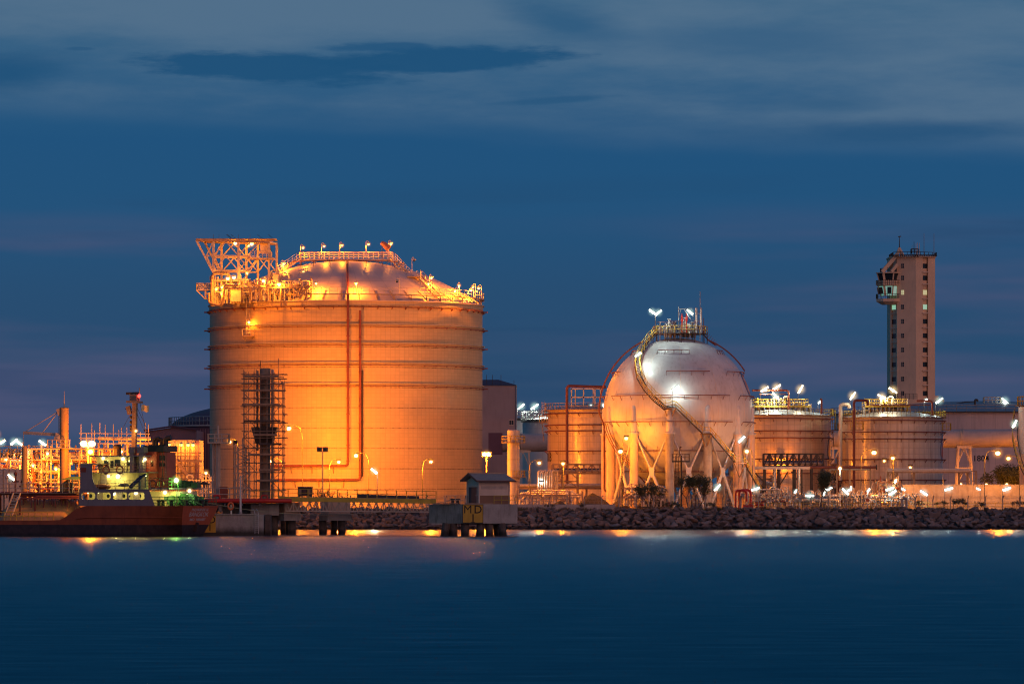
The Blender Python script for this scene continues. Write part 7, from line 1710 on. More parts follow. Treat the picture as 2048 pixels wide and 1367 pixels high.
# between the hut and the sphere
D = 735
t = thing('pipe_bundle', 'row of tall parallel pipes with rounded bends left of the 01B truss', 'pipe bundle', (X(1088, D), D, GZ))
for i in range(7):
    px = 1076 + i * 4.6; z1 = Z(941 + (i % 2), D); x = X(px, D)
    MB().pipe(elbow([(x, D, GZ), (x, D, z1), (x + .9, D + .8, z1), (x + .9, D + .8, GZ + 2)], .45, 5), .15, 10).build('pipe', 'pipe_cream', t)
MB().bar((X(1072, D), D - .3, Z(975, D)), (X(1110, D), D - .3, Z(975, D)), .14).build('support_beam', 'steel_brown', t, False)
MB().bar((X(1072, D), D - .3, Z(1000, D)), (X(1110, D), D - .3, Z(1000, D)), .14).build('support_beam', 'steel_brown', t, False)
def truss(name, label, x0, x1, y0, y1, D, legs, n, mat='steel_brown', depth=3.0, pipes=2, w=.22, legw=.3, group=None):
    t = thing(name, label, 'pipe bridge', (X((x0 + x1) / 2, D), D, GZ), group)
    for dd in (0, depth):
        mb = MB(); mb.bar((X(x0, D), D + dd, Z(y0, D)), (X(x1, D), D + dd, Z(y0, D)), w); mb.bar((X(x0, D), D + dd, Z(y1, D)), (X(x1, D), D + dd, Z(y1, D)), w)
        for i in range(n):
            a, b = x0 + (x1 - x0) * i / n, x0 + (x1 - x0) * (i + 1) / n
            mb.bar((X(a, D), D + dd, Z(y0, D)), (X(a, D), D + dd, Z(y1, D)), w)
            mb.bar((X(a if i % 2 else b, D), D + dd, Z(y0, D)), (X(b if i % 2 else a, D), D + dd, Z(y1, D)), w * .7)
            if n < 6: mb.bar((X(b if i % 2 else a, D), D + dd, Z(y0, D)), (X(a if i % 2 else b, D), D + dd, Z(y1, D)), w * .7)
        mb.bar((X(x1, D), D + dd, Z(y0, D)), (X(x1, D), D + dd, Z(y1, D)), w); mb.build('truss', mat, t, False)
    for px in legs:
        for dd in (0, depth): MB().bar((X(px, D), D + dd, GZ), (X(px, D), D + dd, Z(y1, D)), legw).build('leg', mat, t, False)
    for k in range(pipes): MB().pipe([(X(x0, D), D + .6 + k * .8, Z(y1 - 5 - k * 3, D)), (X(x1, D), D + .6 + k * .8, Z(y1 - 5 - k * 3, D))], .2, 9).build('pipe', ('pipe_cream', 'blue_dark', 'steel_grey')[k % 3], t)
    return t
truss('pipe_bridge', 'brown lattice pipe bridge in front of the 01B tank', 1104, 1232, 928, 946, 755, (1108, 1125, 1155, 1205), 8, pipes=2)
t = thing('cross_braced_frame', 'brown cross-braced steel frame under the 01B pipe bridge', 'frame', (X(1130, 745), 745, GZ))
for px in (1107, 1124, 1156):
    MB().bar((X(px, 745), 745, GZ), (X(px, 745), 745, Z(926, 745)), .26).build('post', 'steel_brown', t, False)
for py in (944, 962, 975):
    MB().bar((X(1103, 745), 745, Z(py, 745)), (X(1157, 745), 745, Z(py, 745)), .2).build('beam', 'steel_brown', t, False)
for a, b, c, d in ((1107, 945, 1124, 961), (1124, 945, 1107, 961), (1124, 950, 1140, 944), (1140, 944, 1156, 958), (1107, 963, 1124, 975), (1124, 975, 1140, 963), (1140, 963, 1156, 975)):
    MB().bar((X(a, 745), 745, Z(b, 745)), (X(c, 745), 745, Z(d, 745)), .14).build('brace', 'steel_brown', t, False)
t = thing('ground_pipe', 'long pale pipe on low supports running past the foot of the 01B tank', 'pipe', (X(1120, 750), 750, GZ))
MB().pipe([(X(1018, 750), 750, Z(971, 750)), (X(1210, 750), 750, Z(970, 750))], .3, 12).build('pipe', 'pipe_cream', t)
MB().bar((X(1018, 750), 750, Z(976, 750)), (X(1210, 750), 750, Z(976, 750)), .8, .3).build('support_beam', 'steel_brown', t, False)
for px in (1029, 1065, 1100, 1135, 1173): MB().bar((X(px, 750), 750, GZ), (X(px, 750), 750, Z(977, 750)), .35).build('leg', 'steel_brown', t, False)
for i, (px, dd, s, lb) in enumerate(((1185, 715, .62, 'dark heap of soil between the 01B tank and the sphere legs'), (1255, 722, .55, 'dark heap of soil under the left side of the sphere'), (1310, 718, .5, 'small dark soil heap behind the bare trees under the sphere'), (1120, 705, .35, 'low flat soil heap before the brown frame'))):
    mb = MB(); n, m_ = 26, 10; cx_ = X(px, dd); r = random.Random(i)
    for a in range(m_ + 1):
        for b in range(n):
            th = 2 * math.pi * b / n; u = a / m_; rr = (5.5 * s * (1 + .25 * math.sin(th * 2 + i) + .1 * math.sin(th * 5)))* u
            mb.v.append((cx_ + rr * math.cos(th), dd + rr * .7 * math.sin(th), GZ - .05 + 4.3 * s * (1 - u ** 1.3) ** 1.1 + r.uniform(-.1, .1) * s))
    mb.f = [(a * n + b, (a + 1) * n + b, (a + 1) * n + (b + 1) % n, a * n + (b + 1) % n) for a in range(m_) for b in range(n)]
    o = mb.build('soil_mound', 'soil', None, True, at=(cx_, dd, GZ)); tag(o, lb, 'soil mound')
t = thing('yard_stair', 'white stile stair with handrails at the foot of the pipe bundle', 'stair', (X(1070, 700), 700, GZ))
stair(t, (X(1056, 700), 700, GZ), (X(1066, 700), 700, GZ + 1.5), .9, 'steel_cream', name='flight'); stair(t, (X(1074, 700), 700, GZ + 1.5), (X(1086, 700), 700, GZ), .9, 'steel_cream', name='flight')
MB().box(X(1065.5, 700), X(1074.5, 700), 699.5, 700.5, GZ + 1.4, GZ + 1.5).build('landing', 'steel_cream', t, False)
pipework('ground_pipework', 'low rust-lit ground pipework before the 01B tank', 'pipework', 1035, 1165, 975, 1012, 712, 4, 41, 16, 7, posts=6, decks=1, valves=12, rmax=.2, mats=('pipe_cream', 'steel_brown'))
# low wall at the crest, left half
t = MB(); t.box(X(1035, 676), X(1235, 676), 690, 690.4, GZ, Z(1008, 690)); o = t.build('kerb_wall', 'duct_paint', None, False, at=(X(1135, 690), 690, GZ)); tag(o, 'low lit concrete kerb wall behind the fence left of the sphere', 'wall')

# behind and right of the sphere
truss('pipe_bridge', 'dark lattice pipe bridge carrying a blue pipe, right of the sphere', 1528, 1647, 907, 931, 758, (1530, 1558, 1590, 1624, 1645), 10, 'steel_dark', 3, 2, .2, .3)
t = thing('steel_portal', 'grey steel portal frame with wide columns under the blue pipe bridge', 'frame', (X(1560, 735), 735, GZ))
MB().bar((X(1502, 735), 735, Z(935, 735)), (X(1620, 735), 735, Z(935, 735)), .5, .45).build('beam', 'galvanised', t, False)
for px in (1549, 1597): MB().pipe([(X(px, 735), 735, GZ), (X(px, 735), 735, Z(937, 735))], .26, 12).build('column', 'galvanised', t)
for px in (1530, 1588, 1605): MB().bar((X(px, 735), 737, GZ), (X(px, 735), 737, Z(937, 735)), .28).build('column', 'steel_dark', t, False)
for a, b, c, d in ((1553, 980, 1577, 942), (1583, 942, 1606, 975), (1507, 942, 1530, 965)): MB().bar((X(a, 735), 735.6, Z(b, 735)), (X(c, 735), 735.6, Z(d, 735)), .2).build('brace', 'steel_dark', t, False)
t = thing('long_pipe_run', 'long brown pipe run on posts crossing before the two storage tanks', 'pipe run', (X(1680, 745), 745, GZ))
MB().pipe([(X(1600, 745), 745, Z(934, 745)), (X(1752, 745), 745, Z(934, 745))], .22, 9).build('pipe', 'pipe_oxide', t)
MB().pipe([(X(1660, 745), 746, Z(938, 745)), (X(1742, 745), 746, Z(938, 745))], .15, 9).build('pipe', 'pipe_cream', t)
for px in (1660, 1674, 1700, 1741): MB().bar((X(px, 745), 745.4, GZ), (X(px, 745), 745.4, Z(930, 745)), .24).build('post', 'steel_brown', t, False)
MB().pipe([(X(1752, 745), 745, Z(934, 745)), (X(1754, 745), 745, Z(934, 745))], .4, 12).build('flange', 'steel_dark', t)
t = thing('covered_pipe_bridge', 'flat-roofed brown pipe bridge crossing above the concrete wall', 'pipe bridge', (X(1860, 742), 742, GZ))
MB().box(X(1775, 742), X(1940, 742), 741, 744, Z(942, 742), Z(940, 742)).build('top_sheet', 'duct_paint', t, False)
MB().pipe(elbow([(X(1775, 742), 742, Z(938.5, 742)), (X(1938, 742), 742, Z(938.5, 742)), (X(1942, 742), 742, Z(944, 742)), (X(1942, 742), 742, Z(1000, 742))], .5), .2, 9).build('pipe', 'pipe_cream', t)
MB().bar((X(1774, 742), 741.2, Z(944, 742)), (X(1940, 742), 741.2, Z(944, 742)), .25).build('beam', 'steel_brown', t, False)
for px in (1776, 1794, 1828, 1918, 1935, 1952): MB().bar((X(px, 742), 742, GZ), (X(px, 742), 742, Z(941 if px > 1950 else 944, 742)), .36).build('post', 'steel_brown', t, False)
MB().bar((X(1918, 742), 742, Z(962, 742)), (X(1952, 742), 742, Z(962, 742)), .14).build('beam', 'steel_brown', t, False)
MB().bar((X(1935, 742), 742, Z(941.5, 742)), (X(1953, 742), 742, Z(941.5, 742)), .16).build('beam', 'steel_brown', t, False)
for a, b, c, d in ((1776, 955, 1784, 944), (1918, 955, 1926, 944), (1794, 955, 1786, 944)): MB().bar((X(a, 742), 742, Z(b, 742)), (X(c, 742), 742, Z(d, 742)), .14).build('brace', 'steel_brown', t, False)
seeds = [(1240, 1330, 965, 1012, 715, 51, 'dim pipework under the sphere behind the bare trees', ('pipe_cream', 'steel_brown')), (1372, 1500, 962, 1012, 760, 52, 'dense pipework seen between the sphere legs', ('galvanised', 'steel_brown')),
         (1440, 1530, 935, 1012, 782, 59, 'tall brown pipe rack in the gap between the sphere and the next tank', ('pipe_cream', 'steel_brown')),
         (1495, 1580, 972, 1012, 712, 53, 'white-lit low pipework right of the sphere stair foot', ('galvanised', 'steel_grey')), (1580, 1680, 978, 1012, 706, 54, 'white-lit low pipework around the leafy tree', ('galvanised', 'steel_grey')),
         (1680, 1765, 975, 1012, 708, 55, 'white-lit low pipework before the grey-lit tank', ('galvanised', 'steel_grey')), (1755, 1800, 950, 1012, 716, 56, 'tall narrow pump skid beside the concrete wall', ('pipe_cream', 'steel_brown')),
         (1735, 1830, 985, 1012, 700, 57, 'low valve row at the end of the concrete wall', ('galvanised', 'steel_grey')), (1500, 1560, 945, 1000, 765, 58, 'scaffold-like pipe stand under the blue pipe bridge', ('pipe_cream', 'steel_brown')), (1660, 1690, 905, 1005, 790, 60, 'narrow vertical pipe bundle in the gap between the two tanks', ('pipe_cream', 'steel_brown'))]
for x0, x1, y0, y1, dd, sd, lb, mt in seeds:
    pipework('ground_pipework', lb, 'pipework', x0, x1, y0, y1, dd, 4, sd, 22, 8, posts=max(3, int((x1 - x0) / 16)), decks=2 if y1 - y0 > 45 else 1, valves=16, rmax=.2, mats=mt, redp=.1)
# barrier rails, hydrants
for x0, x1, dd, lb in ((1497, 1560, 690, 'by the sphere stair foot'), (1565, 1640, 692, 'before the leafy tree'), (1645, 1760, 690, 'before the grey-lit tank'), (1760, 2048, 694, 'along the foot of the concrete wall')):
    o = rail(MB(), [(X(x0, dd), dd, GZ), (X(x1, dd), dd, GZ)], 1.1, 1.5, .05, 2).build('barrier_rail', 'yellow_paint', None, True, at=(X((x0 + x1) / 2, dd), dd, GZ)); tag(o, 'low yellow barrier rail ' + lb, 'barrier')
t = thing('red_pipe_loop', 'bright red double-loop fire pipe stand at the foot of the sphere stair', 'fire pipe', (X(1484, 690), 690, GZ))
MB().pipe(elbow([(X(1471, 690), 690, GZ), (X(1471, 690), 690, Z(980, 690)), (X(1493, 690), 690, Z(980, 690)), (X(1493, 690), 690, Z(1003, 690))], .6, 5), .18, 10).build('pipe', 'valve_red', t)
MB().pipe(elbow([(X(1479, 690), 691, GZ), (X(1479, 690), 691, Z(979, 690)), (X(1502, 690), 691, Z(979, 690)), (X(1502, 690), 691, GZ)], .6, 5), .18, 10).build('pipe', 'valve_red', t)
MB().box(X(1486, 690), X(1506, 690), 689.6, 691.2, GZ, GZ + .8).build('pump_base', 'valve_red', t, False)
MB().box(X(1482, 690), X(1489, 690), 689.5, 689.8, Z(993, 690), Z(986, 690)).build('gauge_box', 'steel_grey', t, False)
t = thing('red_valve_set', 'small red valve wheels beside the yellow barrier right of the sphere', 'valve', (X(1520, 691), 691, GZ))
for px in (1513, 1518, 1524): mb = MB(); x = X(px, 691); mb.pipe([(x, 691, GZ), (x, 691, GZ + 1.1)], .1, 8); mb.ball((x, 691, GZ + .9), .3, 8, 6); mb.ringpipe(x, 691, GZ + 1.2, .3, .05, 12, 4); mb.bar((x - .3, 691, GZ + 1.2), (x + .3, 691, GZ + 1.2), .05); mb.build('valve', 'valve_red', t)
MB().pipe([(X(1511, 691), 691, GZ + .4), (X(1527, 691), 691, GZ + .4)], .12, 8).build('pipe', 'valve_red', t)
t = thing('orange_cabinet', 'little orange lit box on legs under the sphere beside the bare tree', 'cabinet', (X(1336, 690), 690, GZ))
MB().box(X(1334, 690), X(1342, 690), 690, 691, Z(1011, 690), Z(1003, 690)).build('body', 'pipe_red', t, False)
for px in (1335, 1341): MB().box(X(px, 690) - .06, X(px, 690) + .06, 690.3, 690.5, GZ, Z(1011, 690)).build('leg', 'steel_dark', t, False)
t = thing('round_sign', 'small round orange sign on a thin post before the grey-lit tank', 'sign', (X(1735, 689), 689, GZ))
MB().pipe([(X(1735, 689), 689, GZ), (X(1735, 689), 689, Z(996, 689))], .05, 6).build('post', 'galvanised', t)
MB().pipe([(X(1735, 689), 688.9, Z(999, 689)), (X(1735, 689), 688.86, Z(999, 689))], .28, 20).build('disc', 'buoy_orange', t)
t = thing('tall_ladder_pole', 'dark observation pole with a small railed platform standing before the sphere', 'pole', (X(1359.5, 684), 684, GZ))
D = 684
MB().pipe([(X(1362.5, D), D, GZ), (X(1362.5, D), D, Z(910, D))], .16, 10, .12).build('pole', 'steel_dark', t)
MB().pipe(elbow([(X(1359, D), D, Z(912, D)), (X(1359, D), D, Z(895, D)), (X(1363, D), D, Z(893, D))], .2), .06, 6).build('lamp_hook', 'steel_dark', t)
MB().box(X(1344, D), X(1379, D), D - .6, D + .8, Z(923.5, D), Z(921, D)).build('platform', 'steel_dark', t, False)
rail(MB(), [(X(1344.5, D), D - .55, Z(921, D)), (X(1378.5, D), D - .55, Z(921, D)), (X(1378.5, D), D + .75, Z(921, D)), (X(1344.5, D), D + .75, Z(921, D))], 1.05, .7, .04, 2, True).build('railing', 'steel_brown', t)
lb_ = MB()
for s in (0, .42): lb_.pipe([(X(1351, D) + s, D - .4, GZ), (X(1351, D) + s, D - .4, Z(910, D))], .04, 5)
for i in range(24): lb_.bar((X(1351, D), D - .4, GZ + .3 * i), (X(1351, D) + .42, D - .4, GZ + .3 * i), .04)
for i in range(9): lb_.ringpipe(X(1351, D) + .21, D - .65, GZ + 2 + .6 * i, .36, .02, 10, 4)
lb_.build('ladder', 'steel_dark', t)
# concrete wall on the right
D = 706
t = thing('bund_wall', 'long tall concrete wall lit orange behind the fence on the right side', 'wall', (X(1930, D), D, GZ))
mb = MB(); mb.add([(X(1803, D), D, GZ), (X(2300, D), D, GZ), (X(2300, D), D + .5, GZ), (X(1803, D), D + .5, GZ), (X(1806, D), D, Z(970, D)), (X(2300, D), D, Z(970, D)), (X(2300, D), D + .5, Z(970, D)), (X(1806, D), D + .5, Z(970, D))], [(3, 2, 1, 0), (4, 5, 6, 7), (0, 1, 5, 4), (1, 2, 6, 5), (2, 3, 7, 6), (3, 0, 4, 7)]); mb.build('wall_panel', 'concrete', t, False)
mb = MB(); mb.box(X(1805, D), X(2300, D), D - .08, D + .58, Z(970, D) + .003, Z(970, D) + .14); mb.build('coping', 'concrete', t, False)
t = thing('bent_duct', 'thick dark upside-down U pipe standing at the end of the concrete wall', 'pipe', (X(1809, 688), 688, GZ))
MB().pipe(elbow([(X(1804, 688), 688, GZ), (X(1804, 688), 688, Z(996, 688)), (X(1813, 688), 688, Z(996, 688)), (X(1813, 688), 688, GZ)], .5, 6), .2, 12).build('pipe', 'steel_grey', t)
# perimeter fence
for (x0, x1, lb, grp) in ((1030, 1480, 'wire fence with bent posts along the rock crest before the sphere', 0), (1482, 2110, 'wire fence with bent posts along the rock crest before the concrete wall', 1), (700, 930, 'wire fence on the rock crest behind the yellow walkway', 2)):
    D = 676.0; t = thing('wire_fence', lb, 'fence', (X((x0 + x1) / 2, D), D, GZ)); n = int((x1 - x0) / 34)
    for i in range(n + 1):
        px = x0 + (x1 - x0) * i / n; x = X(px, D)
        MB().pipe([(x, D, GZ - .1), (x, D, GZ + 1.75), (x + .12, D - .35, GZ + 2.2)], .07, 6).build('fence_post', 'concrete' if i % 2 else 'steel_grey', t)
    mb = MB()
    for z in (.1, 1.75): mb.pipe([(X(x0, D), D, GZ + z), (X(x1, D), D, GZ + z)], .035, 5)
    for z in (.5, .9, 1.3): mb.pipe([(X(x0, D), D, GZ + z), (X(x1, D), D, GZ + z)], .014, 4)
    mb.pipe([(X(x0, D) + .1, D - .3, GZ + 2.15), (X(x1, D) + .1, D - .3, GZ + 2.15)], .015, 4); mb.pipe([(X(x0, D) + .05, D - .17, GZ + 1.97), (X(x1, D) + .05, D - .17, GZ + 1.97)], .015, 4)
    L = X(x1, D) - X(x0, D); m_ = int(L / .34)
    for i in range(m_):
        xa = X(x0, D) + L * i / m_; mb.pipe([(xa, D, GZ + .1), (xa + .34 * (1 if i % 2 else -1) * 2.4, D, GZ + 1.75)], .009, 3)
    mb.build('fence_wire', 'steel_grey', t)

# ================================================================ trees and shrubs
def tree(px, ytop, ybase, D, seed, spread, label, leafn=2200, dens=1.0, name='small_tree', trunks=1, leafsize=.16, mat='leaf', zbase=None):
    r = random.Random(seed); z0 = GZ - .1 if zbase is None else zbase; zt = Z(ytop, D); H = zt - z0; x0 = X(px, D)
    t = thing(name, label, 'tree' if 'tree' in name else 'shrub', (x0, D, z0)); tips = []
    mb = MB()
    def grow(p, d, L, rad, lev):
        n = 3; pts = [p]
        for i in range(n):
            d = (d + Vector((r.uniform(-.25, .25), r.uniform(-.25, .25), r.uniform(-.05, .2)))).normalized(); pts.append(pts[-1] + d * L / n)
        mb.pipe(pts, rad, 6, rad * .62)
        if lev >= 2: tips.extend(pts[1:])
        if lev < 4:
            for k in range(r.choice((2, 3, 3))):
                a = r.uniform(0, 6.28); nd_ = (d + Vector((math.cos(a), math.sin(a), r.uniform(-.1, .5))) * spread).normalized(); grow(pts[-1 if k < 2 else -2], nd_, L * r.uniform(.6, .8), rad * .6, lev + 1)
    for k in range(trunks): grow(Vector((x0 + (k - (trunks - 1) / 2) * .35, D, z0)), Vector((r.uniform(-.25, .25) + (k - (trunks - 1) / 2) * .3, r.uniform(-.1, .1), 1)).normalized(), H * .33, .10 * H / 5, 0)
    mb.build('trunk', 'bark', t)
    g = MB(); zm = max(q.z for q in tips); sc_ = (zt - z0) / max(.1, zm - z0)
    for i in range(leafn):
        q = r.choice(tips); p = q + Vector((r.gauss(0, .28), r.gauss(0, .28), r.gauss(0, .22))) * (H / 5)
        a, b = r.uniform(0, 6.28), r.uniform(-1, 1); u = Vector((math.cos(a), math.sin(a), b)).normalized() * leafsize * r.uniform(.5, 1.2); v = u.orthogonal().normalized() * leafsize * r.uniform(.25, .6)
        g.add([p - u, p + v, p + u, p - v], [(0, 1, 2, 3)])
    g.build('crown', mat, t, False)
    return t
tree(1303, 960, 1016, 681, 1, .75, 'bare-stemmed small tree with a flat dark crown before the left legs of the sphere', 2400, trunks=3, leafsize=.13)
tree(1386, 945, 1018, 680, 2, .38, 'upright feathery dark bush before the middle of the sphere', 3600, trunks=4, leafsize=.13)
tree(1639, 935, 1014, 683, 6, .6, 'leafy dark tree standing before the gap between the two storage tanks', 4200, leafsize=.15)
tree(2018, 918, 980, 870, 9, .95, 'large round dark tree beyond the concrete wall, below the 1804 tank', 6500, leafsize=.26, trunks=3)
tree(2044, 925, 980, 872, 12, .9, 'second round dark tree half hidden by the white vessel', 4500, leafsize=.26, trunks=2)
tree(1918, 993, 1015, 678, 13, .9, 'dense low shrub on the rock crest before the concrete wall', 1500, name='low_shrub', trunks=4, leafsize=.09)
tree(1885, 997, 1015, 678, 14, .9, 'thin straggly shrub left of the dense one before the concrete wall', 500, name='low_shrub', trunks=3, leafsize=.08)
tree(1838, 996, 1015, 677, 15, 1.0, 'wiry shrub near the end of the concrete wall', 420, name='low_shrub', trunks=3, leafsize=.08)
tree(2032, 997, 1015, 677, 16, 1.0, 'small shrub at the far end of the fence before the concrete wall', 700, name='low_shrub', trunks=3, leafsize=.08)
tree(1960, 1000, 1015, 677, 17, 1.0, 'low spreading shrub behind the fence beneath the 1804 marking', 600, name='low_shrub', trunks=3, leafsize=.08)
tree(1344, 1000, 1018, 676, 18, .9, 'dark rounded shrub between the two bare trees before the sphere', 800, name='low_shrub', trunks=3, leafsize=.09)
tree(1416, 1001, 1018, 677, 19, 1.0, 'straggling shrub right of the feathery bush at the sphere', 800, name='low_shrub', trunks=3, leafsize=.09)
tree(1165, 1003, 1018, 677, 20, 1.0, 'dry shrub on the crest before the soil heap', 500, name='low_shrub', trunks=3, leafsize=.08, mat='grass')
tree(1100, 1005, 1018, 677, 24, 1.0, 'dry shrub on the crest before the pipe bundle', 400, name='low_shrub', trunks=3, leafsize=.08, mat='grass')
tree(648, 972, 1004, 692, 22, .7, 'thin leafless bush beyond the yellow walkway beside the grey cabinet', 120, name='low_shrub', trunks=5, leafsize=.09)
tree(668, 976, 1004, 694, 23, .7, 'second thin leafless bush beyond the yellow walkway', 120, name='low_shrub', trunks=4, leafsize=.09)
tree(632, 976, 1004, 690, 25, .7, 'wispy bush nearest the grey cabinet beyond the walkway', 100, name='low_shrub', trunks=4, leafsize=.09)

# ================================================================ street and flood lamps
SW = 1.0
street_lamp(578, 856, 752, 'tall street lamp shining on the tank wall right of the scaffolding', 2.2, 49000 * SW, r=.36)
street_lamp(712, 910, 752, 'street lamp beside the foot of the second red riser', 2.1, 40000 * SW, r=.30)
street_lamp(543.5, 921.5, 748, 'street lamp half behind the scaffolding planks', 1.9, 38000 * SW, r=.30)
street_lamp(677.5, 923, 745, 'low street lamp close to the tank wall, its pole on the scaffold side', -1.55, 40000 * SW, r=.24)
street_lamp(459.5, 883, 735, 'street lamp near the loading tower basket', 1.4, 24000 * SW, r=.26)
street_lamp(862, 922.5, 742, 'short street lamp before the tank wall left of the hut', -1.4, 24000 * SW, r=.24)
street_lamp(1078.5, 925, 716, 'street lamp over the pipe bundle beside the white tank', -1.6, 5000 * SW, r=.26)
street_lamp(1126, 926.5, 716, 'straight street lamp on the brown cross-braced frame', .05, 6500 * SW, r=.24)
street_lamp(1252.5, 876, 717, 'upper orange lamp beneath the left flank of the sphere', -.6, 2900 * SW, r=.28, group='lamps around the sphere legs')
street_lamp(1241, 902, 714, 'lower orange lamp between the left legs of the sphere', .2, 5000 * SW, r=.34, group='lamps around the sphere legs')
street_lamp(1493.5, 902, 712, 'orange street lamp between the right legs of the sphere', .9, 4500 * SW, r=.30, group='lamps around the sphere legs')
street_lamp(1748, 904.5, 700, 'bright street lamp with a long arm before the grey-lit tank', -2.0, 13000 * SW, r=.36)
street_lamp(1785.5, 915.5, 700, 'street lamp with a straight pole just right of the bright one', .1, 7000 * SW, r=.26)
street_lamp(1768.5, 921, 760, 'small distant street lamp low on the grey-lit tank', 1.4, 2500 * SW, r=.20)
street_lamp(1995.5, 905.5, 699, 'bright street lamp beside the 1804 number', -2.0, 11000 * SW, r=.38)
street_lamp(2017, 916, 702, 'street lamp between the bright one and the white vessel', 1.7, 2500 * SW, r=.28)
street_lamp(1083, 966, 705, 'tiny lamp low in front of the pipe bundle', .05, 1200, r=.16)
street_lamp(1820.5, 934, 752, 'slanted orange lamp over the covered pipe bridge', .3, 1500, r=.2)
flood(973, 908, 716, 'twin orange floodlight mast at the right edge of the big tank', GZ, 2, watts=60000, r=.36, spread=.7)
flood(176, 887, 640, 'blazing twin floodlight behind the ship wheelhouse', -1, 2, watts=110000, r=.5, spread=1.2)
flood(181, 903, 533, 'single round floodlight just below the blazing pair, on the ship bridge wing', Z(928, 531), 1, watts=7000, r=.3)
flood(645, 898, 706, 'unlit twin floodlight mast in front of the tank wall', GZ, 2, lit=False, watts=0, spread=.9)
flood(-8, 868, 690, 'orange floodlight at the edge of the view over the pipe racks', GZ, 1, watts=25000, r=.4)
t = thing('floodlight_mast', 'thin dark mast with an unlit square floodlight beside the pale scaffold', 'floodlight', (X(468, 562), 562, Z(1000, 556)), 'floodlight masts')
MB().pipe([(X(468, 562), 562, Z(1000, 556)), (X(468, 562), 562, Z(886, 562))], .07, 7).build('pole', 'steel_dark', t)
MB().bar((X(467, 562), 561.7, Z(883, 562)), (X(475, 562), 561.7, Z(884, 562)), .35, .4).build('lamp_head', 'steel_dark', t, False)
# tube lamps
TB = [
 (1529, 777.5, 796, 32, 'left of three on the roof of the tank behind the sphere', 1, 2300), (1553, 774, 797, 32, 'highest of three on the roof of the tank behind the sphere', 1, 2300), (1551, 791, 795, -48, 'lower greenish one on the roof behind the sphere', 0, 2300),
 (1601, 778, 798, 60, 'on the tall pole over the roof deck behind the sphere', 1, 2300), (1639.5, 803.5, 796, 40, 'small one at the end of the roof deck behind the sphere', 2, 500),
 (1705.5, 791, 784, 55, 'on the roof edge above the fat cream gooseneck pipe', 1, 2300), (1763.5, 793, 788, -28, 'lower of two in front of the control tower', 1, 2300), (1786, 780, 788, -34, 'higher of two in front of the control tower', 1, 2300),
 (1851.5, 800, 790, 45, 'small one in front of the tower base', 2, 500), (1878.5, 800.5, 792, 35, 'at the outer roof edge right of the control tower', 0, 900), (2010, 801, 984, -42, 'on the pink platform of the 1804 tank', 0, 400),
 (2029, 847, 757, 60, 'beside the spiral stair of the white vessel', 0, 900), (1483, 878, 712, 42, 'between the right legs of the sphere', 0, 2200), (1511, 977, 702, 18, 'at the foot of the sphere stair', 0, 900),
 (1434.5, 974, 706, 45, 'under the right half of the sphere', 0, 900), (1591, 982, 698, 60, 'small upright one left of the leafy tree', 2, 400), (1619.5, 990.5, 694, 0, 'level one low before the leafy tree', 0, 700),
 (1654, 978, 697, -8, 'left of a close pair right of the leafy tree', 2, 500), (1660, 975.5, 699, 15, 'right of a close pair by the leafy tree', 2, 400), (1648, 986, 698, 70, 'tiny one under the leafy tree crown', 2, 300),
 (1691, 982, 700, -42, 'left arm of the V before the grey-lit tank', 0, 900), (1697, 980, 700.6, 40, 'right arm of the V before the grey-lit tank', 2, 500), (1702, 976, 705, 85, 'tiny upright one over the V pair', 2, 300), (1737, 979.5, 700, 55, 'small one left of the pump skid', 2, 500),
 (1779.5, 977, 700, 18, 'upper of the pair by the pump skid', 0, 900), (1785, 984.5, 698, 32, 'lower of the pair by the pump skid', 0, 900), (1806.5, 977.5, 698, -30, 'at the end of the concrete wall', 2, 700), (1848, 985, 694, -33, 'before the concrete wall left of the dense shrub', 0, 900),
 (1897.5, 977, 697, 16, 'before the middle of the concrete wall', 0, 900), (1956.5, 977, 697, -26, 'before the concrete wall under the 1804 number', 2, 800), (2013.5, 977, 697, 18, 'before the concrete wall near the white vessel', 0, 900),
 (1042, 812.5, 958, 40, 'left one on the white tank beside the mauve shed', 0, 4500), (1069, 812.5, 956, 35, 'right one on the white tank beside the mauve shed', 0, 4500), (1072.5, 811, 957, 25, 'overlapping the right one on the white tank', 2, 1500),
 (3, 884, 688, 30, 'outermost one over the white valve deck at the edge', 0, 260), (28, 883, 686, 38, 'left arm of the V over the white valve deck', 0, 260), (37.5, 884, 686, -40, 'right arm of the V over the white valve deck', 0, 260), (85, 885, 686, -34, 'over the valve deck beneath the derrick boom', 0, 260),
 (22.5, 954, 640, -38, 'low one in front of the orange storage bin', 0, 700),
 (748.5, 941, 700, -38, 'white-yellow one before the tank wall', 3, 3500)]
for i, (px, py, D, ang, lb, kd, wt) in enumerate(TB):
    L = {0: 1.45, 1: 1.55, 2: .75, 3: 1.25}[kd] * (D / 740); base = GZ
    if D > 750 and py < 830: base = Z(831, D)
    if px == 2029: base = Z(870, 757)
    if px in (3, 28, 37.5, 85): base = Z(925, D)
    if px == 22.5: base = 0 + Z(990, D)
    tube_lamp(px, py, D, 'tube lamp ' + lb, ang, L, base, wt * (.28 if base == GZ and py > 955 else 1), (1.0, .86, .55) if kd == 1 else (1, .9, .6) if kd == 3 else WHITE, 'bulb_warm_tube' if kd in (1, 3) else 'bulb_white', w=.15 if kd != 2 else .11)
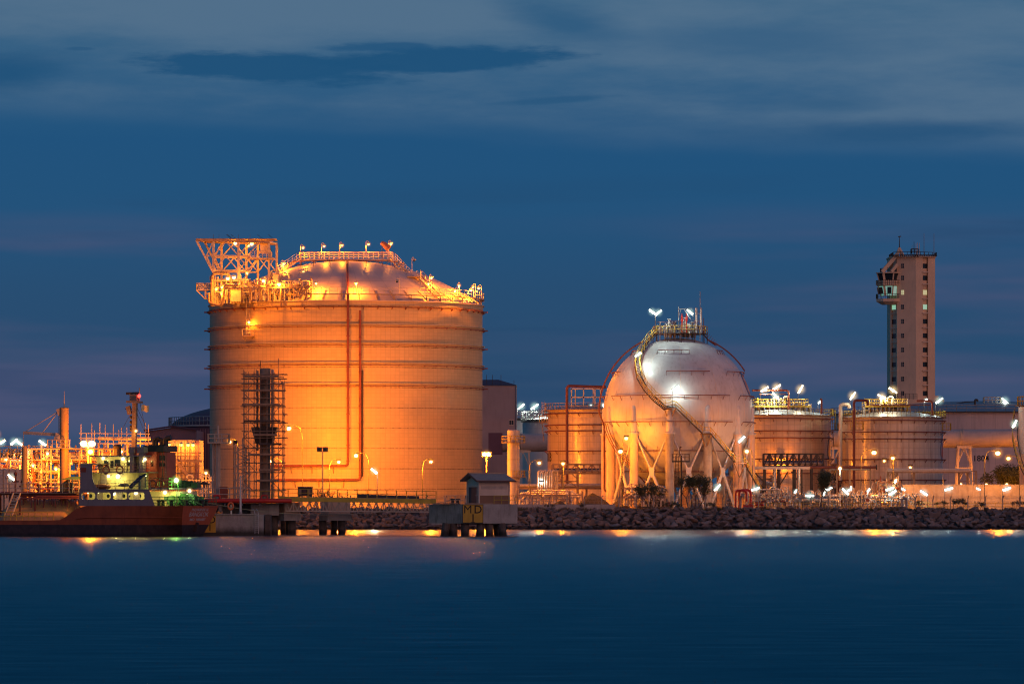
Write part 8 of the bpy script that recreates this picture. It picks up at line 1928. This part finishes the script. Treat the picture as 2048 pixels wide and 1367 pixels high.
# lamps of the sphere
sb_ = Z(664, 727)
for px, py, ang, lb, y_, wt, bs in ((1304.5, 623, -35, 'left arm of the V above the sphere crown', 726, 900, sb_), (1317, 624.5, 35, 'right arm of the V above the sphere crown', 726.3, 900, sb_), (1380, 623.5, -38, 'single one amid the valves on the sphere crown', 726, 900, sb_),
                          (1276, 708.5, 36, 'at the bend of the winding stair on the sphere', 719.9, 1500, Z(716, 719)), (1351, 775.5, 36, 'on the first stair landing against the sphere', 716.6, 1000, Z(817, 717))):
    tube_lamp(px, py, y_, 'tube lamp ' + lb, ang, 1.25, bs, wt, WHITE, 'bulb_white', w=.15, dy=.1 if py > 700 else -.25)
# small round lamps
for px, py, D, c, lb, wt, b in ((1182, 811.5, 784, WHITE, 'small round white lamp on the 01B tank railing', 300, 'bulb_white'), (1207, 809.5, 740, WHITE, 'small round white lamp beside the outer red pipe of the sphere', 300, 'bulb_white'), (1082, 959, 735, WHITE, 'small white lamp among the tall bent pipes', 200, 'bulb_white'),
                          (1680, 936, 735, (1, .8, .45), 'yellowish lamp on the ladder in the gap between the tanks', 2200, 'bulb_sodium_big'), (1791.5, 961, 716, (1, .75, .35), 'orange lamp on the pump skid column', 900, 'bulb_sodium_big'), (1921.5, 968.5, 852, ORANGE, 'orange lamp just above the concrete wall, left of the 1804 number', 22000, 'bulb_sodium_big'),
                          (1972.5, 969, 852, ORANGE, 'orange lamp just above the concrete wall under the 1804 number', 22000, 'bulb_sodium_big'), (2013.5, 968.5, 850, ORANGE, 'orange lamp just above the concrete wall before the round tree', 22000, 'bulb_sodium_big'), (1562, 920, 790, ORANGE, 'small orange lamp behind the blue pipe bridge', 3000, 'bulb_sodium')):
    h = P(px, py, D); t = thing('round_lamp', lb, 'lamp', h)
    MB().ball(h, .2 if b != 'bulb_sodium_big' else .26, 10, 7).build('bulb', b, t); bloom_ball(t, h, .75, 'white' if b == 'bulb_white' else 'orange'); MB().pipe([(h.x, D + .1, h.z - 1.2), (h.x, D + .1, h.z - .15)], .05, 5).build('pole', 'steel_grey', t); light(t, h + Vector((0, -.3, -.35)), wt, c, .1)

for px, py, D, lb, wt in ((95, 906, 688, 'added small orange lamp high in the pipe rack just left of the derrick post', 5000), (112, 937, 688, 'added small orange lamp low in the pipe rack beside the derrick post', 5000), (66, 930, 686, 'added small orange lamp in the pipe rack beneath the derrick boom', 5000),
                       (207, 914, 688, 'added small orange lamp in the pipe rack above the wheelhouse roof', 5000), (243, 902, 694, 'added small orange lamp in the pipe rack just left of the ship mast', 5000), (296, 906, 698, 'added small orange lamp in the pipe rack above the ship funnel', 5000), (12, 918, 680, 'added small orange lamp in the outermost pipe rack', 4000),
                       (412, 945, 676, 'added small orange lamp over the low rack between the stern and the big tank', 5000)):
    h = P(px, py, D - 1.5); t = thing('bulkhead_lamp', lb, 'lamp', h)  # lamps added at guessed spots to give the racks an orange glow
    sh_ = MB().lathe([(.05, h.z + .34), (.3, h.z + .16), (.3, h.z + .1)], h.x, h.y, 12).build('lamp_shade', 'steel_cream', t)
    MB().ball(h, .2, 10, 7).build('bulb', 'bulb_sodium_big', sh_); MB().pipe([h + Vector((0, .1, .25)), h + Vector((0, 1.6, .25))], .05, 5).build('arm', 'steel_brown', t)
    bloom_ball(t, h, .8); light(t, h + Vector((0, -.3, -.35)), wt, ORANGE, .12)
# ================================================================ render settings
sc.view_settings.view_transform = 'Standard'; sc.view_settings.look = 'None'; sc.view_settings.exposure = 0; sc.view_settings.gamma = 1
cy = sc.cycles
cy.use_denoising = True
try: cy.denoiser = 'OPENIMAGEDENOISE'
except Exception: pass
cy.max_bounces = 5; cy.diffuse_bounces = 2; cy.glossy_bounces = 3; cy.transmission_bounces = 2; cy.caustics_reflective = False; cy.caustics_refractive = False
cy.pixel_filter_type = 'BLACKMAN_HARRIS'; cy.filter_width = 1.15; cy.sample_clamp_indirect = 3.0; cy.use_light_tree = True; cy.transparent_max_bounces = 16; cy.volume_max_steps = 64
sc.render.engine = 'CYCLES'
